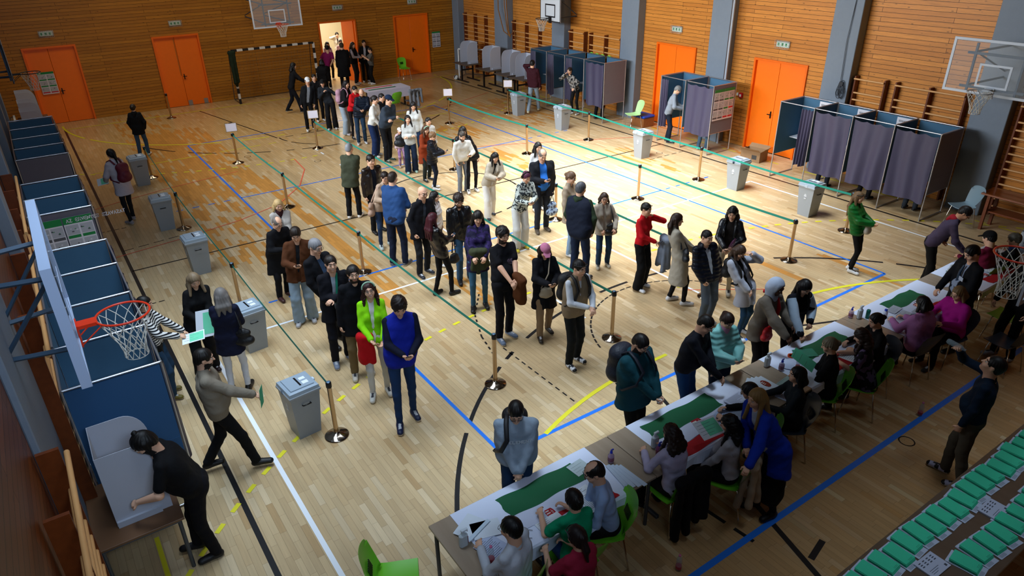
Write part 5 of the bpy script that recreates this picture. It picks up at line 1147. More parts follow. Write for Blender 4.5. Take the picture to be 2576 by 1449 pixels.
A('bluefleece', 'person in a blue fleece and dark trousers seen from behind, looking right', (1005, 668), (985, 434), 150, top='jacket', tc='#20406e', lc='#111a2e', shoe='#4b4c50', hair='buzz', hc='#2a201a', fat=1.1, pose='belly')
A('bald', 'bald person in glasses wearing a black hooded parka', (1066, 690), (1060, 470), 32, top='hoodie', hem=-.08, tc='#0c0d14', inner=(.045, .03), ic='#343a44', lc='#16181c', shoe='#141a26', hair='bald', glasses=True, pose='pocket', nod=10)
A('whitegirl', 'girl in a white padded jacket with purple sleeves behind the bald man', None, (1090, 482), 70, sex='f', H=1.56, top='puffer', tc='#c8c3c4', lc='#1b1d24', hair='long', hc='#14100e', pose='down')
w = A('redhair', 'person with long dark red hair in a black leather jacket and ankle boots', (1117, 742), (1085, 537), 125, sex='f', top='jacket', tc='#0c0a0c', pat='leather', lc='#0a0a0c', legs='slim', shoe='#0b0b0c', sole='none', hair='verylong', hc='#3a0d17', pose='phone', stride=.12); phone(w, 0, 'phone in the hand of the woman with dark red hair')
bag('handbag', 'small black handbag dangling from the arm of the woman with dark red hair', w['wr'][0]+Vector((0, 0, -.42)), '#0b0b0d', .22, .2, .08, [w['wr'][0]+Vector((.03, 0, -.32)), w['wr'][0]+Vector((0, 0, .02)), w['wr'][0]+Vector((-.03, .02, -.32))])
A('specs', 'curly-haired person in round glasses and a black leather jacket with blue jeans', (1170, 706), (1151, 487), 15, top='jacket', tc='#0d0d10', pat='leather', inner=(.04, .03), ic='#0c0c10', lc='#2c4a66', shoe='#0d0d0e', sole='none', hair='curly', hc='#241812', glasses=True, pose='down', nod=25, beard='#3a281e')
w = A('plaid', 'person with a black bob in a purple patterned sweater holding a green plaid shirt', (1205, 778), (1201, 530), 5, sex='f', top='sweater', tc='#171530', pat=('spots', '#2c2050', 14), lc='#30546c', legs='slim', shoe='#0e0d0d', sole='none', hair='fringe', hc='#140e0c', pose='arm', hands=((.1, .2, .6), (.1, .22, .6)), nod=18, hem=-.1)
drape('green plaid shirt held against the body of the woman with a black bob', w['tor'](-.1, .17, .12), w['tor'](.12, .17, .12), '#353a26', L=.38, seed=2)
w = A('curly', 'curly-haired bearded person in a black t-shirt with a brown jacket over the arm', (1268, 856), (1262, 572), 32, top='tee', tc='#0b0c12', lc='#0a0a10', shoe='#5c6a80', hair='curly', hc='#120c0a', beard='#2a1b12', pose='belly', hands=((.04, .3, .60), (.05, .3, .59)), fat=1.06, hem=-.05)
drape('brown jacket hanging over the forearm of the curly-haired man', w['el'][1]*.4+w['wr'][1]*.6, w['wr'][1]+Vector((.1, -.04, .02)), '#4f2a10', L=.45, seed=6)
s_ = MB(); cc = w['tor'](-.05, .122, .2); rx = w['M'].to_3x3()@Vector((1, 0, 0)); s_.prism([cc-rx*.045+Vector((0, 0, -.05)), cc+rx*.045+Vector((0, 0, -.05)), cc+rx*.045+Vector((0, 0, .05)), cc-rx*.045+Vector((0, 0, .05))], (w['M'].to_3x3()@Vector((0, 1, 0)))*.004); o = s_.build('shirt_print', mat('#8a7f9c', .7, pat=('spots', '#2a2a3a', 30))); o.parent = w['root']; o.matrix_parent_inverse = w['M'].inverted()
w = A('pinkcap', 'person in a pink cap, black coat and khaki trousers studying a phone', (1368, 842), (1376, 603), 18, sex='f', H=1.68, top='coat', hem=-.2, tc='#0c0e15', inner=(.045, .03), ic='#171a20', lc='#8a7358', shoe='#2a2218', hair='bob', hc='#2a1a12', cap='#b8708e', pose='phone', nod=32, stride=.12); phone(w, 0, 'phone held by the person in the pink cap')
bag('crossbody_bag', 'beige crossbody bag on the front of the person in the pink cap', w['tor'](.03, .2, .02), '#a39680', .26, .2, .07, [w['tor'](.1, .15, .05), w['tor'](-.02, .17, .2), w['tor'](-.09, .02, .34), w['tor'](-.1, -.1, .3)], rz=w['rz'])
w = A('beigevest', 'person in a beige sherpa vest and white top with a black backpack and two-tone trainers', (1440, 914), (1455, 655), 42, top='vest', tc='#7e6e58', inner=(.055, .02), ic='#c9cfd8', lc='#121516', shoe='#c9ccd0', sole='#15161a', hair='short', hc='#120e0c', pose='belly', extra='sunglasses', hands=((.02, .3, .64), (.04, .33, .63)), nod=12)
backpack(w, 'black backpack worn by the man in the beige sherpa vest', '#0d0e12')
w = A('sweatshirt', 'person in a grey sweatshirt with white lettering looking down, hands clasped', None, (1297, 1006), 3, H=1.72, top='sweater', tc='#8391a0', fat=1.22, lc='#14304e', shoe='#222', hair='short', hc='#110e0d', pose='front', nod=38, glasses=True)
cc = w['tor'](.075, .148, .205); R3 = w['M'].to_3x3(); s_ = MB(); ux = R3@Vector((-1, 0, 0)); nn = R3@Vector((0, 1, 0))
for i, ch_ in enumerate('ELEMENT'): 
    u_ = (i-1.5)*.036; write(s_, ch_, w['tor'](-u_+.03, .152-.2*max(0, abs(u_)-.03)**1.2-.02*max(0, u_), .212), ux, (0, 0, 1), .034, .024, .22, nn*.012)
s_.tube([w['tor'](.12+.02*math.cos(a*PI/6), .152, .222+.012*math.sin(a*PI/6)) for a in range(13)], .004, 5, cap=False)
o = s_.build('chest_lettering', mat('#c9d2da', .7)); o.parent = w['root']; o.matrix_parent_inverse = w['M'].inverted()
backpack(w, 'black backpack with flapping top behind the man in the lettered sweatshirt', '#0c0d11', flap=1)
# ---- middle lanes
w = A('whitebeard', 'bearded person in a white jumper and grey jeans looking at a phone', (1165, 484), (1161, 330), 22, top='sweater', tc='#c9c8c2', lc='#6b7078', shoe='#15161a', hair='short', hc='#3a332c', beard='#3c3028', pose='phoneL', hands=((.17, .1, .52), (.08, .36, .66)), nod=28, fat=1.15); phone(w, 1, 'phone held by the bearded man in a white jumper')
A('puffback', 'person in a black padded jacket standing close behind the bearded man in white', (1188, 482), (1163, 318), 15, sex='f', top='puffer', tc='#0c0e14', lc='#0e0f14', legs='tights', shoe='#c9c6c0', hair='long', hc='#100d0c', nod=25)
w = A('bomber', 'person in a beige bomber with black fur collar and wide white trousers', (1232, 545), (1244, 383), 22, sex='f', top='puffer', tc='#a39a8a', pat=('spots', '#9a9080', 5), inner=(.05, .03), ic='#0e0f12', lc='#cfccc6', legs='wide', shoe='#20242c', hair='long', hc='#110d0b', pose='phone', hood='#0e1016', nod=30, stride=.15); phone(w, 0, 'phone held by the woman in wide white trousers and beige bomber')
w = A('phones', 'person with dyed hair and headphones in a speckled hoodie and white trousers', (1308, 625), (1322, 430), 25, sex='f', top='hoodie', tc='#a9b0aa', pat=('spots', '#2c3236', 22), lc='#c4c6c4', legs='wide', shoe='#b8a92a', hair='short', hc='#4a2036', pose='phone', nod=30, extra='headphones'); phone(w, 0, 'phone held by the person with headphones')
w = A('heavy', 'heavy grey-haired person in a black jacket over a bright blue shirt, checking a phone', (1362, 580), (1363, 375), 18, top='jacket', hem=-.08, tc='#0d0f16', inner=(.08, .075), ic='#2262b4', lc='#20242c', shoe='#4e4438', sole='none', hair='balding', hc='#6a625c', fat=1.3, pose='phoneR', nod=28); phone(w, 0, 'phone held by the heavy man in a blue shirt')
bag('cloth_bag', 'blue and white patterned cloth bag hanging from the heavy man\'s hand', w['wr'][1]+Vector((0, 0, -.32)), '#8fa3bd', .3, .36, .12, [w['wr'][1]+Vector((.06, 0, -.2)), w['wr'][1], w['wr'][1]+Vector((-.06, 0, -.2))], pat=('spots', '#1f2f52', 16))
A('behindheavy', 'long-haired person in a light top mostly hidden behind the heavy man', None, (1353, 358), 25, sex='f', top='blouse', tc='#c3c7cc', lc='#2a3442', hair='long', hc='#110e0e')
A('hairtie', 'person in a beige coat and blue hair tie facing the navy-vest man', (1433, 640), (1434, 432), 60, sex='f', top='jacket', hem=-.1, tc='#9a8a76', lc='#7d9ab8', shoe='#c9cdd2', hair='bun', hc='#5a4230', glasses=True, nod=15)
A('navyvest', 'broad person in a navy vest over a green hoodie, seen from behind', (1456, 712), (1460, 460), 150, top='vest', tc='#0d1424', ic='#22301f', hood='#22301f', lc='#16243e', hair='short', hc='#4a4c50', fat=1.2, pose='pocket', legs='straight', shoe='#26282c')
w = A('beigebag', 'person in glasses and a cream quilted jacket with a black shoulder bag', (1515, 670), (1520, 485), 12, sex='f', top='jacket', hem=-.07, tc='#9a9284', inner=(.03, .02), ic='#7a746c', lc='#1d3550', shoe='#a8a08e', hair='bob', hc='#2e1f18', glasses=True, hands=((.1, .22, .56), (.2, .22, .57)))
bag('shoulder_bag', 'black shoulder bag at the hip of the woman in a cream quilted jacket', w['tor'](-.13, .15, .03), '#0d0c0d', .26, .28, .08, [w['tor'](-.2, .13, .1), w['tor'](-.14, .08, .32), w['tor'](-.14, -.05, .32), w['tor'](-.2, .05, .1)], rz=w['rz'])
w = A('cardigan', 'short-haired person in a red button cardigan and black trousers, hand at neck', (1608, 724), (1617, 505), 55, sex='f', H=1.7, top='shirt', tc='#b4101a', lc='#0a0a0c', legs='wide', shoe='#d3d6dc', hair='short', hc='#120d0c', hands=((-.02, .26, .60), (.13, .09, .85)), extra='sunglasses', hem=.0); phone(w, 0, 'phone in the hand of the woman in a red cardigan')
drape('grey coat over the arm of the woman in a red cardigan', w['wr'][0]+Vector((.12, -.1, .05)), w['wr'][0]+Vector((.2, .1, .05)), '#6a7382', L=.6, seed=3)
w = A('longcoat', 'person in a long cream coat with half-up brown hair, seen from the side', (1700, 762), (1702, 538), 110, sex='f', top='coat', hem=-.27, tc='#9b9588', lc='#0d0e11', legs='slim', shoe='#c6c6c8', hair='long', hc='#2a1912', pose='belly', turn=20, stride=.1)
bag('shoulder_bag', 'dark shoulder bag under the arm of the woman in the long cream coat', w['tor'](.2, .06, .08), '#11161e', .22, .26, .08, [w['tor'](.2, .12, .14), w['tor'](.14, .04, .32), w['tor'](.2, 0, .14)], rz=w['rz'])
w = A('biker', 'person in a black biker jacket and cream trousers holding a drinks bottle', (1815, 738), (1824, 513), -5, sex='f', H=1.72, top='jacket', tc='#0c1018', pat='leather', inner=(.08, .07), ic='#15100f', lc='#b9b2a2', legs='slim', shoe='#b3aca0', hair='curlylong', hc='#0d0a0a', hands=((.04, .28, .6), (.1, .26, .62)), nod=25); phone(w, 0, 'red phone held by the woman in a biker jacket')
bb = MB(); bb.lathe([(.001, 0), (.032, .004), (.034, .12), (.03, .17), (.013, .21), (.013, .23)], n=14); o = bb.build('drinks_bottle', mat('#5a3350', .1, alpha=.55), loc=w['wr'][1]+Vector((0, 0, 0))); tag(o, 'purple plastic drinks bottle held by the woman in a biker jacket', 'bottle'); o.rotation_euler = (.3, .2, 0)
w = A('navypuff', 'young person with cropped hair in a navy padded jacket over a white t-shirt', (1770, 815), (1778, 580), 42, top='puffer', tc='#0c111e', inner=(.075, .02), ic='#c6cdd8', lc='#4b545e', shoe='#d3d6da', hair='buzz', hc='#120e0d', pose='pockR', nod=10)
w = A('paleg', 'person in a pale grey coat with a hand to the forehead and a black backpack', (1872, 846), (1858, 615), 55, sex='f', top='coat', hem=-.15, tc='#a3a6b2', inner=(.06, .03), ic='#0d0e12', lc='#1b3a56', legs='slim', shoe='#b9bcc0', hair='long', hc='#3a281c', glasses=True, hands=((.1, .2, .55), (.1, .22, .93)), nod=35)
backpack(w, 'small black backpack slung on the woman in a pale grey coat', '#0c0c10', h=.34, w=.26, d=.13)
# ---- people being served at the tables
w = A('teal', 'stout bearded person in a teal hooded jacket and black trousers with a navy backpack', None, (1606, 840), 52, H=1.78, top='hoodie', tc='#0b3a44', hem=-.08, lc='#121214', hair='short', hc='#110d0c', beard='#201611', glasses=True, nod=32, fat=1.3, pose='phone', hands=((.02, .34, .58), (.04, .35, .57)), shoe='#111')
backpack(w, 'navy backpack on the stout man in a teal jacket', '#0d1422', h=.5, w=.33, d=.22)
sheet('identity_card', 'small card held by the stout man in a teal jacket', w['wr'][0]+Vector((0, 0, .03)), (1, 0, 0), (0, 1, .2), .09, .06, '#c8d4d4', cat='card')
w = A('navysweater', 'person in glasses and a navy sweater leaning towards the second flag table', None, (1785, 797), 70, H=1.8, top='sweater', tc='#0b0e18', lc='#123a6a', hair='buzz', hc='#100d0c', glasses=True, nod=28, bend=14, fat=1.1, hands=((.1, .5, .55), (.06, .3, .58)), shoe='#222')
w = A('mint', 'person in a mint padded jacket with pink scarf and ponytail looking at a phone', None, (1828, 785), 38, sex='f', H=1.64, top='puffer', tc='#7cb8b4', lc='#1a2c44', hair='pony', hc='#24140f', scarf='#c38fae', pose='phone', nod=32); phone(w, 0, 'phone held by the woman in a mint padded jacket')
w = A('hooded', 'person in a taupe fleece with a pale grey hood up and a red shoulder strap', None, (1962, 706), 62, sex='f', H=1.76, top='fleece', tc='#5f574e', trim='#a4b0c4', hood='up', skin='dark', lc='#0b0b0f', hair='short', hc='#0c0a09', nod=22, hands=((.18, .5, .60), (.2, .35, .60)), bend=10, hem=-.08, shoe='#111')
s_ = MB(); s_.tube([w['tor'](-.05, -.16, .3), w['tor'](-.1, -.02, .35), w['tor'](-.05, .13, .24), w['tor'](.06, .19, .12), w['tor'](.14, .16, .06)], .022, 6, flat=1.6); tag(s_.build('bag_strap', cloth('#a01018')), 'red bag strap across the taupe fleece of the hooded person', 'strap'); 
bag('crossbody_bag', 'bright red pouch at the waist of the hooded person', w['tor'](.13, .18, .04), '#a01018', .24, .22, .08, rz=w['rz'])
w = A('varsity', 'person with very long black hair in a black and white varsity jacket', None, (2030, 705), 42, sex='f', H=1.68, top='jacket', tc='#0c0e16', lc='#0b0c0f', hair='verylong', hc='#0c0a0b', nod=35, bend=8, hands=((.16, .42, .56), (.14, .2, .60)), shoe='#111')
for i in (0, 1):
    s_ = MB(); s_.tube([w['sh'][i], w['sh'][i].lerp(w['el'][i], .5), w['el'][i], w['el'][i].lerp(w['wrist'][i], .5), w['wrist'][i].lerp(w['el'][i], .12)], [.07, .072, .07, .066, .052], 14); o = s_.build('jacket_sleeve', cloth('#a9bccf')); o.parent = w['root']; o.matrix_parent_inverse = w['M'].inverted()
# ---- far queue
q5 = dict(q=1.35)
A('whitecap', 'person in a white cap and open black jacket at the front of the far queue', (783, 328), (772, 195), 5, top='jacket', tc='#0b0c10', inner=(.06, .05), ic='#777c84', lc='#0a0a0d', shoe='#d8d8d4', cap='#d4d6d8', hair='short', hc='#15110e', pose='down', **q5)
A('behindcap', 'person dressed in black directly behind the white cap', (810, 300), (788, 187), 10, top='jacket', tc='#0b0c10', lc='#0b0b0e', shoe='#d0d0ce', hair='short', hc='#100d0c', **q5)
A('beanie', 'person in a black beanie and cropped grey top stretching one arm', (838, 325), (810, 200), -5, sex='f', top='hoodie', hem=.01, tc='#1d2127', lc='#0b0c10', legs='wide', shoe='#c8c8c6', cap='#101012', hair='bob', hc='#120f0e', hands=((.0, .2, .78), (.45, .2, .74)), **q5)
w = A('pinkback', 'person with long dark hair, black jacket and a pale pink backpack', (873, 338), (868, 203), 55, sex='f', top='jacket', hem=-.0, tc='#0c0c10', lc='#98a8b6', legs='wide', shoe='#b9b4b4', hair='long', hc='#140f10', pose='phone', **q5); backpack(w, 'pale pink backpack in the far queue', '#b58a9c')
w = A('redjacket', 'person in a red cropped jacket, denim shorts and black tights', (895, 348), (890, 216), 25, sex='f', top='jacket', hem=.02, tc='#b80f18', lc='#0f0d10', legs='tights', shoe='#1a1a1c', hair='bun', hc='#150f0e', pose='phone', nod=25, **q5)
s_ = MB()
A('baldpuff', 'bald person in a dark blue padded jacket and jeans looking at a phone', (912, 362), (908, 224), 2, top='puffer', tc='#0f1826', lc='#1d3248', shoe='#c0c4c8', hair='bald', beard='#2a211a', pose='phone', nod=35, **q5)
w = A('whitesweat', 'person in a white jumper with a thin crossbody strap and navy jeans', (946, 393), (940, 241), 58, sex='f', top='sweater', tc='#cbc9c1', lc='#14264a', legs='wide', shoe='#b9b6b0', hair='bun', hc='#150f0d', pose='front', **q5)
A('glassesback', 'person in glasses and black behind the crossed-arms man in a navy cap', (972, 372), (958, 236), 45, top='jacket', tc='#0c0d12', lc='#0c0d12', hair='short', hc='#171210', glasses=True, **q5)
A('navycap', 'person in a navy baseball cap and grey hoodie with arms crossed', (977, 406), (975, 240), 45, top='sweater', tc='#2c3540', lc='#0c0e13', shoe='#15301c', cap='#0f2038', hair='short', hc='#2a1a10', pose='cross', nod=15, fat=1.1, **q5)
A('whitejk', 'person with long dark hair and glasses in a white jacket at the rope', (1050, 402), (1036, 262), 5, sex='f', H=1.7, top='jacket', tc='#bfc2c0', lc='#1a2c48', hair='long', hc='#110d0d', nod=28, **q5)
w = A('blacktote', 'long-haired girl in a pale jacket with folded arms and a black tote bag', (1037, 434), (1036, 288), 5, sex='f', H=1.6, top='jacket', tc='#b4b6b2', lc='#122036', legs='wide', shoe='#8fb0a4', hair='long', hc='#120e0d', pose='cross', nod=2, **q5)
bag('tote_bag', 'large black tote bag on the shoulder of the long-haired girl', w['tor'](.27, .0, .06), '#0c1016', .34, .34, .14, [w['tor'](.2, .08, .15), w['tor'](.15, .04, .31), w['tor'](.24, -.06, .15)], rz=w['rz'])
A('child', 'small child in pink patterned trousers and a white bonnet', (1013, 420), (1002, 328), 10, sex='c', H=1.12, top='jacket', tc='#b7a0a6', lc='#9c7c98', pat=None, lpat=('spots', '#7a5a86', 16), shoe='#b5a8a0', cap='#cfcac4', hair='short', hc='#4a3628', q=1.1)
A('rust', 'person in a rust-orange coat with a pale green headband', (1062, 440), (1069, 315), 35, sex='f', top='coat', hem=-.2, tc='#7c2f12', lc='#1d2320', shoe='#141414', hair='long', hc='#4a3222', pose='phone', nod=28, extra='headband', **q5)
w = A('curlyblonde', 'person with curly fair hair in a black padded jacket holding a phone', (1092, 475), (1085, 333), 75, sex='f', top='puffer', tc='#0e131c', lc='#0f1726', legs='slim', shoe='#c8c8c6', hair='curly', hc='#6e5236', pose='phone', nod=20, hem=-.07, **q5); phone(w, 0, 'phone held by the curly fair-haired woman')
A('bunwhite', 'dark-haired person with a bun in a white jacket behind the rust coat', (1084, 432), (1076, 296), 25, sex='f', top='jacket', tc='#bdbfbe', lc='#181a20', hair='bun', hc='#130f0e', **q5)
# ---- group by the open door
A('stretch', 'curly black-haired person in black reaching towards the queue by the goal', (742, 285), (735, 158), 95, sex='f', top='jacket', tc='#0b0b0f', lc='#0c0f18', shoe='#0c0c0e', hair='curlylong', hc='#0d0a0a', hands=((.12, .5, .62), (.15, .45, .6)), step=.7, **q5)
A('magenta', 'person in a magenta t-shirt seen from behind near the open door', (826, 225), (822, 114), 178, top='tee', tc='#7c1552', lc='#0c0c11', hair='short', hc='#0d0b0b', hands=((.2, -.02, .56), (.2, -.02, .56)), **q5)
A('blackcoat', 'person in a long black coat with a knitted scarf, seen from behind at the door', (865, 240), (858, 108), 178, sex='m', top='coat', hem=-.2, tc='#08080b', lc='#08080a', hair='short', hc='#3a3224', scarf='#5c5446', fat=1.15, **q5)
A('crouch', 'dark-haired person in black in front of the magenta shirt', (822, 258), (808, 150), 175, sex='f', top='jacket', tc='#09090c', lc='#09090c', hair='bob', hc='#0b0909', **q5)
A('lilac', 'dark-haired person in a lilac top standing in the open doorway', (11.6, 31.3), None, 20, H=1.64, sex='f', top='blouse', tc='#a99ab8', lc='#1a1a20', hair='long', hc='#100c0c', nod=25, **q5)
A('doorphone', 'person in a white coat on the phone framed by the lit doorway', (13.0, 33.6), None, 5, H=1.68, sex='f', top='coat', hem=-.12, tc='#c6bfb0', inner=(.05, .03), ic='#17171a', lc='#1a1a20', hair='bun', hc='#191210', pose='earR', **q5)
A('doorpink', 'person with pale pink top hidden between the coats in the doorway', (12.25, 31.35), None, 0, H=1.66, sex='f', top='blouse', tc='#c2a0aa', lc='#222', hair='short', hc='#26202c', **q5)
A('vestwoman', 'long-haired person in a dark vest over a white blouse, grey trousers', (12.08, 29.6), None, 55, H=1.76, sex='f', top='vest', tc='#0c0e16', ic='#a8a4b4', lc='#26272e', hair='long', hc='#2c1f16', pose='phone', **q5)
A('varsityfar', 'person in a black jacket with striped cuffs beside the open door', (922, 206), (914, 101), 12, top='jacket', tc='#0c0d12', inner=(.06, .05), ic='#a9abb6', lc='#0b0b0e', shoe='#c3c7d0', hair='short', hc='#14100e', **q5)
A('olderstripe', 'short-haired older person in a grey striped t-shirt gesturing at the door', (938, 210), (931, 120), -80, sex='f', top='tee', tc='#6e6c68', pat=('stripe', '#34332f', 9), lc='#0b0b0e', hair='short', hc='#2a1c14', hands=((.15, .35, .8), (.12, .35, .78)), fat=1.1, **q5)
# ---- right side
w = A('burgundy', 'person in a burgundy bomber jacket walking away with a phone at the ear', (1342, 284), (1339, 152), 165, top='jacket', tc='#34101a', lc='#7c8c9a', shoe='#a9aa8e', hair='short', hc='#0e0c0b', pose='earL', step=.8, q=1.2, inner=None)
A('patterned', 'person in a black and white patterned top stepping out of a booth, hand at face', (1447, 288), (1434, 170), -40, sex='f', top='sweater', tc='#8f8c88', pat=('spots', '#1a1a1c', 18), lc='#0b0b0e', legs='slim', shoe='#c3c0bc', hair='bun', hc='#2a1e16', hands=((.06, .2, .88), (.18, .2, .6)), q=1.2)
A('boothman', 'grey-haired person in a black and pale grey jacket bending inside the two-cell booth', (1678, 358), (1708, 222), 85, H=1.76, top='jacket', tc='#7d8590', lc='#141c2a', shoe='#121820', hair='short', hc='#6c6e70', glasses=True, bend=16, nod=30, hands=((.14, .36, .62), (.12, .36, .61)), q=1.15)
for q_, lb, c_, s in (((1765, 377), 'person in the curtained cell of the two-cell booth, jeans and white shoes visible', '#46627c', '#c8ccd0'), ((2064, 470), 'person behind the third curtain of the long booth, only dark trouser legs visible', '#1c222c', '#131318'),
                     ((2168, 500), 'person behind the second curtain of the long booth, black shoes barely visible', '#0d0d10', '#0d0d10'), ((2285, 528), 'person behind the nearest curtain of the long booth, grey trousers and black shoes visible', '#2a3038', '#101014'), ((1505, 300), 'person behind the curtain at the near end of the far booth row, black hem visible', '#0a0a0d', '#0a0a0d')):
    A('b', lb, q_, None, 150, H=1.72, top='sweater', tc='#30343c', lc=c_, shoe=s, q=1.7, pose='belly')
w = A('greengirl', 'long fair-haired person in a shiny green padded jacket and black trousers', (2136, 682), (2160, 483), 72, sex='f', top='puffer', tc='#0d5a20', lc='#09090b', legs='slim', shoe='#dadcde', hair='verylong', hc='#6b5236', pose='phone', extra='sunglasses', stance=.07)
bag('handbag', 'small cream handbag at the waist of the girl in green', w['tor'](-.02, .2, .06), '#a59c90', .2, .2, .08, rz=w['rz'])
w = A('purplehood', 'person in a purple-grey hoodie with red lining bending over the end table', None, (2445, 525), 88, H=1.78, top='hoodie', tc='#3d3244', lc='#0e0d0d', hood='#8a1420', hair='short', hc='#120d0b', bend=30, nod=25, hands=((.1, .45, .52), (.1, .12, .55)), skin='tan', shoe='#15151a')
g_ = MB()
for j in range(5): g_.tube([w['wr'][0]+Vector((0, .02*j-.04, -.02)), w['wr'][0]+Vector((.02*j-.05, .03*j-.06, -.14-.02*(j % 3)))], [.018, .011], 8)
g_.lathe([(.001, 0), (.045, .01), (.05, .08), (.001, .09)], w['wr'][0]+Vector((0, 0, -.08)), 10); tag(g_.build('glove', cloth('#0b0b0d')), 'black glove dangling from the hand of the person in a purple hoodie', 'glove')
# ---- drinking official and others behind the tables
w = A('drinker', 'person in a navy shirt drinking from a bottle behind the tables', (2393, 1208), (2492, 915), -88, H=1.8, top='shirt', tc='#0c1f33', lc='#4d473c', shoe='#a9a6c0', sole='#121216', hair='short', hc='#0f0c0b', hands=((.05, .34, .97), (.2, .1, .5)), nod=-22, sleeves=.85, pose='earR', stride=.1, fat=1.08)
bb = MB(); d_ = (w['hd']-w['wr'][0]).normalized(); c0 = w['wr'][0]-d_*.12; bb.tube([c0, c0+d_*.02, c0+d_*.15, c0+d_*.19, c0+d_*.21], [.022, .032, .032, .014, .013], 14); tag(bb.build('water_bottle', mat('#a9c0cc', .05, alpha=.35)), 'clear water bottle at the lips of the drinking man', 'bottle')
A('edge', 'person in black at the right edge leaning past the frame', None, (2612, 640), -40, H=1.78, top='shirt', tc='#08090c', lc='#08080b', shoe='#9aa0aa', hair='short', hc='#0e0c0b', hands=((.25, .2, .5), (.25, .1, .5)), nod=15)
TOPW = mat('#ab9985', .22, pat=('grain', '#8a7763', .8), spec=.5); EDGE = mat('#23211f', .5); LEGM = mat('#2a2c30', .4, .6); LEGG = mat('#50565e', .4, .6)
def desk(label, x0, x1, y0, y1, h=.74, col=TOPW, leg=LEGG, style='post', group=None, rz=0):
    cx, cy = (x0+x1)/2, (y0+y1)/2; t = thing('table', label, 'table', (cx, cy, 0), rz, group); a, b = (x1-x0)/2, (y1-y0)/2
    m = MB(); m.box((-a, -b, h-.028), (a, b, h), .003); m.build('table_top', col, t)
    if style == 'post':
        for sx in (-1, 1):
            for sy in (-1, 1): l = MB(); l.tube([(sx*(a-.05), sy*(b-.06), 0), (sx*(a-.05), sy*(b-.06), h-.028)], .022, 10); l.build('leg', leg, t)
        f = MB(); f.box((-a+.05, -b+.04, h-.075), (a-.05, -b+.07, h-.028)); f.build('apron', leg, t); f = MB(); f.box((-a+.05, b-.07, h-.075), (a-.05, b-.04, h-.028)); f.build('apron', leg, t)
    else:
        for sx in (-1, 1):
            l = MB(); l.box((sx*(a-.12)-.03, -.03, .05), (sx*(a-.12)+.03, .03, h-.03)); l.box((sx*(a-.12)-.025, -b+.03, 0), (sx*(a-.12)+.025, b-.03, .05), .01); l.box((sx*(a-.12)-.02, -b+.1, h-.06), (sx*(a-.12)+.02, b-.1, h-.028)); l.build('leg', leg, t)
        f = MB(); f.box((-a+.12, -.012, h-.3), (a-.12, .012, h-.24)); f.build('stretcher', leg, t)
    return t
YF, YNR = 4.79, 3.96
tb = [(2.17, 4.56, 'wood-effect table at the near end carrying the first flag cloth'), (4.57, 6.95, 'wood-effect table carrying the second flag cloth and hand sanitizers'), (6.96, 9.3, 'wood-effect table under the third flag cloth'), (9.31, 11.65, 'wood-effect table under the fourth flag cloth with overprinted forms'), (11.66, 13.95, 'wood-effect table at the far end under the fifth flag cloth')]
for x0, x1, lb in tb: desk(lb, x0, x1, YNR, YF, group='registration tables in a row', leg=LEGG, style='t' if x0 > 3 else 'post')
CL = mat('#dbe3f8', .6, bump=(2.2, .35)); GREENF = mat('#0c5a36', .7, bump=(3, .3)); REDF = mat('#b01420', .65, bump=(3, .3))
def tablecloth(label, x0, x1, over=.13, skew=0):
    m = MB(); T = .745
    prof = [(YNR-.012, T-over), (YNR-.014, T-.02), (YNR+.002, T), (YF-.002, T), (YF+.014, T-.015), (YF+.014, T-.06)]; n = 40
    def pt(i, j):
        y, z = prof[j]; x = x0+(x1-x0)*i/n+skew*(YF-y)/(YF-YNR)*(1 if skew else 0)
        if j == 0: return (x, y-.018*abs(math.sin(i*.55))-.01, z+.03*math.sin(i*.4))
        if j == 1: return (x, y-.006*math.sin(i*.55), z)
        return (x, y, z)
    vs = [pt(i, j) for j in range(len(prof)) for i in range(n+1)]
    m.add(vs, [(j*(n+1)+i, j*(n+1)+i+1, (j+1)*(n+1)+i+1, (j+1)*(n+1)+i) for j in range(len(prof)-1) for i in range(n)], False); o = m.build('tablecloth', CL); return tag(o, label, 'tablecloth', 'white tablecloths on the registration tables')
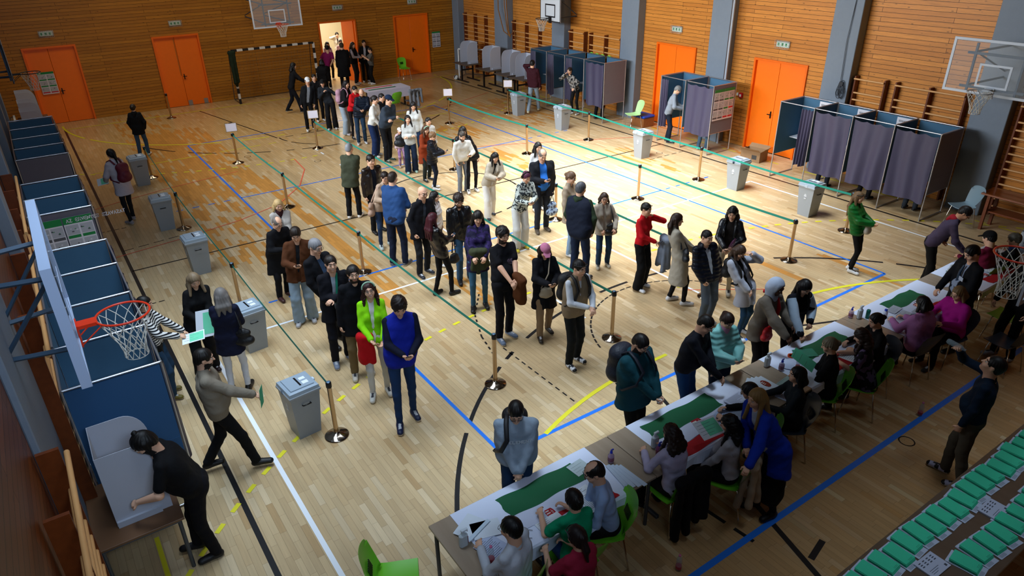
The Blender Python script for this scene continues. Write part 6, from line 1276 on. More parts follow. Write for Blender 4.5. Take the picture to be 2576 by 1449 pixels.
def flagcloth(label, x0, x1, gy=(4.38, 4.68), ry=(3.98, 4.16), red=(None, None), seed=0, arms=None, big=False):
    """flag band lying over the white cloth: green strip, red strip, coat of arms"""
    t = thing('flag', label, 'flag', (0, 0, 0)); R = random.Random(seed); z = .7475
    def wav(a, b, c, d, z_):
        m = MB(); m.grid(lambda u, v: (a+(b-a)*u+.012*math.sin(v*9+seed), c+(d-c)*v+.01*math.sin(u*11+seed), z_+.0035*math.sin(u*13+v*5+seed)+.003), 24, 6, (0, 0, -.002)); return m
    wav(x0, x1, gy[0], gy[1], z).build('green_band', GREENF, t); r0, r1 = red if red[0] else (x0, x1); wav(r0, r1, ry[0], ry[1], z).build('red_band', REDF, t)
    wav(x0, x1, ry[1]+.002, gy[0]-.002, z-.001).build('white_band', mat('#c9d0e6', .65, bump=(3, .3)), t)
    cx, cy = arms or ((x0+x1)/2, (gy[0]+ry[1])/2); s = .085 if not big else .13; zz = z+.0085
    e = MB()
    def shield(sc, z_, clipx=None):
        P = []
        for a in range(24): 
            th_ = a/24*2*PI; u = math.cos(th_)*.62; v = math.sin(th_)
            if v > .7: v = .7
            P.append((u, v))
        if clipx: P = [(min(max(u, clipx[0]), clipx[1]), v) for u, v in P]
        return [(cx+v*-s*sc*0+u*s*sc, cy+v*s*sc, z_) for u, v in P]
    e.mi = 0; e.prism(shield(1, zz), (0, 0, .001)); e.mi = 1
    for k_ in range(4): y_ = cy+s*(.5-.38*k_); e.mi = 1; e.prism([(cx-s*.55, y_, zz+.0012), (cx, y_, zz+.0012), (cx, y_-s*.17, zz+.0012), (cx-s*.55, y_-s*.17, zz+.0012)][::-1], (0, 0, .0004))
    for a, b, c, d in ((.27, .31, -.55, .45), (.14, .44, .1, .17), (.19, .39, -.12, -.05)): e.prism([(cx+s*a, cy+s*c, zz+.0012), (cx+s*b, cy+s*c, zz+.0012), (cx+s*b, cy+s*d, zz+.0012), (cx+s*a, cy+s*d, zz+.0012)], (0, 0, .0004))
    e.mi = 2; e.prism([(cx-s*.5, cy-s*.62, zz+.0014), (cx+s*.5, cy-s*.62, zz+.0014), (cx+s*.2, cy-s*.93, zz+.0014), (cx-s*.2, cy-s*.93, zz+.0014)], (0, 0, .0005)); e.build('coat_of_arms', [mat('#a31222', .6), mat('#d4d2cc', .6), mat('#4a4634', .6)], t)
    return t
tablecloth('white cloth on the table nearest to the camera', 2.42, 4.22); flagcloth('flag with straight green band on the nearest table, small coat of arms', 2.92, 3.92, red=(3.25, 4.02), seed=1, arms=(3.28, 4.2))
tablecloth('white cloth on the table where the teal jacket man stands', 4.86, 6.6); flagcloth('flag between the grey-haired officials and the man in navy, big coat of arms', 5.0, 6.15, red=(5.05, 6.2), seed=3, arms=(5.62, 4.3), big=True)
tablecloth('white cloth on the table of the hooded visitor', 7.35, 9.12); flagcloth('crumpled flag under papers in front of the hooded visitor', 7.75, 8.85, gy=(4.35, 4.62), seed=5, red=(7.9, 8.9))
tablecloth('white cloth on the table of the woman in a pink cardigan', 9.55, 11.45); flagcloth('flag partly covered by grey forms and a tape roll', 10.15, 11.0, gy=(4.42, 4.68), ry=(4.02, 4.2), seed=7, red=(10.35, 11.15))
tablecloth('white cloth on the far end table beside the suited man', 11.88, 13.85); flagcloth('flag on the far end table behind the suited man', 12.15, 12.9, gy=(4.3, 4.66), seed=8, red=(12.3, 13.3))
# papers and small things on the tables
def flat(label, x, y, w, h, rz=0, z=.758, **k):
    return sheet('paper', label, (x, y, z), (math.cos(rz), math.sin(rz), 0), (-math.sin(rz), math.cos(rz), 0), w, h, **k)
flat('handwritten list hanging over the corner of the nearest table', 2.55, 4.15, .24, .34, .3, ink=14, col='#b9c6e4'); 
for x, y, r, lb in ((2.5, 4.52, .5, 'glossy plastic sleeve reflecting the windows, at the near corner of the first table'), (2.62, 4.4, -.3, 'second glossy plastic sleeve below the ruler on the first table')):
    o = flat(lb, x, y, .3, .22, r, z=.762, col='#dfe9f4'); o.data.materials[0] = mat('#dfe9f4', .25, spec=.8)
b = MB(); b.box((0, -.02, 0), (.34, .02, .003)); tag(b.build('ruler', mat('#c9dced', .15), loc=(2.38, 4.36, .772), rz=.35), 'clear ruler across the plastic sleeves on the first table', 'ruler')
flat('form headed with three strokes beside the man in a white shirt', 3.2, 4.05, .3, .24, .05, ink=9); flat('blank white sheet beside the elbow of the woman in green', 3.42, 3.92, .3, .36, .1, z=.764, col='#c9d3ee')
flat('register page under the hand of the woman in green', 3.72, 4.12, .26, .34, .12, z=.768, ink=16, face2=None); flat('pale notice on the cloth near the blue-shirted official', 3.95, 4.55, .22, .2, .1, ink=4, col='#b5c4c8')
for i in range(4): o = flat('%s of four fanned plastic strips beside the blue-shirted official' % ['leftmost', 'second', 'third', 'rightmost'][i], 4.2+i*.045, 4.2-i*.03, .055, .4, -.15+.07*i, z=.758+.003*i, col='#c6d4e4', group='fanned plastic sheets'); o.data.materials[0] = mat('#c3d2e4', .1, spec=.8)
def bottle(kind, x, y, label, z=.742, col=None, cap='#1b2fa8', tilt=0):
    t = thing('hand_sanitizer' if kind != 'water' else 'water_bottle', label, 'bottle', (x, y, z), tilt)
    b = MB()
    if kind == 'pump':
        b.lathe([(.001, 0), (.034, .002), (.036, .02), (.036, .1), (.018, .125), (.014, .135)], n=16); b.build('bottle_body', mat(col or '#b9a8c8', .08, alpha=.5), t)
        c = MB(); c.lathe([(.016, .13), (.016, .155), (.006, .16), (.006, .18), (0, .181)], n=12); c.box((-.006, -.006, .165), (.03, .006, .178)); c.build('pump_cap', mat(cap, .3), t)
        l = MB(); l.lathe([(.0368, .03), (.0368, .08)], n=16); l.build('bottle_label', mat('#8a3550', .5, alpha=.6), t)
    elif kind == 'spray':
        b.box((-.045, -.028, 0), (.045, .028, .16), .015); b.lathe([(.028, .155), (.014, .185), (.014, .195)], n=12); b.build('bottle_body', mat('#c3ced6', .3, alpha=.9), t)
        c = MB(); c.box((-.02, -.014, .19), (.05, .014, .215), .005); c.box((-.015, -.01, .18), (.012, .01, .2)); c.tube([(.04, 0, .205), (.05, 0, .17)], .006, 6); c.build('trigger', mat('#d3dde6', .35), t)
        l = MB(); l.box((.0455, -.02, .03), (.0465, .02, .12)); l.build('bottle_label', mat('#b02030', .5), t)
    elif kind == 'water':
        b.lathe([(.001, 0), (.031, .004), (.032, .07), (.029, .09), (.032, .12), (.028, .17), (.012, .205), (.012, .212)], n=16); b.build('bottle_body', mat('#a9bcc6', .05, alpha=.35), t)
        c = MB(); c.lathe([(.014, .208), (.014, .225), (0, .226)], n=12); c.build('bottle_cap', mat('#c96a92', .4), t); l = MB(); l.lathe([(.0325, .03), (.0325, .07)], n=16); l.build('bottle_label', mat('#b03a4a', .5), t)
    elif kind == 'can':
        b.lathe([(.001, 0), (.03, .002), (.031, .13), (.026, .145), (.001, .147)], n=16); b.build('bottle_body', mat('#1c7a6a', .25, .3), t)
    else:
        b.lathe([(.001, 0), (.036, .003), (.036, .08), (.022, .11), (.02, .115)], n=16); b.build('bottle_body', mat('#ccd4e6', .4), t); c = MB(); c.lathe([(.022, .11), (.022, .135), (0, .136)], n=14); c.build('bottle_cap', mat('#1b3fb0', .35), t)
    return t
bottle('spray', 2.33, 4.36, 'white pump dispenser at the near left corner of the first table'); bottle('water', 2.44, 4.03, 'small water bottle with pink cap on bare wood of the first table')
b = MB(); b.lathe([(.001, 0), (.018, .0), (.018, .045), (.001, .046)], n=16); b.mi = 1; b.lathe([(.019, .045), (.019, .085), (.001, .087)], n=16); tag(b.build('rubber_stamp', [mat('#8a7a62', .3), BLACKP], loc=(2.5, 3.9, .742)), 'black stamp standing near the edge of the first table', 'stamp')
g_ = MB()
for s in (-1, 1): g_.tube([(s*.03+.024*math.cos(a*PI/6), .018*math.sin(a*PI/6), .012) for a in range(13)], .003, 6, cap=False); g_.tube([(s*.054, 0, .012), (s*.05, -.1, .008)], .003, 5)
g_.tube([(-.008, 0, .012), (.008, 0, .012)], .003, 5); tag(g_.build('glasses', BLACKP, loc=(2.88, 4.14, .748), rz=.9), 'folded black glasses lying on the first white cloth', 'glasses')
bottle('pump', 4.3, 4.42, 'purple-tinted pump sanitizer with blue cap beside the first cloth edge', z=.748); bottle('spray', 4.88, 4.32, 'white spray bottle between the first and second cloths', z=.748); bottle('pump', 4.83, 4.2, 'pump sanitizer with purple liquid in front of the white spray bottle', col='#9a4f90')
b = MB(); b.lathe([(.001, 0), (.032, 0), (.034, .02), (.03, .022), (.001, .022)], n=20); tag(b.build('sponge_pot', mat('#9a9c80', .4), loc=(4.9, 4.12, .748)), 'round stamp-moistener pot beside the purple sanitizer', 'pot')
b = MB(); b.box((-.07, -.035, 0), (.07, .035, .03), .014); b.mi = 1; b.lathe([(.02, .031), (.018, .033), (.001, .034)], (.02, 0, 0), 14); tag(b.build('glasses_case', [mat('#8c1019', .3), mat('#c8c8cc', .3)], loc=(4.83, 4.0, .742), rz=.6), 'red glasses case on the wood beside the lilac-shirted woman', 'case')
bottle('spray', 7.3, 4.62, 'white spray bottle with red label at the left end of the third cloth'); bottle('pump', 7.38, 4.45, 'pump sanitizer with blue cap on the third table'); bottle('water', 7.55, 4.32, 'clear bottle with pink cap on the third cloth', z=.748)
bottle('pump', 9.42, 4.72, 'pump sanitizer first in the group of four bottles on the fourth table'); bottle('spray', 9.5, 4.63, 'white spray bottle with red label in the group of four bottles'); bottle('can', 9.6, 4.56, 'teal drinks can in the group of four bottles'); bottle('milk', 9.83, 4.42, 'short white bottle with blue lid on the fourth cloth', z=.748)
bottle('spray', 11.98, 4.55, 'white spray bottle beside the green band on the far end table', z=.748)
for i in range(4): o = flat('%s laminated card in the fan of four printed with a crest' % ['lowest', 'second lowest', 'second highest', 'topmost'][i], 6.85+.03*i, 4.42-.02*i, .2, .3, .5-.16*i, z=.746+.003*i, col='#c9d4e0', group='laminated coat of arms cards'); o.data.materials[0] = mat('#cdd6e0', .12, spec=.7)
e = MB(); c0 = Vector((6.94, 4.36, .7585)); e.prism([(c0.x+.05*math.cos(a/12*2*PI), c0.y+.08*math.sin(a/12*2*PI), c0.z) for a in range(12)], (0, 0, .001)); e.mi = 1
for k_ in range(3): e.box((c0.x-.035, c0.y-.01+k_*.025, c0.z+.001), (c0.x+.0, c0.y+.0+k_*.025, c0.z+.0016))
tag(e.build('crest_card', [mat('#86301f', .3), mat('#d8d8d0', .4)]), 'printed crest on the top laminated card', 'card')
flat('pale green notice on the wood of the third table', 7.22, 4.2, .3, .21, .1, z=.744, col='#93a8a2', ink=4); flat('white printed page in front of the dark-haired official', 6.98, 4.05, .3, .22, .2, z=.748, ink=4, col='#c3cde6')
for i, (x, y, r) in enumerate(((5.95, 4.2, .3), (6.08, 4.1, .1), (6.22, 4.18, .15), (6.35, 4.3, .05))): flat('register sheet in the stack before the spectacled dark-haired official, layer %s' % ['lowest', 'second', 'third', 'topmost'][i], x, y, .32, .26, r, z=.762+.004*i, ink=14, col=['#aebfe0', '#c0cbe4', '#bcc8e2', '#c6d0e8'][i])
for i, (x, y) in enumerate(((10.15, 4.45), (10.12, 4.28), (10.42, 4.2), (10.4, 4.05))): flat('grey printed form on the fourth flag, %s of the four' % ['upper left', 'lower left', 'upper right', 'lower right'][i], x, y, .26, .14, .1, z=.764, ink=7, col='#a9b0bc')
flat('small white booklet by the pens of the fourth table', 9.86, 4.02, .2, .22, .4, ink=5, z=.756)
for i, lb in enumerate(('upper', 'lower')): b = MB(); b.tube([(9.72+.1*i, 4.12-.08*i, .756), (10.0+.1*i, 3.99-.02*i, .756)], .006, 6); tag(b.build('pen', mat('#4a6a70', .3)), '%s grey-green pen lying by the booklet on the fourth table' % lb, 'pen')
def ring(label, x, y, r, col):
    b = MB(); b.lathe([(r*.62, 0), (r, 0), (r, .022), (r*.62, .022), (r*.62, 0)], n=24, smooth=False); tag(b.build('tape_roll', mat(col, .35), loc=(x, y, .76)), label, 'tape')
ring('yellow tape roll on the fourth flag', 10.83, 4.35, .045, '#b0981c'); ring('orange tape roll beside the green ballots of the third table', 7.75, 4.56, .05, '#c4471a')
flat('crumpled white sheet by the hooded visitor', 7.6, 4.45, .3, .26, .5, z=.76, col='#c4d0ec', bend=.02); flat('white printed list on the third table by the floral-bloused woman', 8.45, 4.1, .34, .24, .2, z=.762, ink=8); flat('green lined form on the third cloth beneath the tape', 7.98, 4.5, .3, .2, -.5, z=.765, col='#2c7a60', ink=5)
flat('small sheet next to the dark-haired woman at the end of the third table', 8.98, 4.25, .16, .12, .3, z=.76); flat('long printed strip lying between the fourth and fifth cloths', 11.75, 4.35, .12, .5, 1.1, z=.746, ink=2, col='#c6cddc'); flat('white page right of the long strip beside the suited man', 11.62, 4.12, .3, .2, .2, z=.75)
flat('cream booklet on the far end table by the green band', 12.75, 4.25, .22, .16, .5, ink=4, z=.77); flat('dark printed card near the end of the far table', 13.3, 4.45, .2, .1, -.3, z=.758, col='#2a3036'); flat('list at the far corner of the fifth cloth', 13.55, 4.7, .28, .16, .1, z=.752, ink=5)
# ---------------------------------------------------------------- shell chairs
def make_chair(col, slot=True):
    t = thing('shell_chair', '', 'chair'); m = MB()
    def fn(u, v):                        # v: 0 front of seat -> 1 top of backrest
        if v < .5: w = .21-.02*abs(v*2-.5); y = .2-.4*(v/.5); z = .455-.02*math.sin(v*2*PI*.5)+(.03*(v/.5)**4)
        else:
            s = (v-.5)/.5; w = .15+.07*math.sin(min(1, s*1.1)*PI*.62) if s < .75 else .15+.07*math.sin(.8*PI*.62+.0)*(1-((s-.75)/.25)**2*.45); y = -.2-.06*math.sin(s*PI/2)-.08*s; z = .485+.40*s
        k_ = (u-.5)*2; 
        if v > .93: z -= .035*abs(k_)**3
        return (w*k_, y+(.045*k_*k_ if v > .5 else 0), z+(.02*k_*k_ if v <= .5 else 0))
    m.grid(fn, 12, 30, (0, .004, -.009)); m.build('seat_shell', mat(col, .35, spec=.5), t)
    if slot:
        s = MB()
        for i in range(8): x = -.07+.02*i; s.prism([(x, -.232, .60), (x+.007, -.232, .60), (x+.007, -.262, .70), (x, -.262, .70)], (0, -.01, -.002))
        s.build('back_slots', mat('#1d3a0e' if col[1:3] < '99' and col != '#333b46' else '#22262c', .5), t)
    for sx in (-1, 1):
        for sy in (-1, 1):
            l = MB(); l.tube([(sx*.05, sy*.08-.03, .435), (sx*.16, sy*.15-.03, .425), (sx*.2, sy*.22-.03, 0)], .0095, 8); l.build('leg', CHROME, t)
    return t
GCH = Proto(make_chair('#6cc22c')); DCH = Proto(make_chair('#333b46')); LCH = Proto(make_chair('#b4e29c', False))
def chair(P, x, y, az, label): return P.put((x, y, 0), -math.radians(az), label, {id(GCH): 'green shell chairs', id(DCH): 'dark grey shell chairs', id(LCH): 'pale shell chairs'}[id(P)])
chair(GCH, 1.72, 4.62, 115, 'empty green chair at the bottom edge left of the first table')
chair(GCH, 11.95, 3.55, 5, 'empty green chair behind the suited man'); chair(GCH, 12.75, 3.35, 0, 'green chair at the right edge beyond the suited man')
chair(DCH, 11.1, 3.2, 10, 'empty dark chair with a grey seat behind the magenta top'); chair(DCH, 14.6, 4.6, -60, 'dark chair near the far end of the tables')
SEATED = {}
chair(LCH, 16.45, 16.9, -75, 'pale green chair beside the far booth row'); o = chair(LCH, 16.35, 6.35, -60, 'pale blue chair below the large transparent backboard'); 
for c in bpy.data.objects:
    if c.parent == o and c.name.startswith('seat_shell'): c.data = c.data.copy(); c.data.materials[0] = mat('#7d95a2', .4)
chair(GCH, 14.35, 29.4, 178, 'green chair against the wall left of the far right door')
chair(GCH, 10.9, 23.5, -10, 'green chair at the far flag table in front of the queue'); c_ = chair(DCH, 11.6, 23.4, 0, 'dark chair under a grey jacket at the far flag table')
drape('grey jacket over the chair at the far flag table', (11.4, 23.15, .86), (11.85, 23.15, .86), '#6f747c', L=.6, seed=12)
# ---------------------------------------------------------------- officials
def off(key, label, head, azi, y0=None, **k):
    w = A(key, label, None, head, azi=azi, seat=True, **{**dict(pose='desk', shoe='#15151a', lc='#0c0c10', nod=18, bend=6), **k}); return w
off('whiteshirt', 'seated person in glasses and a white shirt with folded hands at the nearest table', (1283, 1320), -25, top='shirt', tc='#b9bec8', hair='short', hc='#0b0a0b', glasses=True, hands=((.02, .36, .06), (.03, .37, .05)), fat=1.1, bend=2, nod=8)
off('greenblouse', 'seated person in an emerald blouse with a dark bun writing at the nearest table', (1442, 1248), 8, sex='f', top='tunic', tc='#0c8f62', hair='bun', hc='#120d0c', hands=((.1, .4, .02), (.2, .42, .02)), lc='#1a4a86')
off('blueshirt', 'seated balding person in glasses and a pale blue shirt resting chin on hand', (1492, 1176), -62, top='shirt', tc='#8fa5cc', hair='balding', hc='#15110f', glasses=True, pose='chin', hands=((.02, .3, .2), (.05, .36, .05)), bend=14)
off('coral', 'seated person in a coral top with a long dark ponytail at the bottom edge', (1450, 1342), 0, sex='f', top='tunic', tc='#96203a', hair='pony', hc='#1a1010', extra='sunglasses')
off('lilacshirt', 'seated person with long brown curly hair in a pale lilac shirt, seen from behind', (1688, 1080), 2, sex='f', top='blouse', tc='#b3abc6', hair='curlylong', hc='#21120d', bend=10)
w = off('whiteblouse', 'seated person with long black wavy hair in a white blouse holding up a green ballot', (1835, 1058), -30, sex='f', top='blouse', tc='#a9a8b0', hair='curlylong', hc='#08070a', hands=((.1, .42, .2), (.02, .44, .2)))
sheet('ballot_paper', 'white and green ballot held up by the seated woman with long black hair', at(1783, 1076, 1.02), (.95, -.15, .05), (.1, .85, .35), .3, .24, face2=1, ink=5)
off('specsblack', 'seated spectacled person in black sorting register sheets', (1885, 973), -35, sex='f', top='shirt', tc='#09090c', hair='bob', hc='#0b090a', glasses=True, y0=1)  if False else A('specsblack', 'seated spectacled person in black sorting register sheets', None, (1885, 975), azi=-35, seat=True, sex='f', pose='desk', top='shirt', tc='#09090c', hair='bob', hc='#0b090a', glasses=True, bend=12, nod=20, lc='#0c0c10')
w = A('bluecardigan', 'standing blonde person in a bright blue cardigan and black skirt with a badge', (1935, 1290), (1926, 975), azi=-75, sex='f', top='jacket', hem=-.14, tc='#0c2fa0', inner=(.06, .05), ic='#a9b2c4', legs='skirtlong', lc='#0a0a0c', shoe='#08080a', sole='none', hair='verylong', hc='#86683c', hands=((.02, .3, .6), (.3, .5, .62)), nod=10, bend=8, fat=1.1)
b = MB(); b.box((-.045, -.002, -.06), (.045, .002, .06)); o = b.build('badge', mat('#c3cbd8', .4), loc=w['tor'](-.02, .18, .08), rz=w['rz']); tag(o, 'white badge hanging on the blonde official in a blue cardigan', 'badge')
off('darktop', 'seated person with dark shoulder-length hair in a dark grey top, facing left', (2003, 937), -50, sex='f', top='shirt', tc='#161c22', hair='bob', hc='#0a090b', nod=0, legs='skirtlong', bend=4)
w = off('hairclip', 'seated fair-haired person in black with a hair clip lifting green ballots', (2087, 862), -35, sex='f', top='shirt', tc='#08080a', hair='bun', hc='#6d6450', hands=((.08, .42, .12), (.14, .42, .14)), sleeves=.2, fat=1.1)
sheet('ballot_paper', 'sheaf of green ballots held by the official with a hair clip', at(2022, 905, 1.02), (.8, .3, .1), (-.2, .8, .35), .22, .32, col='#4fbf98', ink=3)
off('floral', 'seated person with brown curls in a dark floral blouse and bare arms', (2168, 836), -30, sex='f', top='tunic', tc='#17151c', pat=('spots', '#5a4a6a', 9), hair='curlylong', hc='#22130d', bend=14, nod=25)
off('darkwoman', 'seated person in black with dark hair tied back at the end of the third table', (2203, 800), -60, sex='f', top='shirt', tc='#09090c', hair='bun', hc='#0d0b0c', nod=15, bend=10)
off('pinkcardigan', 'seated broad person in a dusty pink cardigan with dark hair, seen from behind', (2322, 757), 10, sex='f', top='sweater', tc='#a36a9c', hair='bob', hc='#0a090b', fat=1.3, glasses=True)
off('magentatop', 'seated blonde person in glasses and a magenta top turned to the left', (2412, 732), -75, sex='f', top='blouse', tc='#9c0f7a', hair='bob', hc='#6c5638', glasses=True, fat=1.25, bend=8)
A('suit', 'standing person in a dark suit, white shirt and blue tie looking down behind the tables', None, (2458, 618), azi=-60, H=1.8, top='suit', tc='#0a0c12', inner=(.055, .03), ic='#8f9cb4', lc='#0a0b0f', shoe='#0b0b0d', sole='none', hair='short', hc='#0c0a0b', nod=32, hands=((.12, .3, .58), (.2, .15, .5)), fat=1.1)
w = P_['suit']; s_ = MB(); s_.tube([w['tor'](0, .1, .30), w['tor'](0, .135, .24), w['tor'](0, .14, .1)], [.01, .014, .018], 6, flat=1.6); tag(s_.build('necktie', mat('#12304a', .5)), 'blue necktie worn by the suited man', 'tie')
b = MB(); b.box((-.045, -.002, -.03), (.045, .002, .03)); tag(b.build('badge', mat('#a9b9d0', .4), loc=w['tor'](-.09, .165, .2), rz=w['rz']), 'white name badge on the chest of the suited man', 'badge')
off('blackcap', 'seated person in a black cap and crimson top beyond the suited man', (2490, 592), 10, top='shirt', tc='#6e1230', hair='short', hc='#0b0a0b', cap='#09090b')
off('greycurls', 'seated person with grey curls in a blue scarf behind the orange rim', (2552, 598), -20, sex='f', top='shirt', tc='#0b0b0f', scarf='#2f4c8a', hair='curly', hc='#4a463c', q=1.1)
for key, P, lb in (('whiteshirt', GCH, 'green chair of the official in a white shirt'), ('greenblouse', GCH, 'green chair of the woman in an emerald blouse'), ('blueshirt', GCH, 'green chair of the balding official in a pale blue shirt'), ('coral', GCH, 'green chair of the woman in coral at the bottom edge'),
                   ('lilacshirt', GCH, 'green chair covered by a long black coat under the lilac-shirted woman'), ('whiteblouse', GCH, 'green chair with a cream knitted cardigan over its back'), ('specsblack', GCH, 'green chair partly hidden by the standing blonde official'), ('darktop', DCH, 'dark chair under the dark-haired official facing left'),
                   ('hairclip', GCH, 'green chair of the official in black with a hair clip'), ('floral', GCH, 'green chair of the woman in a floral blouse'), ('darkwoman', DCH, 'dark chair of the dark-haired woman at the end of the third table'), ('pinkcardigan', DCH, 'dark chair of the woman in a pink cardigan'), ('magentatop', DCH, 'dark chair of the woman in magenta'),
                   ('blackcap', GCH, 'green chair of the person in a black cap'), ('greycurls', GCH, 'green chair of the person with grey curls')):
    w = P_[key]; p_ = w['M'] @ Vector((0, .06, 0)); chair(P, p_.x, p_.y, -math.degrees(w['rz']), lb); SEATED[key] = w
def back(key, dz=.86, hw_=.2, dy=-.24): M_ = P_[key]['M']; return M_ @ Vector((-hw_, dy, dz)), M_ @ Vector((hw_, dy, dz))
drape('long black coat over the chair of the lilac-shirted woman', *back('lilacshirt'), '#08080b', L=.8, seed=14, name='draped_coat', cat='coat')
drape('cream knitted cardigan over the back of a green chair', *back('whiteblouse'), '#a2917a', L=.7, seed=15, name='draped_cardigan', cat='cardigan')
# ---------------------------------------------------------------- cardboard screens on desks
CARD = mat('#b9bcc8', .85, noise=.03); CARDW = mat('#b4b9c6', .8)
def make_screen():
    t = thing('cardboard_screen', '', 'voting screen'); h = .88
    prof = [(0, 0), (.52, 0), (.52, .58)]+[(.52-.22*(1-math.cos(a*PI/16)), .58+(h-.58)*math.sin(a*PI/16)) for a in range(1, 9)]+[(0, h)]
    for y in (0, .6):
        m = MB(); m.prism([(x, y, z) for x, z in prof], (0, .006, 0)); m.build('side_panel', CARD, t)
    m = MB(); m.box((-.006, 0, 0), (0, .606, h)); m.build('back_panel', CARDW, t); m = MB(); m.box((0, -.03, 0), (.42, 0, .07)); m.build('foot_fold', CARDW, t); m = MB(); m.box((0, .606, 0), (.42, .636, .07)); m.build('foot_fold', CARDW, t)
    return t
PSC = Proto(make_screen())
DK = mat('#6e4d34', .4, noise=.06); desk('brown desk under the nearest cardboard screen', -.66, .16, 6.37, 7.5, col=DK, leg=mat('#4d535e', .4, .5)); PSC.put((-.42, 6.62, .742), 0, 'nearest grey cardboard voting screen, the black t-shirt person leaning in', 'cardboard voting screens')
for i, (y, lb) in enumerate(((27.4, 'farthest'), (25.7, 'middle'), (24.3, 'nearest'))):
    desk('dark desk under the %s cardboard screen of the far left group' % lb, -.4, .45, y-.1, y+.75, col=DK); PSC.put((-.25, y, .742), 0, '%s cardboard voting screen of the far left group behind the booths' % lb, 'cardboard voting screens')
for y, lb in ((27.0, 'farthest right-hand cardboard voting screen beside the small white goal'), (25.2, 'second of the right-hand cardboard voting screens from the back corner'), (23.75, 'third of the right-hand cardboard voting screens from the back corner'), (22.75, 'right-hand cardboard voting screen half hidden by the far booth row')):
    desk('black framed desk under the '+lb.split(' cardboard')[0].replace('right-hand', 'right') + ' screen', 15.95, 16.75, y-.25, y+.85, col=mat('#5a4630', .5), leg=BLACKP, style='t', rz=0)
    PSC.put((16.72, y+.6, .742), PI, lb, 'cardboard voting screens')
# far flag table
desk('folding table with a white cloth near the open door', 10.35, 12.1, 24.4, 25.15, leg=BLACKP, style='t')
m = MB(); m.box((10.3, 24.36, .745), (12.05, 25.18, .752)); m.box((10.3, 24.35, .42), (12.05, 24.362, .752)); m.box((12.05, 24.36, .45), (12.058, 25.18, .752)); tag(m.build('tablecloth', mat('#b9b6c8', .7, bump=(3, .3))), 'white cloth hanging over the front of the far flag table', 'tablecloth', 'white tablecloths on the registration tables')
t_ = thing('flag', 'small red white and green flag lying across the far table', 'flag'); 
for y0, m_, nm in ((24.9, REDF, 'red_band'), (24.62, GREENF, 'green_band'), (24.76, mat('#c9c8d4', .7), 'white_band')): m = MB(); m.box((10.5, y0, .753), (11.6, y0+.13, .757)); m.build(nm, m_, t_)
# ballots in bundles on the bottom right table
desk('brown table covered with bundles of green ballots in the lower right corner', 4.75, 9.6, 1.2, 2.05, h=.75, col=mat('#6b5a4c', .3, pat=('grain', '#584638', .8), spec=.5))
GB = mat('#35c79c', .7, noise=.05); 
def make_bundle():
    t = thing('ballot_bundle', '', 'ballots'); w_ = MB()
    for k_ in range(2): w_.T = Matrix.Rotation(.02-.03*k_, 4, 'Z'); w_.box((-.09, -.165, .003*k_), (.09, .15, .003*k_+.0028))
    w_.T = None; w_.mi = 1
    for k_ in range(4): w_.box((-.07, -.155+.008*k_, .0062), (.02, -.152+.008*k_, .0066))
    w_.build('white_sheets', [mat('#b9c4da', .7), mat('#5a606c', .7)], t); g = MB()
    for k_ in range(5): g.T = Matrix.Rotation(.012*math.sin(k_*2.3), 4, 'Z') @ Matrix.Translation((.004*math.sin(k_*1.7), .003*k_-.006, 0)); g.box((-.078, -.115, .0065+.007*k_), (.078, .12, .0065+.007*k_+.0062), .001)
    g.T = None; g.mi = 1
    for k_ in range(2): g.box((-.01, -.1+.01*k_, .0418), (.05, -.098+.01*k_, .0422))
    g.build('green_ballots', [GB, mat('#17604c', .7)], t); return t
PB = Proto(make_bundle()); f_ = lambda x, y: (2030+x/3.632, 1050+y/3.632)
ORD = 'first second third fourth fifth sixth seventh eighth ninth tenth eleventh twelfth thirteenth fourteenth fifteenth sixteenth seventeenth eighteenth nineteenth'.split()
nR = random.Random(5); xs = 5.02
for k_ in range(19):
    x = xs+k_*.205; PB.put((x, 1.86+nR.uniform(-.02, .02), .752), nR.uniform(-.1, .1), 'bundle of green ballots, %s from the left end of the long outer row' % ORD[k_], 'ballot bundles in the outer row')
for k_ in range(16):
    x = 6.05+k_*.215; PB.put((x, 1.42+nR.uniform(-.02, .02), .752), nR.uniform(-.15, .15), 'bundle of green ballots, %s from the left end of the inner row' % ORD[k_], 'ballot bundles in the inner row')
def make_pack():
    t = thing('form_stack', '', 'forms'); w_ = MB(); w_.box((-.14, -.1, 0), (.14, .1, .018), .001); w_.mi = 1
    for i in range(4):
        for j in range(3): w_.box((-.11+.06*i, .02+.022*j, .0181), (-.08+.06*i, .03+.022*j, .0186))
    for i in range(3): w_.box((-.1, -.07+.018*i, .0181), (-.02+.03*i, -.066+.018*i, .0186))
    w_.box((.09, -.08, .0181), (.115, -.055, .0186)); w_.build('sheets', [mat('#b4bdd4', .7), mat('#3c4250', .7)], t); return t
PK = Proto(make_pack())
for x, lb in ((5.78, 'nearest'), (6.98, 'second'), (8.1, 'third')): PK.put((x, 1.6, .752), nR.uniform(-.05, .05), 'stack of white printed forms between the ballot rows, %s from the left' % lb, 'stacks of printed forms')
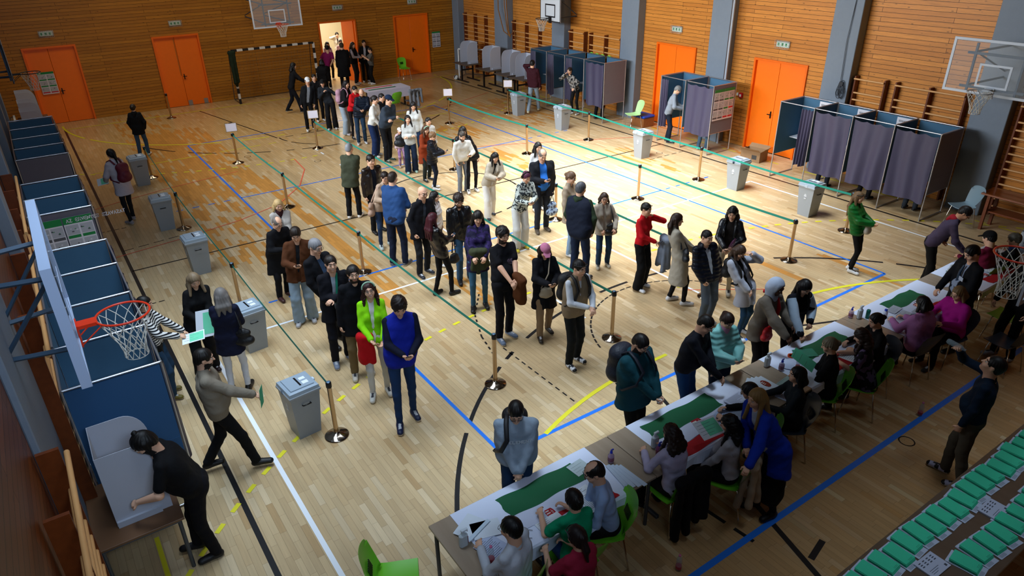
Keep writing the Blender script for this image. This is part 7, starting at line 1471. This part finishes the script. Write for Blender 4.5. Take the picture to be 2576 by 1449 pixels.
# bench, carton, padded box, alarm, cable tangle, jacket on the goal, small bits
b = thing('vaulting_bench', 'brown varnished bench top folded against the right-hand wall bars', 'bench', (16.75, 5.35, 0)); WB = mat('#8a4412', .25, pat=('grain', '#65300c', 1), coat=.3)
m = MB(); m.box((-.3, -1.6, .78), (.3, .75, .82), .004); m.build('bench_top', WB, b)
for y in (-1.4, .6): m = MB(); m.box((-.25, y-.03, 0), (-.19, y+.03, .78)); m.box((.19, y-.03, 0), (.25, y+.03, .78)); m.build('leg', WOODB, b)
m = MB(); m.box((-.2, -1.4, .4), (.2, .6, .43)); m.build('lower_shelf', WOODB, b)
c = thing('cardboard_box', 'opened cardboard carton behind a ballot box, by the bright orange door', 'box', (16.75, 12.2, 0), .15); KR = mat('#8d6f50', .85, noise=.05); m = MB()
for q_ in (((-.22, -.3, 0), (-.215, .3, .3)), ((.215, -.3, 0), (.22, .3, .3)), ((-.22, -.3, 0), (.22, -.295, .3)), ((-.22, .295, 0), (.22, .3, .3)), ((-.22, -.3, 0), (.22, .3, .006))): m.box(*q_)
m.build('carton_body', KR, c); 
for P_q in ([(-.22, -.3, .3), (-.22, .3, .3), (-.36, .3, .4), (-.36, -.3, .4)], [(.22, -.3, .3), (.22, .3, .3), (.34, .3, .38), (.34, -.3, .38)], [(-.22, -.3, .3), (.22, -.3, .3), (.22, -.42, .4), (-.22, -.42, .4)]): m = MB(); m.prism(P_q, (0, 0, .004)); m.build('flap', KR, c)
m = MB(); m.box((-.2235, -.2, .08), (-.2205, -.05, .2)); m.build('box_label', mat('#3c3a38', .7), c)
c = thing('padded_box', 'wooden vaulting box with a bright blue padded top behind the pale green chair', 'box', (16.95, 16.95, 0)); m = MB(); m.box((-.25, -.3, 0), (.25, .3, .3), .01); m.build('box_body', mat('#9a6236', .5, pat=('grain', '#7c4a24', 1)), c); m = MB(); m.box((-.27, -.32, .3), (.27, .32, .38), .03); m.build('pad', mat('#0b45b4', .5), c)
m = MB(); m.box((XR-.06, 13.5, 1.42), (XR-.005, 13.62, 1.56), .006); m.mi = 1; m.box((XR-.064, 13.53, 1.45), (XR-.059, 13.59, 1.52)); m.mi = 1; m.box((XR-.04, 13.66, 1.46), (XR-.005, 13.72, 1.54)); tag(m.build('fire_alarm', [mat('#b8141c', .4), mat('#d8d8d4', .5)]), 'red fire alarm call point beside the pillar by the two-cell booth', 'alarm')
m = MB(); R2 = random.Random(3); px = XR-.345
for k_ in range(9):
    cy, cz, r_ = 10.28+R2.uniform(-.08, .08), 2.25+R2.uniform(-.12, .1), R2.uniform(.05, .14); m.tube([(px+R2.uniform(-.015, .0), cy+r_*math.cos(a/14*2*PI)*.6, cz+r_*math.sin(a/14*2*PI)*1.3) for a in range(15)], .006, 5, cap=False)
for dy in (0, .03): m.tube([(px, 10.28+dy, 2.35), (px, 10.33+dy, 3.4), (px, 10.3, 4.6), (px, 10.4, 6)], .005, 5)
m.box((px-.03, 10.22, 2.32), (px, 10.32, 2.42)); tag(m.build('cable_tangle', mat('#23272e', .5)), 'tangle of dark cables hung on the grey pillar left of the long booth', 'cable')
drape('dark green jacket hanging on the left post of the striped goal', (6.82, 28.93, 1.95), (7.0, 28.93, 1.95), '#1d2a1c', L=1.35, seed=21)
m = MB()
for x in (0, .1): m.tube([(17.1, 25.2+x*2, 6.5), (17.0, 25.1+x*1.5, 3.2), (16.95, 24.9+x, 2.3), (17.0, 24.85, 2.0)], .02, 7)
m.tube([(17.1, 25.9, 6.5), (17.0, 25.7, 3.0), (16.98, 25.3, 2.2), (17.0, 24.9, 2.05), (16.98, 24.5, 2.3), (16.98, 24.4, 1.4)], .02, 7); tag(m.build('climbing_rope', mat('#8a5a24', .9)), 'pair of climbing ropes tied back to the pillar by the cardboard screens', 'rope')
GR = mat('#7bd03a', .5)
for i, y in enumerate((19.0, 19.35, 19.65, 19.95)):
    m = MB(); m.grid(lambda u, v: (17.16+.05*math.sin(u*3), y+.22*(u-.5), 1.62+.35*v+.02*math.sin(u*7+v*3)), 6, 6, (.006, 0, 0)); m.grid(lambda u, v: (17.16+.06*math.sin(u*3+v), y-.1+.2*u, 1.97-.04*v), 4, 3, (.006, 0, 0)); tag(m.build('vest', GR), 'lime green bib on the wall bars behind the far booths, %s from left' % ['fourth', 'third', 'second', 'first'][i], 'bib', 'lime bibs on the wall bars')
m = MB(); m.lathe([(.001, 0), (.06, .01), (.11, .1), (.13, .22), (.06, .3), (.001, .32)], n=14); tag(m.build('plastic_bag', mat('#8d959c', .3, bump=(12, .6)), loc=(11.0-.75, 29.1, 0)), 'crumpled pale plastic bag on the floor beside the open door', 'bag')
bottle('water', 4.35, 3.35, 'water bottle with pink cap on the floor behind the blue-shirted official', z=0); bottle('water', 9.0, 3.25, 'large clear water bottle on the floor behind the floral blouse', z=0)
def area(name, loc, rot, sx, sy, power, col, spread=None):
    l = bpy.data.lights.new(name, 'AREA'); l.shape = 'RECTANGLE'; l.size = sx; l.size_y = sy; l.energy = power; l.color = col
    if spread: l.spread = math.radians(spread)
    o = bpy.data.objects.new(name, l); C.objects.link(o); o.location = loc; o.rotation_euler = rot; return o
# daylight through the clerestory on the left and a rooflight over the right half of the court
area('window_daylight', (XL-.03, 16.0, 6.45), (0, math.radians(-75), 0), 2.6, 12, 950, (.86, .93, 1.0), 105)
area('roof_and_fill_light', (12.0, 13.2, ZC-.06), (0, math.radians(-9), 0), 6, 7, 1050, (.93, .97, 1.0), 78)
area('roof_and_fill_light', (5.5, 9.6, ZC-.06), (0, 0, 0), 7, 2.5, 110, (.78, .88, 1.0), 66)  # added fill, lifts the near half of the floor and the tables
area('roof_and_fill_light', (.9, 9.5, ZC-.06), (0, 0, 0), 1.6, 9, 85, (.66, .82, 1.0), 60)  # added bluish fill down the left side
area('roof_and_fill_light', (8.0, 5.6, ZC-.06), (0, 0, 0), 10, .8, 45, (.7, .85, 1.0), 22)  # narrow fill strip added to brighten the registration tables
area('near_window_daylight', (.8, YN+.05, 6.8), (math.radians(72), 0, 0), 3, 2.2, 120, (.6, .78, 1.0), 90)
area('roof_and_fill_light', (7.5, 1.9, ZC-.06), (0, 0, 0), 7, 1, 10, (.7, .85, 1.0), 30)  # weak fill added to brighten the ballot bundles
area('roof_and_fill_light', (5.0, 25.5, ZC-.06), (0, 0, 0), 8, 3, 120, (1, .9, .72), 120)  # warm fill added to lift the dark far-left end of the hall
area('corridor_lamp', (12.2, 32.8, 3.05), (0, 0, 0), 1.5, 3, 130, (1, .94, .84))
w = bpy.data.worlds.new('world'); S.world = w; w.use_nodes = True; w.node_tree.nodes['Background'].inputs[0].default_value = (.6, .75, 1, 1); w.node_tree.nodes['Background'].inputs[1].default_value = .3
S.view_settings.view_transform = 'Standard'; S.view_settings.look = 'None'; S.view_settings.gamma = 1; S.view_settings.exposure = .5
S.cycles.max_bounces = 6; S.cycles.diffuse_bounces = 3; S.cycles.glossy_bounces = 3; S.cycles.transparent_max_bounces = 8; S.cycles.sample_clamp_indirect = 4; S.cycles.use_denoising = True
S.cycles.caustics_reflective = False; S.cycles.caustics_refractive = False
